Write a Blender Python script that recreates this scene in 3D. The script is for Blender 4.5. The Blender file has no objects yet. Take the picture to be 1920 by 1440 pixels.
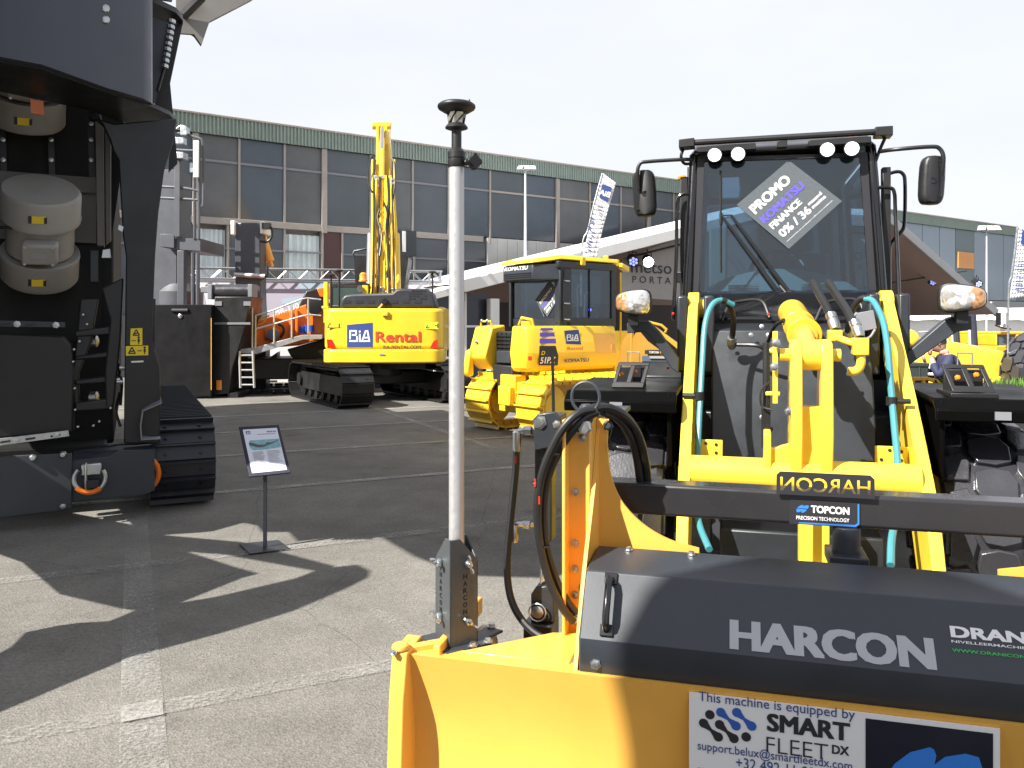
import bpy, bmesh, math, random
from mathutils import Vector, Matrix
random.seed(7)
R_ = math.radians
scene = bpy.context.scene
COL = scene.collection
# ------------------------------------------------------------------ camera, sky, sun, exposure
CAM = Vector((0, 0, 1.65)); FPX = 1500.0; HX, HY = 960.0, 610.0     # photo 1920 px wide: focal in px, principal column, horizon row
cd = bpy.data.cameras.new('camera'); cam = bpy.data.objects.new('camera', cd); COL.objects.link(cam)
cd.sensor_width = 36; cd.lens = 36 * FPX / 1920; cd.shift_y = (HY - 720) / 1920
cam.location = CAM; cam.rotation_euler = (R_(90), 0, 0); cd.clip_start = .05; cd.clip_end = 2000
scene.camera = cam
SUN_EL = 42; SUN_AZ = 54                                             # azimuth: degrees left of the direction behind the camera
sh = Vector((-math.sin(R_(SUN_AZ)), -math.cos(R_(SUN_AZ)), 0))
sdir = (sh * math.cos(R_(SUN_EL)) + Vector((0, 0, math.sin(R_(SUN_EL))))).normalized()
sl = bpy.data.lights.new('sun', 'SUN'); so = bpy.data.objects.new('sun', sl); COL.objects.link(so)
sl.energy = 4.8; sl.angle = R_(.5); sl.color = (1, .955, .88)
so.rotation_euler = sdir.to_track_quat('Z', 'Y').to_euler(); so.location = (-10, -6, 20)
wd = bpy.data.worlds.new('World'); scene.world = wd; wd.use_nodes = True
wn = wd.node_tree; wn.nodes.clear()
sky = wn.nodes.new('ShaderNodeTexSky'); sky.sky_type = 'NISHITA'; sky.sun_disc = False
sky.sun_elevation = R_(SUN_EL); sky.sun_rotation = math.atan2(sdir.x, sdir.y); sky.dust_density = 3.0; sky.air_density = 1.0; sky.ozone_density = 1.5
# thin high haze / cirrus: the sky itself whitens, with soft streaks
tcw = wn.nodes.new('ShaderNodeTexCoord'); mpw = wn.nodes.new('ShaderNodeMapping'); mpw.inputs['Scale'].default_value = (1.2, 1.2, 4)
nzw = wn.nodes.new('ShaderNodeTexNoise'); nzw.inputs['Scale'].default_value = 1.6; nzw.inputs['Detail'].default_value = 5
rpw = wn.nodes.new('ShaderNodeMapRange'); rpw.inputs[1].default_value = .35; rpw.inputs[2].default_value = .75; rpw.inputs[3].default_value = .88; rpw.inputs[4].default_value = 1.0
sxw = wn.nodes.new('ShaderNodeSeparateXYZ')                          # the white haze lies low, thickest over the hall, the sky behind the viewer is bluer
fyw = wn.nodes.new('ShaderNodeMapRange'); fyw.inputs[1].default_value = -.25; fyw.inputs[2].default_value = .55; fyw.inputs[3].default_value = .85
fzw = wn.nodes.new('ShaderNodeMapRange'); fzw.inputs[1].default_value = .42; fzw.inputs[2].default_value = .85; fzw.inputs[3].default_value = 1; fzw.inputs[4].default_value = .8
mlw = wn.nodes.new('ShaderNodeMath'); mlw.operation = 'MULTIPLY'; mkw = wn.nodes.new('ShaderNodeMath'); mkw.operation = 'MULTIPLY'
mxw = wn.nodes.new('ShaderNodeMix'); mxw.data_type = 'RGBA'; mxw.inputs['B'].default_value = (7.8, 8.05, 8.65, 1)
bgw = wn.nodes.new('ShaderNodeBackground'); bgw.inputs['Strength'].default_value = .055
ow = wn.nodes.new('ShaderNodeOutputWorld')
L_ = wn.links.new
L_(tcw.outputs['Generated'], mpw.inputs[0]); L_(mpw.outputs[0], nzw.inputs[0]); L_(nzw.outputs[0], rpw.inputs[0])
L_(tcw.outputs['Generated'], sxw.inputs[0]); L_(sxw.outputs['Y'], fyw.inputs[0]); L_(sxw.outputs['Z'], fzw.inputs[0]); L_(fyw.outputs[0], mlw.inputs[0]); L_(fzw.outputs[0], mlw.inputs[1]); L_(mlw.outputs[0], mkw.inputs[0]); L_(rpw.outputs[0], mkw.inputs[1]); L_(mkw.outputs[0], mxw.inputs['Factor']); L_(sky.outputs[0], mxw.inputs['A']); L_(mxw.outputs['Result'], bgw.inputs[0]); L_(bgw.outputs[0], ow.inputs[0])
scene.view_settings.view_transform = 'Standard'; scene.view_settings.look = 'None'; scene.view_settings.gamma = 1
scene.view_settings.exposure = 1.2
scene.cycles.max_bounces = 6; scene.cycles.transparent_max_bounces = 12
scene.cycles.caustics_reflective = False; scene.cycles.caustics_refractive = False
scene.cycles.sample_clamp_indirect = 4.0

# ------------------------------------------------------------------ helpers
class Frame:
    """A machine's own ground frame: local x to its right, y away from the viewer, z up."""
    def __init__(s, ox, oy, deg):
        s.o = Vector((ox, oy, 0)); s.a = R_(deg)
        s.ex = Vector((math.cos(s.a), math.sin(s.a), 0)); s.ey = Vector((-math.sin(s.a), math.cos(s.a), 0))
    def loc(s, w):
        d = w - s.o; return Vector((d.dot(s.ex), d.dot(s.ey), w.z))
    def P(s, px, py, y=None, x=None, z=None):
        d = Vector(((px - HX) / FPX, 1, (HY - py) / FPX))
        c = s.loc(CAM); dl = Vector((d.dot(s.ex), d.dot(s.ey), d.z))
        if y is not None: t = (y - c.y) / dl.y
        elif x is not None: t = (x - c.x) / dl.x
        else: t = (z - c.z) / dl.z
        return c + dl * t
def at(px, py, Y): return Vector(((px - HX) / FPX * Y, Y, CAM.z + (HY - py) / FPX * Y))
def gnd(px, py, z=0):
    Y = (CAM.z - z) * FPX / (py - HY); return Vector(((px - HX) / FPX * Y, Y, z))
V = Vector
def smooth_path(pts, n=6):
    pts = [V(p) for p in pts]
    if len(pts) < 3: return pts
    out = []
    P = [pts[0] * 2 - pts[1]] + pts + [pts[-1] * 2 - pts[-2]]
    for i in range(1, len(P) - 2):
        a, b, c, d = P[i - 1:i + 3]
        for k in range(n):
            t = k / n
            out.append(.5 * ((2 * b) + (c - a) * t + (2 * a - 5 * b + 4 * c - d) * t * t + (3 * b - a - 3 * c + d) * t ** 3))
    out.append(pts[-1]); return out

class B:
    """collects shapes for ONE mesh (one part)"""
    def __init__(s): s.v = []; s.f = []; s.m = []; s.calls = []
    def _add(s, vs, fs, m=0):
        s.calls.append((len(s.v), len(vs), len(s.f), len(fs)))
        k = len(s.v); s.v += [tuple(v) for v in vs]; s.f += [tuple(i + k for i in f) for f in fs]; s.m += [m] * len(fs)
    def box(s, x0, x1, y0, y1, z0, z1, m=0):
        x0, x1 = min(x0, x1), max(x0, x1); y0, y1 = min(y0, y1), max(y0, y1); z0, z1 = min(z0, z1), max(z0, z1)
        s._add([(x0,y0,z0),(x1,y0,z0),(x1,y1,z0),(x0,y1,z0),(x0,y0,z1),(x1,y0,z1),(x1,y1,z1),(x0,y1,z1)],
               [(0,3,2,1),(4,5,6,7),(0,1,5,4),(1,2,6,5),(2,3,7,6),(3,0,4,7)], m); return s
    def obox(s, c, ax, ay, az, m=0):
        """oriented box: centre and three half-axis vectors"""
        c, ax, ay, az = V(c), V(ax), V(ay), V(az)
        vs = [c + ax*i + ay*j + az*k for k in (-1,1) for j in (-1,1) for i in (-1,1)]
        fs = [(0,2,3,1),(4,5,7,6),(0,1,5,4),(1,3,7,5),(3,2,6,7),(2,0,4,6)]
        if ax.cross(ay).dot(az) < 0: fs = [f[::-1] for f in fs]
        s._add(vs, fs, m); return s
    def prism(s, poly, ext, m=0):
        poly = [V(p) for p in poly]; ext = V(ext); n = len(poly)
        nr = V((0,0,0))
        for i in range(n): nr += poly[i].cross(poly[(i+1) % n])
        if nr.dot(ext) > 0: poly = poly[::-1]
        vs = poly + [p + ext for p in poly]
        fs = [tuple(range(n)), tuple(range(2*n-1, n-1, -1))] + [(i, i+n, (i+1) % n + n, (i+1) % n) for i in range(n)]
        s._add(vs, fs, m); return s
    def poly(s, pts, m=0): s._add([V(p) for p in pts], [tuple(range(len(pts)))], m); return s
    def tube(s, pts, r, n=8, closed=False, m=0):
        pts = [V(p) for p in pts]; N = len(pts)
        rs = r if isinstance(r, (list, tuple)) else [r] * N
        vs = []; up = None
        for i, p in enumerate(pts):
            if closed: t = pts[(i+1) % N] - pts[i-1]
            else: t = pts[min(i+1, N-1)] - pts[max(i-1, 0)]
            t.normalize()
            if up is None:
                up = V((0,0,1)) if abs(t.z) < .9 else V((1,0,0))
            a = t.cross(up)
            if a.length < 1e-6: a = t.orthogonal()
            a.normalize(); b = a.cross(t).normalized(); up = b
            for k in range(n):
                q = 2*math.pi*k/n; vs.append(p + (a*math.cos(q) + b*math.sin(q)) * rs[i])
        fs = []
        for i in range(N if closed else N-1):
            j = (i+1) % N
            for k in range(n): fs.append((i*n+k, i*n+(k+1) % n, j*n+(k+1) % n, j*n+k))
        if not closed: fs += [tuple(range(n-1, -1, -1)), tuple((N-1)*n+k for k in range(n))]
        s._add(vs, fs, m); return s
    def cyl(s, p0, p1, r0, r1=None, n=16, m=0): return s.tube([p0, p1], [r0, r0 if r1 is None else r1], n, m=m)
    def hose(s, pts, r, n=8, m=0, k=6): return s.tube(smooth_path(pts, k), r, n, m=m)
    def lathe(s, prof, o, ax, n=20, m=0):
        """profile of (radius, distance along axis) about axis ax from o"""
        o, ax = V(o), V(ax).normalized(); a = ax.orthogonal().normalized(); b = ax.cross(a)
        vs = []
        for r, h in prof:
            for k in range(n):
                q = 2*math.pi*k/n; vs.append(o + ax*h + (a*math.cos(q) + b*math.sin(q)) * max(r, 1e-5))
        fs = []
        for i in range(len(prof)-1):
            for k in range(n): fs.append((i*n+k, i*n+(k+1) % n, (i+1)*n+(k+1) % n, (i+1)*n+k))
        fs += [tuple(range(n-1, -1, -1)), tuple((len(prof)-1)*n+k for k in range(n))]
        s._add(vs, fs, m); return s
    def bolt(s, p, nrm, r=.012, h=.01, m=0):
        p, nrm = V(p), V(nrm).normalized()
        s.lathe([(r*1.5, 0), (r*1.5, h*.25), (r, h*.3), (r*.95, h*.95), (r*.7, h)], p, nrm, 6, m); return s
    def build(s, name, mats, parent=None, bevel=0, seg=2, ang=35, smooth=True):
        me = bpy.data.meshes.new(name); me.from_pydata(s.v, [], s.f)
        for mt in (mats if isinstance(mats, (list, tuple)) else [mats]): me.materials.append(mt)
        me.polygons.foreach_set('material_index', s.m)
        me.update()
        bm = bmesh.new(); bm.from_mesh(me); bmesh.ops.recalc_face_normals(bm, faces=bm.faces); bm.to_mesh(me); bm.free()
        if smooth:
            me.polygons.foreach_set('use_smooth', [True]*len(me.polygons)); me.set_sharp_from_angle(angle=R_(ang))
        o = bpy.data.objects.new(name, me); COL.objects.link(o)
        if parent: o.parent = parent
        if bevel:
            md = o.modifiers.new('bevel', 'BEVEL'); md.width = bevel; md.segments = seg; md.limit_method = 'ANGLE'; md.angle_limit = R_(40)
            md.use_clamp_overlap = True
        return o
    def each(s, name, mats, parent=None, per=1, **kw):
        """every added piece becomes a part of its own"""
        first = None
        for i in range(0, len(s.calls), per):
            q = B()
            for v0, nv, f0, nf in s.calls[i:i+per]:
                k = len(q.v); q.v += s.v[v0:v0+nv]; q.f += [tuple(j-v0+k for j in f) for f in s.f[f0:f0+nf]]; q.m += s.m[f0:f0+nf]
            o = q.build(name, mats, parent, **kw); first = first or o
        return first
def tag(o, label, cat, group=None):
    o['label'] = label; o['category'] = cat
    if group: o['group'] = group
    return o
def struct(o): o['kind'] = 'structure'; return o
def thing(name, label, cat, fr=None, loc=None, rot=0, group=None):
    e = bpy.data.objects.new(name, None); COL.objects.link(e); e.empty_display_size = .3
    if fr: e.location = fr.o; e.rotation_euler = (0, 0, fr.a)
    elif loc is not None: e.location = loc; e.rotation_euler = (0, 0, rot)
    return tag(e, label, cat, group)
def text(body, size, m, parent, o, ux, uy, bold=0, name='lettering', align='LEFT', ext=.001, sx=1, shear=0, space=1, line=1, cubic=False):
    """flat raised lettering as a mesh: origin o, baseline direction ux, up direction uy (parent's coordinates)"""
    cu = bpy.data.curves.new('t', 'FONT'); cu.body = body; cu.size = size; cu.align_x = align; cu.offset = (bold if bold <= .015 else 0)*size; cu.extrude = ext
    cu.shear = shear; cu.space_character = space; cu.space_line = line; cu.resolution_u = 3
    to = bpy.data.objects.new('t', cu); COL.objects.link(to)
    dg = bpy.context.evaluated_depsgraph_get(); me = bpy.data.meshes.new_from_object(to.evaluated_get(dg))
    bpy.data.objects.remove(to); bpy.data.curves.remove(cu)
    if bold > .015:                                                     # heavier strokes: shifted copies, each a hair deeper than the last
        vs = [tuple(v.co) for v in me.vertices]; fs = [tuple(q.vertices) for q in me.polygons]; V2, F2 = [], []
        for k in range(9):
            dx, dy = ((k % 3)-1)*bold*size, ((k//3)-1)*bold*size*.6
            n0 = len(V2); V2 += [(x+dx, y+dy, z+(ext*.04*k if z > 0 else 0)) for x, y, z in vs]; F2 += [tuple(i+n0 for i in f) for f in fs]
        me = bpy.data.meshes.new('t'); me.from_pydata(V2, [], F2); me.update()
    ux, uy = V(ux).normalized(), V(uy).normalized(); un = ux.cross(uy)
    M = Matrix(((ux.x*sx, uy.x, un.x, o[0]), (ux.y*sx, uy.y, un.y, o[1]), (ux.z*sx, uy.z, un.z, o[2]), (0,0,0,1)))
    me.transform(M)
    if sx < 0: me.flip_normals()
    me.materials.clear(); me.materials.append(m)
    ob = bpy.data.objects.new(name, me); COL.objects.link(ob); ob.parent = parent; me.name = name
    return ob

# ------------------------------------------------------------------ materials
MATS = {}
def mat(name, col, rough=.5, metal=0, var=.08, vs=3.0, bump=0, bs=40, coat=0, rvar=.1, spec=.5, emit=None, alpha=1, dust=0, dcol=(.25,.23,.2)):
    m = bpy.data.materials.new(name); m.use_nodes = True; nt = m.node_tree; p = nt.nodes['Principled BSDF']
    ln = nt.links.new
    p.inputs['Roughness'].default_value = rough; p.inputs['Metallic'].default_value = metal; p.inputs['Specular IOR Level'].default_value = spec
    if coat: p.inputs['Coat Weight'].default_value = coat; p.inputs['Coat Roughness'].default_value = .08
    tc = nt.nodes.new('ShaderNodeTexCoord')
    nz = nt.nodes.new('ShaderNodeTexNoise'); nz.inputs['Scale'].default_value = vs; nz.inputs['Detail'].default_value = 6; nz.inputs['Roughness'].default_value = .65
    ln(tc.outputs['Object'], nz.inputs['Vector'])
    mr = nt.nodes.new('ShaderNodeMapRange'); mr.inputs[1].default_value = .3; mr.inputs[2].default_value = .7; mr.inputs[3].default_value = 1-var; mr.inputs[4].default_value = 1+var
    ln(nz.outputs[0], mr.inputs[0])
    mx = nt.nodes.new('ShaderNodeVectorMath'); mx.operation = 'SCALE'; mx.inputs[0].default_value = col
    ln(mr.outputs[0], mx.inputs['Scale'])
    src = mx.outputs[0]
    if dust:
        n2 = nt.nodes.new('ShaderNodeTexNoise'); n2.inputs['Scale'].default_value = vs*2.7; n2.inputs['Detail'].default_value = 8; n2.inputs['Roughness'].default_value = .75
        ln(tc.outputs['Object'], n2.inputs['Vector'])
        m2 = nt.nodes.new('ShaderNodeMapRange'); m2.inputs[1].default_value = .5; m2.inputs[2].default_value = .8; m2.inputs[3].default_value = 0; m2.inputs[4].default_value = dust
        ln(n2.outputs[0], m2.inputs[0])
        mm = nt.nodes.new('ShaderNodeMix'); mm.data_type = 'RGBA'; mm.inputs['B'].default_value = (*dcol, 1)
        ln(m2.outputs[0], mm.inputs['Factor']); ln(src, mm.inputs['A']); src = mm.outputs['Result']
    ln(src, p.inputs['Base Color'])
    if rvar:
        r2 = nt.nodes.new('ShaderNodeMapRange'); r2.inputs[1].default_value = .3; r2.inputs[2].default_value = .7
        r2.inputs[3].default_value = max(.02, rough-rvar); r2.inputs[4].default_value = min(1, rough+rvar)
        ln(nz.outputs[0], r2.inputs[0]); ln(r2.outputs[0], p.inputs['Roughness'])
    if bump:
        n3 = nt.nodes.new('ShaderNodeTexNoise'); n3.inputs['Scale'].default_value = bs; n3.inputs['Detail'].default_value = 3
        ln(tc.outputs['Object'], n3.inputs['Vector'])
        b = nt.nodes.new('ShaderNodeBump'); b.inputs['Strength'].default_value = bump; b.inputs['Distance'].default_value = .01
        ln(n3.outputs[0], b.inputs['Height']); ln(b.outputs[0], p.inputs['Normal'])
    if emit: p.inputs['Emission Color'].default_value = (*emit[:3], 1); p.inputs['Emission Strength'].default_value = emit[3]
    MATS[name] = m; return m
def glass(name, tint=(.75,.82,.82), refl=1.0, rough=.02):
    m = bpy.data.materials.new(name); m.use_nodes = True; nt = m.node_tree; nt.nodes.clear(); ln = nt.links.new
    o = nt.nodes.new('ShaderNodeOutputMaterial'); t = nt.nodes.new('ShaderNodeBsdfTransparent'); t.inputs[0].default_value = (*tint, 1)
    g = nt.nodes.new('ShaderNodeBsdfGlossy'); g.inputs['Roughness'].default_value = rough
    lw = nt.nodes.new('ShaderNodeLayerWeight'); lw.inputs[0].default_value = .5
    pw = nt.nodes.new('ShaderNodeMath'); pw.operation = 'POWER'; pw.inputs[1].default_value = 5; ln(lw.outputs['Facing'], pw.inputs[0])
    fr = nt.nodes.new('ShaderNodeMath'); fr.operation = 'MULTIPLY_ADD'; fr.inputs[1].default_value = .95; fr.inputs[2].default_value = .05; ln(pw.outputs[0], fr.inputs[0])
    mu = nt.nodes.new('ShaderNodeMath'); mu.operation = 'MULTIPLY'; mu.inputs[1].default_value = refl; mu.use_clamp = True
    mx = nt.nodes.new('ShaderNodeMixShader')
    ln(fr.outputs[0], mu.inputs[0]); ln(mu.outputs[0], mx.inputs[0]); ln(t.outputs[0], mx.inputs[1]); ln(g.outputs[0], mx.inputs[2]); ln(mx.outputs[0], o.inputs[0])
    return m
YEL = mat('yellow_paint', (.86,.62,.055), .34, var=.04, coat=.3, rvar=.08, bump=.03, bs=160, dust=.14, vs=4, dcol=(.42,.33,.12))
AMB = mat('amber_paint', (.80,.43,.075), .42, var=.05, coat=.15, rvar=.1, bump=.05, bs=140, dust=.16, dcol=(.5,.33,.12))
GRY = mat('dark_grey_paint', (.021,.025,.031), .38, var=.1, coat=.1, bump=.03, bs=200, dust=.12, dcol=(.1,.1,.1))
GRY2 = mat('slate_grey_paint', (.032,.038,.048), .42, var=.1, bump=.03, bs=200, dust=.1, dcol=(.12,.12,.12))
BLU = mat('blue_grey_paint', (.085,.10,.135), .4, var=.06, bump=.02, bs=150)
BLK = mat('black_plastic', (.012,.012,.013), .45, var=.15, bump=.05, bs=250)
BLG = mat('black_gloss', (.006,.006,.007), .18, var=.1, coat=.4)
RUB = mat('tyre_rubber', (.034,.034,.04), .26, spec=.8, var=.2, bump=.1, bs=80)
HOS = mat('hose_rubber', (.014,.014,.014), .42, var=.15, bump=.05, bs=300)
TEA = mat('teal_hose', (.05,.23,.27), .4, var=.1, bump=.05, bs=300)
STL = mat('bright_steel', (.62,.62,.62), .28, 1, var=.1, vs=20)
ZNC = mat('zinc', (.5,.52,.53), .38, 1, var=.15, vs=15)
ALU = mat('satin_aluminium', (.52,.52,.53), .42, .55, var=.03, vs=40)
CHR = mat('chrome', (.75,.75,.75), .12, 1, var=.03)
WHT = mat('white_paint', (.78,.78,.77), .45, var=.04)
OFW = mat('off_white_casting', (.30,.29,.27), .5, var=.08, bump=.04, bs=100, dust=.15)  # off-white darkened, holding the shade of the crusher's interior
BEI = mat('beige_panel', (.13,.122,.112), .5, var=.06)  # beige lowered in tone to stand for shade inside the crusher
LGR = mat('light_grey_steel', (.20,.205,.23), .45, var=.06, dust=.1)
ORA = mat('orange_paint', (.82,.19,.012), .4, var=.06, coat=.2, dust=.1)
RED = mat('red_lens', (.55,.03,.015), .2, var=.05, coat=.5)
ORL = mat('orange_lens', (.85,.28,.02), .2, var=.05, coat=.5)
WTX = mat('white_print', (.8,.8,.8), .5, var=.01, rvar=0)
GTX = mat('grey_print', (.30,.31,.33), .45, var=.02, rvar=0)
BTX = mat('black_print', (.02,.02,.025), .5, var=.01, rvar=0)
NTX = mat('navy_print', (.03,.06,.22), .5, var=.01, rvar=0)
BLT = mat('blue_print', (.03,.10,.42), .5, var=.01, rvar=0)
SKT = mat('sky_blue_print', (.03,.2,.68), .45, var=.01, rvar=0)
RTX = mat('red_print', (.62,.06,.03), .5, var=.01, rvar=0)
GNT = mat('green_print', (.03,.42,.1), .5, var=.01, rvar=0)
YST = mat('yellow_sticker', (.8,.6,.03), .5, var=.03, rvar=0)
OST = mat('orange_sticker', (.75,.25,.12), .5, var=.03, rvar=0)
LIM = mat('lime_sticker', (.68,.72,.04), .5, var=.03, rvar=0)
VIO = mat('violet_print', (.12,.09,.62), .5, var=.02, rvar=0)
def faceted(name, col, sc):
    """moulded reflector behind a clear cover: small mirror facets of differing tilt"""
    m = bpy.data.materials.new(name); m.use_nodes = True; nt = m.node_tree; p = nt.nodes['Principled BSDF']; ln = nt.links.new
    tc = nt.nodes.new('ShaderNodeTexCoord'); v = nt.nodes.new('ShaderNodeTexVoronoi'); v.inputs['Scale'].default_value = sc; ln(tc.outputs['Object'], v.inputs['Vector'])
    sp = nt.nodes.new('ShaderNodeSeparateColor'); ln(v.outputs['Color'], sp.inputs[0]); mr = nt.nodes.new('ShaderNodeMapRange'); mr.inputs[3].default_value = .62; mr.inputs[4].default_value = 1.0; ln(sp.outputs[0], mr.inputs[0])
    vm = nt.nodes.new('ShaderNodeVectorMath'); vm.operation = 'SCALE'; vm.inputs[0].default_value = col; ln(mr.outputs[0], vm.inputs['Scale']); ln(vm.outputs[0], p.inputs['Base Color'])
    p.inputs['Metallic'].default_value = .6; p.inputs['Roughness'].default_value = .22; p.inputs['Coat Weight'].default_value = .8; p.inputs['Coat Roughness'].default_value = .02
    g = nt.nodes.new('ShaderNodeNewGeometry'); a = nt.nodes.new('ShaderNodeVectorMath'); a.operation = 'SUBTRACT'; a.inputs[1].default_value = (.5,.5,.5); ln(v.outputs['Color'], a.inputs[0])
    k = nt.nodes.new('ShaderNodeVectorMath'); k.operation = 'SCALE'; k.inputs['Scale'].default_value = .55; ln(a.outputs[0], k.inputs[0])
    ad = nt.nodes.new('ShaderNodeVectorMath'); ad.operation = 'ADD'; ln(g.outputs['Normal'], ad.inputs[0]); ln(k.outputs[0], ad.inputs[1])
    nm = nt.nodes.new('ShaderNodeVectorMath'); nm.operation = 'NORMALIZE'; ln(ad.outputs[0], nm.inputs[0]); ln(nm.outputs[0], p.inputs['Normal'])
    return m
LENS = faceted('headlamp_reflector', (.85,.85,.86), 42); LENA = faceted('indicator_reflector', (.95,.50,.22), 70)
GLS = glass('window_glass', (.57,.68,.76), 1.6)
GLC = glass('clear_glass', (.9,.93,.93), .8)
GLD = mat('dark_hall_glass', (.10,.115,.13), .12, var=.2, vs=.25, rvar=.03, spec=.35)
SEAT = mat('seat_fabric', (.09,.1,.1), .8, var=.1)
TRIM = mat('cab_trim', (.16,.2,.2), .6, var=.06)
CRB = mat('crusher_blue_paint', (.040,.048,.068), .4, var=.06, bump=.02, bs=150); FEN = mat('fender_black', (.003,.003,.003), .35, var=.2, spec=.03); BRK = mat('bracket_grey', (.060,.068,.072), .4, var=.1, bump=.03, bs=200)
CRG = mat('crusher_dark_paint', (.009,.010,.012), .42, var=.12, bump=.03, bs=150, dust=.06, dcol=(.06,.06,.06)); VOID = mat('shade_and_letter_black', (.004,.004,.004), .7, var=.2)  # last near-black puts interior shade into the colour; bracket letters share it
GRN = mat('black_grille', (.02,.021,.023), .5, var=.2)

def track(b, L, r, w, cx, cy, cz, n, pad_t=.03, lip=.04, m=0, mi=1, inner=True):
    """crawler belt along x: stadium of n shoes with grouser lips; wheels inside"""
    per = 2*L + 2*math.pi*r; step = per/n
    def pos(s):
        s %= per
        if s < L: return V((-L/2+s, 0, r)), V((1,0,0)), V((0,0,1))
        s -= L
        if s < math.pi*r:
            a = s/r; return V((L/2+r*math.sin(a), 0, r*math.cos(a))), V((math.cos(a),0,-math.sin(a))), V((math.sin(a),0,math.cos(a)))
        s -= math.pi*r
        if s < L: return V((L/2-s, 0, -r)), V((-1,0,0)), V((0,0,-1))
        s -= L; a = s/r
        return V((-L/2-r*math.sin(a), 0, -r*math.cos(a))), V((-math.cos(a),0,math.sin(a))), V((-math.sin(a),0,-math.cos(a)))
    c = V((cx, cy, cz))
    for i in range(n):
        p, t, q = pos(i*step)
        b.obox(c+p-q*pad_t*.5, t*step*.47, V((0,w/2,0)), q*pad_t*.5, m)
        b.obox(c+p+t*step*.40+q*lip*.5, t*step*.05, V((0,w/2,0)), q*lip*.5, m)
        b.obox(c+p-q*(pad_t+.03), t*step*.40, V((0,w*.12,0)), q*.03, mi)
        for sy in (-.27, .27): b.bolt(c+p+V((0,w*sy,0))-t*step*.1, q, .014, .014, mi)
def tyre(b, o, ax, R, W, n=17, m=0):
    """tyre about axis ax through o with block tread"""
    o, ax = V(o), V(ax).normalized()
    rim = R*.54; h = W/2
    b.lathe([(rim,-h*.7),(R*.72,-h*.98),(R*.88,-h*.96),(R*.93,-h*.8),(R*.945,-h*.4),(R*.95,0),(R*.945,h*.4),(R*.93,h*.8),(R*.88,h*.96),(R*.72,h*.98),(rim,h*.7)], o, ax, 48, m)
    a = ax.orthogonal().normalized(); c = ax.cross(a); pt = 2*math.pi*R/n
    def blk(k, pts):
        lo, hi = [], []
        for u, tt in pts:
            q = (k*pt+tt*pt)/R; d = a*math.cos(q)+c*math.sin(q); rr = 1-.05*abs(u)**3
            lo.append(o+ax*(u*h)+d*(R*.925*rr)); hi.append(o+ax*(u*h*.985)+d*(R*1.0*rr))
        m_ = len(pts); b._add(lo+hi, [tuple(range(m_-1,-1,-1)), tuple(range(m_,2*m_))]+[(i,(i+1)%m_,(i+1)%m_+m_,i+m_) for i in range(m_)], m)
    for k in range(n):
        blk(k, [(-.40,-.34),(-.05,-.46),(.30,-.40),(.44,-.12),(.40,.34),(.05,.46),(-.30,.40),(-.44,.12)])
        blk(k+.5, [(.54,-.40),(.97,-.36),(.97,.30),(.60,.42),(.46,.10)])
        blk(k+.5, [(-.54,.40),(-.97,.36),(-.97,-.30),(-.60,-.42),(-.46,-.10)])
        for s_ in (-1,1):
            q = (k+.5)*pt/R; d = a*math.cos(q)+c*math.sin(q); t = ax.cross(d)
            b.obox(o+ax*(s_*h*.985)+d*R*.87, ax*.012, t*pt*.28, d*R*.05, m)
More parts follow.
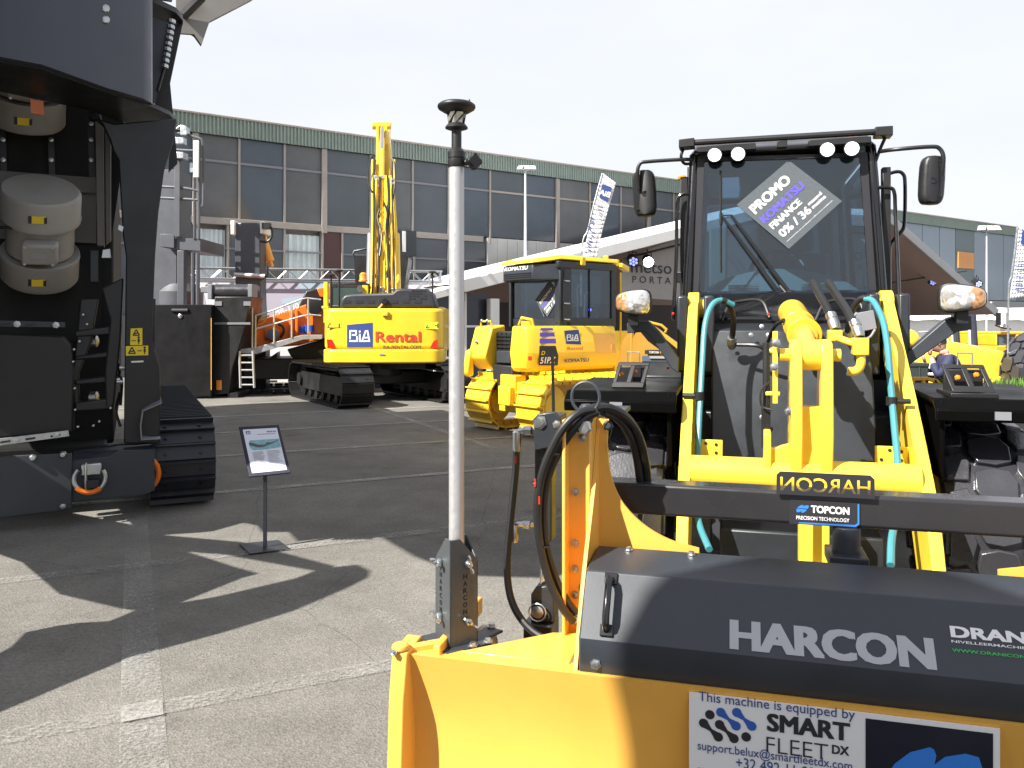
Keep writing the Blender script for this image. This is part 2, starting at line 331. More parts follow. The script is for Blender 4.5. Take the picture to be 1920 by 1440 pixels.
# ------------------------------------------------------------------ ground and painted lines
def asphalt():
    m = bpy.data.materials.new('asphalt'); m.use_nodes = True; nt = m.node_tree; p = nt.nodes['Principled BSDF']; ln = nt.links.new
    tc = nt.nodes.new('ShaderNodeTexCoord')
    def noise(sc, det=4, ro=.6):
        n = nt.nodes.new('ShaderNodeTexNoise'); n.inputs['Scale'].default_value = sc; n.inputs['Detail'].default_value = det; n.inputs['Roughness'].default_value = ro
        ln(tc.outputs['Object'], n.inputs['Vector']); return n.outputs[0]
    def mr(src, a, b, c, d):
        n = nt.nodes.new('ShaderNodeMapRange'); n.inputs[1].default_value = a; n.inputs[2].default_value = b; n.inputs[3].default_value = c; n.inputs[4].default_value = d
        ln(src, n.inputs[0]); return n.outputs[0]
    def mul(a, b):
        n = nt.nodes.new('ShaderNodeMath'); n.operation = 'MULTIPLY'; ln(a, n.inputs[0]); ln(b, n.inputs[1]); return n.outputs[0]
    vo = nt.nodes.new('ShaderNodeTexVoronoi'); vo.inputs['Scale'].default_value = 95; ln(tc.outputs['Object'], vo.inputs['Vector'])
    sep = nt.nodes.new('ShaderNodeSeparateColor'); ln(vo.outputs['Color'], sep.inputs[0])
    stone = mr(sep.outputs[0], 0, 1, .82, 1.18)
    big = mr(noise(.35, 5), .3, .7, .74, 1.2); mid = mr(noise(2.5, 6, .7), .3, .7, .85, 1.15); fine = mr(noise(60, 3), .3, .7, .88, 1.12)
    f = mul(mul(big, mid), mul(fine, stone))
    # oil stains
    st = mr(noise(1.1, 4, .6), .60, .76, 1, .62); f = mul(f, st)
    sc = nt.nodes.new('ShaderNodeVectorMath'); sc.operation = 'SCALE'; sc.inputs[0].default_value = (.175, .166, .150); ln(f, sc.inputs['Scale'])
    # cracks
    v2 = nt.nodes.new('ShaderNodeTexVoronoi'); v2.feature = 'DISTANCE_TO_EDGE'; v2.inputs['Scale'].default_value = .33
    wv = nt.nodes.new('ShaderNodeMix'); wv.data_type = 'VECTOR'
    nn = nt.nodes.new('ShaderNodeTexNoise'); nn.inputs['Scale'].default_value = 3; nn.inputs['Detail'].default_value = 5; ln(tc.outputs['Object'], nn.inputs['Vector'])
    wv.inputs['Factor'].default_value = .12; ln(tc.outputs['Object'], wv.inputs[4]); ln(nn.outputs['Color'], wv.inputs[5]); ln(wv.outputs[1], v2.inputs['Vector'])
    cr = mr(v2.outputs['Distance'], 0, .002, .72, 1)
    s2 = nt.nodes.new('ShaderNodeVectorMath'); s2.operation = 'SCALE'; ln(sc.outputs[0], s2.inputs[0]); ln(cr, s2.inputs['Scale'])
    ln(s2.outputs[0], p.inputs['Base Color']); p.inputs['Roughness'].default_value = .92; p.inputs['Specular IOR Level'].default_value = .25
    b = nt.nodes.new('ShaderNodeBump'); b.inputs['Strength'].default_value = .5; b.inputs['Distance'].default_value = .006
    hh = nt.nodes.new('ShaderNodeMath'); hh.operation = 'ADD'; ln(vo.outputs['Distance'], hh.inputs[0]); ln(fine, hh.inputs[1])
    ln(hh.outputs[0], b.inputs['Height']); ln(b.outputs[0], p.inputs['Normal'])
    return m
ASP = asphalt()
def linepaint(name, cover):
    m = bpy.data.materials.new(name); m.use_nodes = True; nt = m.node_tree; p = nt.nodes['Principled BSDF']; ln = nt.links.new
    tc = nt.nodes.new('ShaderNodeTexCoord'); n = nt.nodes.new('ShaderNodeTexNoise'); n.inputs['Scale'].default_value = 55; n.inputs['Detail'].default_value = 4; n.inputs['Roughness'].default_value = .8
    n2 = nt.nodes.new('ShaderNodeTexNoise'); n2.inputs['Scale'].default_value = 2.2; n2.inputs['Detail'].default_value = 5
    ln(tc.outputs['Object'], n.inputs['Vector']); ln(tc.outputs['Object'], n2.inputs['Vector'])
    a = nt.nodes.new('ShaderNodeMath'); a.operation = 'ADD'; h = nt.nodes.new('ShaderNodeMath'); h.operation = 'MULTIPLY_ADD'; h.inputs[1].default_value = .5; h.inputs[2].default_value = .25; ln(n2.outputs[0], h.inputs[0]); ln(n.outputs[0], a.inputs[0]); ln(h.outputs[0], a.inputs[1])
    r = nt.nodes.new('ShaderNodeMapRange'); r.inputs[1].default_value = 1.12-cover*.3; r.inputs[2].default_value = 1.42-cover*.3; r.inputs[4].default_value = .8; ln(a.outputs[0], r.inputs[0])
    ln(r.outputs[0], p.inputs['Alpha']); p.inputs['Base Color'].default_value = (.36,.35,.33,1); p.inputs['Roughness'].default_value = .8
    return m
LNP = linepaint('worn_line_paint', 1.0); LNN = linepaint('rubbed_line_paint', .7); LNF = linepaint('fresh_line_paint', 1.1); LNQ = linepaint('faint_line_paint', .45)
g = B(); g.poly([(-300,-60,0),(300,-60,0),(300,300,0),(-300,300,0)]); struct(g.build('asphalt_ground', ASP, smooth=False))
K = Frame(-1.53, 3.43, 25.5)
def strip(a, b, w, m, nm='road_marking', z=.004):
    a, b = V(a), V(b); d = (b-a).normalized(); n = V((-d.y, d.x, 0))*w/2
    q = B(); q.poly([a-n+V((0,0,z)), b-n+V((0,0,z)), b+n+V((0,0,z)), a+n+V((0,0,z))]); return struct(q.build(nm, m, smooth=False))
def kw(x, y): return K.o + K.ex*x + K.ey*y
strip(kw(-.05,-6), kw(-.05,4.2), .17, LNN)
for i in range(0, 9):
    strip(kw(-2.2, 2.3*i), kw(14 if i else 1.4, 2.3*i), .13, LNN if i < 2 else LNP, z=.008)
for i in (0,): strip(kw(-.13, 2.3*i), kw(.03, 2.3*i), .16, LNF, z=.012)
strip(kw(4.3,6), kw(4.3,22), .13, LNP)
strip(gnd(640,1112), gnd(815,1208), .09, LNQ)

# ------------------------------------------------------------------ exhibition hall
H = Frame(-5.2, 30, 33.5)
hall = thing('exhibition_hall', 'long two storey exhibition hall with green ribbed fascia and dark glass front', 'building', H)
hx = lambda px, py=400: H.P(px, py, y=0).x
FAS = mat('green_fascia', (.25,.31,.275), .5, var=.1, dust=.2, dcol=(.3,.33,.3))
MUL = mat('beige_mullion', (.33,.295,.265), .6, var=.1, dust=.2)
CUR = mat('pale_curtain', (.68,.75,.77), .7, var=.1, vs=2)
MAR = mat('maroon_panel', (.075,.026,.026), .5, var=.08)
CLD = mat('white_cladding', (.55,.55,.53), .55, var=.08, vs=.5, dust=.15, dcol=(.35,.33,.3))
PNB = mat('blue_grey_panel', (.22,.27,.32), .5, var=.08)
PND = mat('dark_panel', (.12,.155,.17), .5, var=.08)
GLV = [GLD, mat('hall_glass_blue', (.085,.105,.13), .1, var=.25, vs=.3, rvar=.03, spec=.4), mat('hall_glass_grey', (.125,.13,.135), .16, var=.25, vs=.4, rvar=.05, spec=.3)]  # tints varied from pane to pane to stand for reflections
XL, XR = hx(200), hx(2150)
b = B(); x = XL; zt, zb = 8.62, 8.02
vs = []; prof = ((0,0),(.035,0),(.05,-.05),(.085,-.05),(.10,0))
pts = []
while x < XR:
    for dx, dy in prof[:-1]: pts.append((x+dx, dy))
    x += .125
for i in range(len(pts)-1):
    (xa,ya),(xb,yb) = pts[i], pts[i+1]
    b._add([(xa,ya-.12,zb),(xb,yb-.12,zb),(xb,yb-.12,zt),(xa,ya-.12,zt)], [(0,1,2,3)])
b.build('fascia', FAS, hall, smooth=False)
b = B(); b.box(XL, XR, -.2, 14, zt, zt+.07); b.build('roof', MUL, hall, bevel=.01)
b = B(); b.box(XL, XR, .25, 14, 0, zt); b.build('wall', mat('hall_wall', (.2,.2,.2), .7), hall)
UPC = [px for px in (200, 290, 366, 448, 533, 607, 694, 773, 840, 918, 983, 1044, 1105, 1163, 1215, 1262, 1310, 1360, 1410, 1460, 1520, 1580, 1640)]
zs, ztr = 5.28, 7.16
for i in range(len(UPC)-1):
    xa, xb = hx(UPC[i]), hx(UPC[i+1])
    w = B(); w.box(xa+.05, xb-.05, 0, .03, zs, zb); wo = w.build('window', GLV[(i*7+i//3) % 3], hall)
    fr = B(); fr.box(xa+.05, xb-.05, -.05, -.002, ztr-.04, ztr+.04); fr.build('transom', MUL if i > 8 else LGR, wo)
for px in UPC:
    main = px in (366, 607, 1044, 1215)
    b = B(); ww = .10 if main else .04
    b.box(hx(px)-ww, hx(px)+ww, -.10 if main else -.06, .24, zs-.3, zb-.01); b.build('mullion', MUL, hall, bevel=.008)
b = B(); b.box(XL, hx(905), -.07, .24, zs-.24, zs-.01); b.build('sill_band', MUL, hall, bevel=.01)
LOW = [200, 290, 366, 427, 448, 533, 604, 641, 694, 739, 776, 840, 911]
zl = 3.4; zq = 4.25
for i in range(len(LOW)-1):
    xa, xb = hx(LOW[i]), hx(LOW[i+1]); l = LOW[i]
    mm = MAR if l == 604 else CUR if l in (366, 533) else GLD
    w = B()
    if mm is CUR:
        n = 18
        for k in range(n):
            x0 = xa+.06+(xb-xa-.12)*k/n; x1 = xa+.06+(xb-xa-.12)*(k+1)/n
            y0, y1 = .05*math.sin(k*1.9), .05*math.sin((k+1)*1.9)
            w._add([(x0,y0+.12,2.0),(x1,y1+.12,2.0),(x1,y1+.12,zs-.4),(x0,y0+.12,zs-.4)], [(0,1,2,3)])
        w.build('curtain', CUR, hall)
    else:
        w.box(xa+.04, xb-.04, 0, .03, 2.0, zs-.25); wo = w.build('maroon_panel' if mm is MAR else 'window', mm, hall)
    if mm is not MAR:
        fr = B(); fr.box(xa+.04, xb-.04, -.05, -.003, zq-.03, zq+.03); fr.build('transom', LGR, hall)
    b = B(); b.box(xa-.035, xa+.035, -.06, .24, 0, zs-.25); b.build('mullion', MUL, hall)
b = B(); b.box(XL, hx(911), -.04, .24, 0, 1.98); b.build('base_wall', mat('base_wall', (.12,.12,.13), .6), hall)
xs0, xs1 = hx(716), hx(776)
b = B(); b.box(xs0, xs1, -.22, -.12, H.P(760,480,y=-.2).z, H.P(760,432,y=-.2).z); sg = b.build('number_sign', mat('sign_dark', (.03,.035,.042), .5), hall)
text('1', 1.12, WTX, sg, (H.P(744.5,472,y=-.23).x, -.225, H.P(748,471,y=-.22).z), (1,0,0), (0,0,1), .012, ext=.01, sx=1.05)
# white ribbed cladding right of the glass
b = B(); xa, xb = hx(912), hx(1640); x = xa
while x < xb:
    b.box(x+.01, x+.49, -.05, .2, 0, zs-.05); x += .5
b.build('white_cladding', CLD, hall, bevel=.006)
# panelled end
xp = [hx(p) for p in (1640,1664,1690,1728,1760,1790,1825,1848,1880,1905,1930,1980,2050,2140)]
for i in range(len(xp)-1):
    b = B(); b.box(xp[i]+.03, xp[i+1]-.03, -.05, .24, 3.4, zb-.005); b.build('facade_panel', PND if i in (0,5,9) else PNB, hall, bevel=.01)
b = B(); b.box(xp[0], xp[-1], -.02, .24, 0, 3.36); b.build('base_wall', mat('grey_base_wall', (.30,.31,.32), .6), hall)
b = B(); b.box(hx(1793), hx(1822), -.16, -.06, H.P(1800,503,y=0).z, H.P(1800,473,y=0).z); b.build('orange_panel', mat('orange_board', (.5,.22,.06), .5), hall, bevel=.01)

# ------------------------------------------------------------------ flood light masts
MASTP = mat('mast_grey', (.42,.45,.48), .5, var=.05)
def mast(px, pyt, pyb, Y, label, k):
    p = at(px, pyt, Y); t = thing('floodlight_mast', label, 'floodlight', loc=(p.x, p.y, 0), group='floodlight masts before the hall')
    z1 = p.z
    b = B(); b.tube([(0,0,0),(0,0,z1*.6),(0,0,z1)], [.06,.05,.035], 12); b.lathe([(.22,0),(.22,.03),(.14,.05),(.13,.35)], (0,0,0), (0,0,1), 16); b.build('pole', MASTP, t)
    b = B(); b.tube([(-.6*k,0,z1),(.75*k,0,z1+.05)], .03, 8); b.tube([(0,0,z1-.15),(0,0,z1+.15)], .035, 8); b.build('crossbar', ZNC, t)
    for dx, rz in ((-.4,-.3),(.15,.1),(.6,.2)):
        b = B(); c = V((dx*k,-.12*k,z1+.12*k)); ax = V((math.cos(rz),math.sin(rz),0)); ay = V((-math.sin(rz)*.8,.25,.55)).normalized(); az = ax.cross(ay)
        b.obox(c, ax*.26*k, ay*.2*k, az*.07*k); b.obox(c-az*.12*k, ax*.2*k, ay*.15*k, az*.05*k); b.obox(c+V((0,.1*k,-.12*k)), ax*.03, V((0,.1,.1))*k, V((0,.02,-.02)))
        h = b.build('floodlight', LGR, t, bevel=.02)
        b = B(); b.obox(c+az*.075*k, ax*.22*k, ay*.16*k, az*.006); b.build('lens', WHT, h)
    b = B(); b.lathe([(.09,0),(.11,.04),(.06,.1),(.02,.13)], (0.12,-.05,z1-3.6 if z1 > 6 else z1-1.1), (0.4,0,-1), 14); b.build('siren', WHT, t)
mast(985, 318, 480, 27.5, 'tall white pole with three floodlights rising before the glass hall front', .42)
mast(1850, 432, 510, 40, 'white floodlight pole standing before the blue grey facade panels of the hall', .75)

# ------------------------------------------------------------------ stage backdrop and truss behind the excavator
S = Frame(at(600,600,23.5).x, 23.5, 13)
def Sp(px, py, y=0): return S.P(px, py, y=y)
bd = thing('stage_backdrop', 'pale printed backdrop wall with mauve and blue slanted shapes behind the excavator', 'backdrop', S)
xa, xb = Sp(290,600).x, Sp(828,600).x; zt = Sp(600,527).z
b = B(); b.box(xa, xb, 0, .12, .05, zt); b.build('panel', mat('backdrop_white', (.80,.78,.84), .6, var=.02), bd, bevel=.01)
MAV = mat('mauve_print', (.50,.47,.57), .6, var=.03, rvar=0); BGP = mat('pale_blue_print', (.45,.57,.68), .6, var=.03, rvar=0); GMP = mat('grey_mauve_print', (.38,.36,.45), .6, var=.03, rvar=0)
for pl, mm, d in ((((490,530),(555,528),(600,600),(520,640),(470,600)), MAV, -.004), (((555,528),(640,529),(640,600),(600,600)), BGP, -.007),
               (((530,560),(600,552),(600,575),(530,570)), BGP, -.009), (((520,640),(560,650),(600,735),(520,735)), WTX, -.004), (((545,655),(600,640),(600,735),(590,735)), GMP, -.008),
               (((520,690),(590,690),(600,705),(520,710)), BGP, -.011), (((765,690),(828,690),(828,700),(765,705)), BGP, -.009), (((300,540),(380,540),(400,640),(300,700)), MAV, -.005)):
    q = B(); q.prism([Sp(px,py,y=d) for px,py in pl], V((0,.003,0))); q.build('printed_shape', mm, bd)
TRS = mat('truss_metal', (.30,.31,.33), .4, .5, var=.05)
tr = thing('lighting_truss', 'silver lattice truss along the top edge of the printed stage backdrop', 'truss', S)
b = B(); z0, z1 = zt+.03, zt+.33; x0, x1 = xa, xb
for yy in (-.15, .15):
    for zz in (z0, z1): b.tube([(x0,yy,zz),(x1,yy,zz)], .028, 8)
b.build('chord', TRS, tr)
b = B(); n = int((x1-x0)/.3)
for k in range(n):
    xm0, xm1 = x0+(x1-x0)*k/n, x0+(x1-x0)*(k+1)/n
    for yy in (-.15, .15): b.tube([(xm0,yy,z0 if k % 2 else z1),(xm1,yy,z1 if k % 2 else z0)], .014, 6)
b.build('lacing', TRS, tr)
b = B()
for xx in (x1-.05, x1-.38):
    for yy in (-.15,.15): b.tube([(xx,yy,0),(xx,yy,z1)], .028, 8)
n = 14
for k in range(n): b.tube([(x1-.05 if k % 2 else x1-.38,-.15,z1*k/n),(x1-.38 if k % 2 else x1-.05,-.15,z1*(k+1)/n)], .014, 6)
b.build('corner_post', TRS, tr)

# ------------------------------------------------------------------ marquee
T = Frame(-1.38, 22, 31.3)
def Tp(px, py, y=0): return T.P(px, py, y=y)
mq = thing('marquee', 'large white gabled marquee with brown soffit standing in front of the hall', 'tent', T)
el, er, pk = Tp(866,542), Tp(1866,590), Tp(1603,359)
D = 6.2
CAN = mat('white_canvas', (.80,.80,.79), .55, var=.03, bump=.05, bs=3); SOF = mat('brown_soffit', (.42,.30,.27), .7, var=.06); EDG = mat('canopy_edge', (.33,.33,.34), .5)  # soffit colour raised to stand for light passing through the canvas
b = B()
th = .16
for a, c in ((el, pk), (pk, er)):
    n_ = 12
    for k in range(n_):
        p0 = a.lerp(c, k/n_); p1 = a.lerp(c, (k+1)/n_)
        q0, q1 = p0+V((0,D,0)), p1+V((0,D,0)); u = V((0,0,th))
        b._add([p0+u,p1+u,q1+u,q0+u], [(0,1,2,3)])
b.build('roof_canvas', CAN, mq)
b = B()
for a, c in ((el, pk), (pk, er)):
    b._add([a, c, c+V((0,D,0)), a+V((0,D,0))], [(3,2,1,0)])
b.build('soffit', SOF, mq)
for a, c, m_ in ((el, pk, CAN), (pk, er, EDG)):
    b = B(); n_ = (c-a).normalized(); up = V((0,-1,0)).cross(n_); up = up if up.z > 0 else -up
    b.prism([a-up*.10, c-up*.10, c+up*.24, a+up*.24], V((0,-.12,0))); b.build('gable_beam', m_, mq, bevel=.02)
b = B(); b.box(el.x-.1, el.x+.1, .0, D, el.z-.34, el.z); b.build('eave_gutter', LGR, mq, bevel=.02)
b = B(); xg, zg = el.x-.35, el.z
b.prism([(el.x-1.1,0,zg-.18),(el.x+.02,0,zg+.12),(el.x+.02,0,zg-.08),(el.x-1.1,0,zg-.36)], V((0,D,0))); b.build('side_canopy', CAN, mq)
for px in (928, 1887): 
    p = Tp(px, 560)
    b = B(); b.box(p.x-.14, p.x+.14, -.02, .16, 0, p.z if px < 1000 else er.z+.1); b.box(p.x-.17,p.x-.145,-.05,.18,0,2.4); b.build('post', WHT, mq, bevel=.02)
DKG = mat('tent_dark_glass', (.035,.038,.055), .15, var=.2, vs=.5, rvar=.05)
xw0, xw1 = Tp(700,600).x, Tp(925,600).x
b = B(); b.box(xw0, xw1, .3, .36, 0, el.z-.1); b.build('glass_wall', DKG, mq)
for px in (700, 760, 815, 869, 873):
    xx = Tp(px,600,y=.25).x; b = B(); b.box(xx-.03, xx+.03, .24, .31, 0, el.z-.1); b.build('wall_post', WHT, mq)
for py in (612, 670):
    zz = Tp(880,py,y=.25).z
    if zz > .1:
        b = B(); b.box(xw0, xw1, .25, .30, zz-.03, zz+.03); b.build('wall_rail', WHT, mq)
b = B(); b.box(Tp(930,600).x, er.x, D-.15, D, 0, 2.5); b.build('rear_wall', mat('tent_rear', (.10,.085,.085), .7), mq)
b = B(); b.prism([(el.x+.3,D-.1,2.5),(er.x-.3,D-.1,2.5),(pk.x,D-.1,pk.z-.1)], V((0,.08,0))); b.build('rear_gable', SOF, mq)
# company banner under the gable
p0, p1 = Tp(1172,556,y=.8), Tp(1400,470,y=.8)
b = B(); b.prism([Tp(1166,486,y=.8), Tp(1166,556,y=.8), Tp(1420,574,y=.8), Tp(1420,420,y=.8), Tp(1300,436,y=.8)], V((0,.06,0)))
bn = b.build('banner', mat('banner_cloth', (.30,.285,.275), .6), mq)
q0, q1 = Tp(1172,507,y=.79), Tp(1256,516,y=.79)
text('metso', (Tp(1230,488,y=.79).z-Tp(1230,513,y=.79).z)*1.30, BTX, bn, (Tp(1182,515,y=.78).x,.785,Tp(1220,512,y=.79).z), (1,0,-.0), (0,0,1), .004, sx=1.25)
text('PORTAFILL', .32, BTX, bn, (Tp(1185,533,y=.78).x,.785,Tp(1220,531,y=.79).z), (1,0,0), (0,0,1), .0, space=1.6, sx=1.2)
# lamp rails and spotlights
b = B()
for pa, pb, y in (((1660,485),(1740,466),2.5),((1660,532),(1812,508),1.2),((1180,482),(1290,455),.5)):
    b.tube([Tp(*pa,y=y), Tp(*pb,y=y)], .035, 8)
b.each('lamp_rail', BLK, mq)
def spot(px, py, y, label, lit=False):
    p = Tp(px, py, y=y); w = T.o + T.ex*p.x + T.ey*p.y
    t = thing('stage_spotlight', label, 'spotlight', loc=(w.x, w.y, p.z), rot=T.a, group='spotlights under the marquee roof')
    b = B(); b.tube([(-.17,0,.02),(-.17,0,.24),(.17,0,.24),(.17,0,.02)], .018, 6); b.tube([(0,0,.24),(0,0,.36)], .03, 8); b.build('yoke', BLK, t)
    ax = V((-.45,-.75,-.35)).normalized()
    b = B(); b.lathe([(.10,.24),(.16,.17),(.175,0),(.175,-.16),(.19,-.165),(.19,-.2)], (0,0,0), -ax, 20); hd = b.build('lamp_head', BLK, t)
    b = B(); o = ax*.205
    a1 = ax.orthogonal().normalized(); a2 = ax.cross(a1)
    if lit: b.lathe([(.165,0),(.165,.008),(.02,.012)], o-ax*.005, ax, 20)
    else:
        for k in range(7):
            q = k*math.pi/3; rr = 0 if k == 6 else .105
            b.lathe([(.045,0),(.045,.008),(.01,.014)], o+a1*rr*math.cos(q)+a2*rr*math.sin(q)-ax*.004, ax, 12)
    b.build('lens', mat('lit_lens', (.9,.9,.9), .3, emit=(1,.98,.95,14)) if lit else mat('blue_lens_'+str(px), (.5,.55,.8), .2, emit=(.3,.35,1,.5)), hd)
spot(1186,487,.5,'dark blue lensed spotlight beside the brightly lit lamp above the banner')
spot(1214,488,.45,'brightly lit white spotlight hanging above the grey banner', True)
spot(1709,484,2.5,'upper blue lensed spotlight alone on the back rail under the brown soffit')
spot(1746,526,1.2,'middle blue spotlight hanging lowest left on the front rail under the soffit')
spot(1782,522,1.2,'black spotlight turned away, between two blue ones on the front rail')
spot(1831,530,.9,'blue spotlight at the rail end above the headlight, nearest the eave')

# ------------------------------------------------------------------ far white tent at the right
W = Frame(at(1700,600,44).x, 44, 20)
wt = thing('white_tent', 'low long white tent with sloping sheet roof far behind the standing person', 'tent', W)
xa, xb = -3.0, W.P(2050,600,y=0).x
b = B(); b.box(xa, xb, 0, 5, 0, 2.1); b.build('side_wall', CAN, wt)
b = B(); n = 26
for k in range(n):
    x0, x1 = xa-.2+(xb-xa+.4)*k/n, xa-.2+(xb-xa+.4)*(k+1)/n; s0, s1 = .05*math.sin(k*2.1), .05*math.sin((k+1)*2.1)
    b._add([(x0,-.3,1.95+s0),(x1,-.3,1.95+s1),(x1,2.5,2.75+s1*.3),(x0,2.5,2.75+s0*.3)], [(0,1,2,3)])
b.build('roof_sheet', CAN, wt)
# ------------------------------------------------------------------ feather flags
def flag(pts, Y, label, logo, bars, base):
    o = at(*base, Y); t = thing('feather_flag', label, 'flag', loc=(o.x, o.y, 0), group='feather flags')
    P = [at(px, py, Y) - V((o.x,o.y,0)) for px, py in pts]
    n = len(P)//2; b = B(); b.hose([(P[n-1].x-.02,0,0)]+[(p.x-.02,0,p.z) for p in P[:n]][::-1], .016, 8); b.build('pole', ZNC, t)
    b = B(); L = P[:n]; Rr = P[n:][::-1]
    NX, NZ = 8, 6
    grid = []
    for i in range(n-1):
        for kk in range(NZ if i < n-2 else NZ+1):
            u = kk/NZ; l = L[i].lerp(L[i+1],u); r = Rr[i].lerp(Rr[i+1],u)
            grid.append([l.lerp(r,j/NX)+V((0,.010*(1+math.sin(j*.7+len(grid)*.15))*(j/NX),0)) for j in range(NX+1)])
    for i in range(len(grid)-1):
        for j in range(NX): b._add([grid[i][j],grid[i][j+1],grid[i+1][j+1],grid[i+1][j]], [(0,1,2,3)])
    fl = b.build('cloth', CANF, t)
    md = fl.modifiers.new('thick','SOLIDIFY'); md.thickness = .004
    off = V((o.x,o.y+.006,0))
    for pl, mm, d in bars:
        q = B(); q.prism([at(px,py,Y)-off-V((0,d,0)) for px,py in pl], V((0,-.004,0))); q.build('printed_mark', mm, fl)
    if logo:
        (lx,ly),(rx,ry),sz = logo; a, c = at(lx,ly,Y)-off, at(rx,ry,Y)-off
        text('BiA', .17, WTX, fl, a-V((0,.02,0)), (1,0,-.30), (.30,0,1), .03, sx=-1)
    return t
CANF = mat('flag_cloth', (.74,.74,.80), .7, var=.02)
bars1 = [(((1129,345),(1147,352),(1139,379),(1123,370)), NTX, .01)]
for i in range(5): bars1.append((((1119+i*1.5,384+i*6),(1130-i*.8,387+i*6),(1129-i*.8,389+i*6),(1118+i*1.5,386+i*6)), GTX, .01))
rng = random.Random(3)
for i in range(13):
    y = 408+i*5.4; xc = 1112-i*.9 ; dx = rng.uniform(-5,5); w = rng.uniform(4,9)
    bars1.append((((xc+dx-w/2,y-1),(xc+dx+w/2,y+1.4),(xc+dx+w/2,y+3.2),(xc+dx-w/2,y+.8)), NTX, .012))
flag([(1131,325),(1117,375),(1104,430),(1092,483),(1119,483),(1130,430),(1143,385),(1155,343)], 17.5, 'tall white feather flag with blue printed square rising above the bulldozer cab', ((1143,371),(1126,356),.11), bars1, (1090,700))
bars2 = [(((1916,432),(1935,432),(1935,458),(1913,458)), NTX, .01)]
for i in range(14):
    y = 486+i*4.6; dx = rng.uniform(-4,4); w = rng.uniform(5,14); bars2.append((((1906+dx-i*.4,y),(1906+dx+w,y+.6),(1906+dx+w,y+1.7),(1906+dx-i*.4,y+1.1)), NTX, .012))
flag([(1910,424),(1905,470),(1899,515),(1893,560),(1935,554),(1940,515),(1945,470),(1945,428)], 13, 'white feather flag standing beyond the second grey light pole by the planter', None, bars2, (1891,700))
# ------------------------------------------------------------------ lettering fitted to a width and a height
def tfit(body, m, parent, o, ux, uy, w, h=None, bold=0, name='lettering', ext=.001, mirror=False, shear=0, space=1, line=1):
    ob = text(body, 1, m, parent, (0,0,0), (1,0,0), (0,1,0), bold, name, ext=ext/max(w,1e-3)*len(body)*.6, shear=shear, space=space, line=line)
    me = ob.data; xs = [v.co.x for v in me.vertices]; ys = [v.co.y for v in me.vertices]
    x0, x1, y0, y1 = min(xs), max(xs), min(ys), max(ys); sx = w/(x1-x0); sy = h/(y1-y0) if h else sx
    zm = max(max(v.co.z for v in me.vertices), 1e-6)
    ux, uy = V(ux).normalized(), V(uy); uy = (uy-ux*uy.dot(ux)).normalized(); un = ux.cross(uy); o = V(o)
    for v in me.vertices:
        a = (v.co.x-x0)*sx; a = w-a if mirror else a
        v.co = o + ux*a + uy*((v.co.y-y0)*sy) + un*(ext*v.co.z/zm if v.co.z > 0 else 0)
    if mirror: me.flip_normals()
    me.update(); return ob
def disc(b, c, ux, uy, r, d, n=20, m=0):
    c, ux, uy = V(c), V(ux).normalized(), V(uy).normalized()
    b.prism([c+(ux*math.cos(2*math.pi*k/n)+uy*math.sin(2*math.pi*k/n))*r for k in range(n)], d, m)
LF = Frame(.926, 2.104, -15.4)
P = LF.P
# ================================================================== wheel loader
ld = thing('wheel_loader', 'yellow wheel loader with dark cab facing the camera, blade attached to its arms', 'wheel loader', LF)
# wheels
def wheel(x, y, parent, nm='wheel', rr=.57):
    b = B(); s = 1 if x > 0 else -1
    b.lathe([(rr*.54,-.17),(rr*.54,.0),(.22,.03),(.20,.06),(.09,.06),(.08,.1),(.01,.1)], (x,y,rr), (s,0,0), 28)
    for k in range(8): b.bolt((x+s*.03, y+.16*math.cos(k*.785), rr+.16*math.sin(k*.785)), (s,0,0), .014, .02)
    w = b.build(nm, YEL, parent)
    b = B(); tyre(b, (x,y,rr), (1,0,0), rr, .46); b.build('tyre', RUB, w, ang=25, bevel=.007)
for x in (-.93, .95):
    for y in (2.75, 5.05): wheel(x, y, ld)
# fenders
for s in (-1, 1):
    cx = .95*s+.01; b = B(); x0, x1 = cx-.31, cx+.31; cy, cz = 2.75, .57
    prof = [(cy-.60,cz+.60),(cy-.60,cz+.66),(cy-.52,cz+.71),(cy+.35,cz+.73),(cy+.62,cz+.5),(cy+.7,cz+.1)]
    for i in range(len(prof)-1):
        (ya,za),(yc,zc_) = prof[i], prof[i+1]; d = V((0,yc-ya,zc_-za)).normalized(); nn_ = V((0,d.z,-d.y))*.03
        b.prism([V((x0,ya,za)),V((x0,yc,zc_)),V((x0,yc,zc_))+nn_,V((x0,ya,za))+nn_],(x1-x0,0,0))
    b.box(cx-s*.27-.012,cx-s*.27+.012,cy-.55,cy+.5,cz+.30,cz+.70); b.box(cx-s*.24,cx-s*.40,cy-.1,cy+.1,cz+.5,cz+.6)
    fo = b.build('fender', FEN, ld, bevel=.008)
    b = B(); b.box(cx-.05, cx+.02, cy-.612, cy-.600, cz+.615, cz+.655); b.build('reflector', LGR, fo)
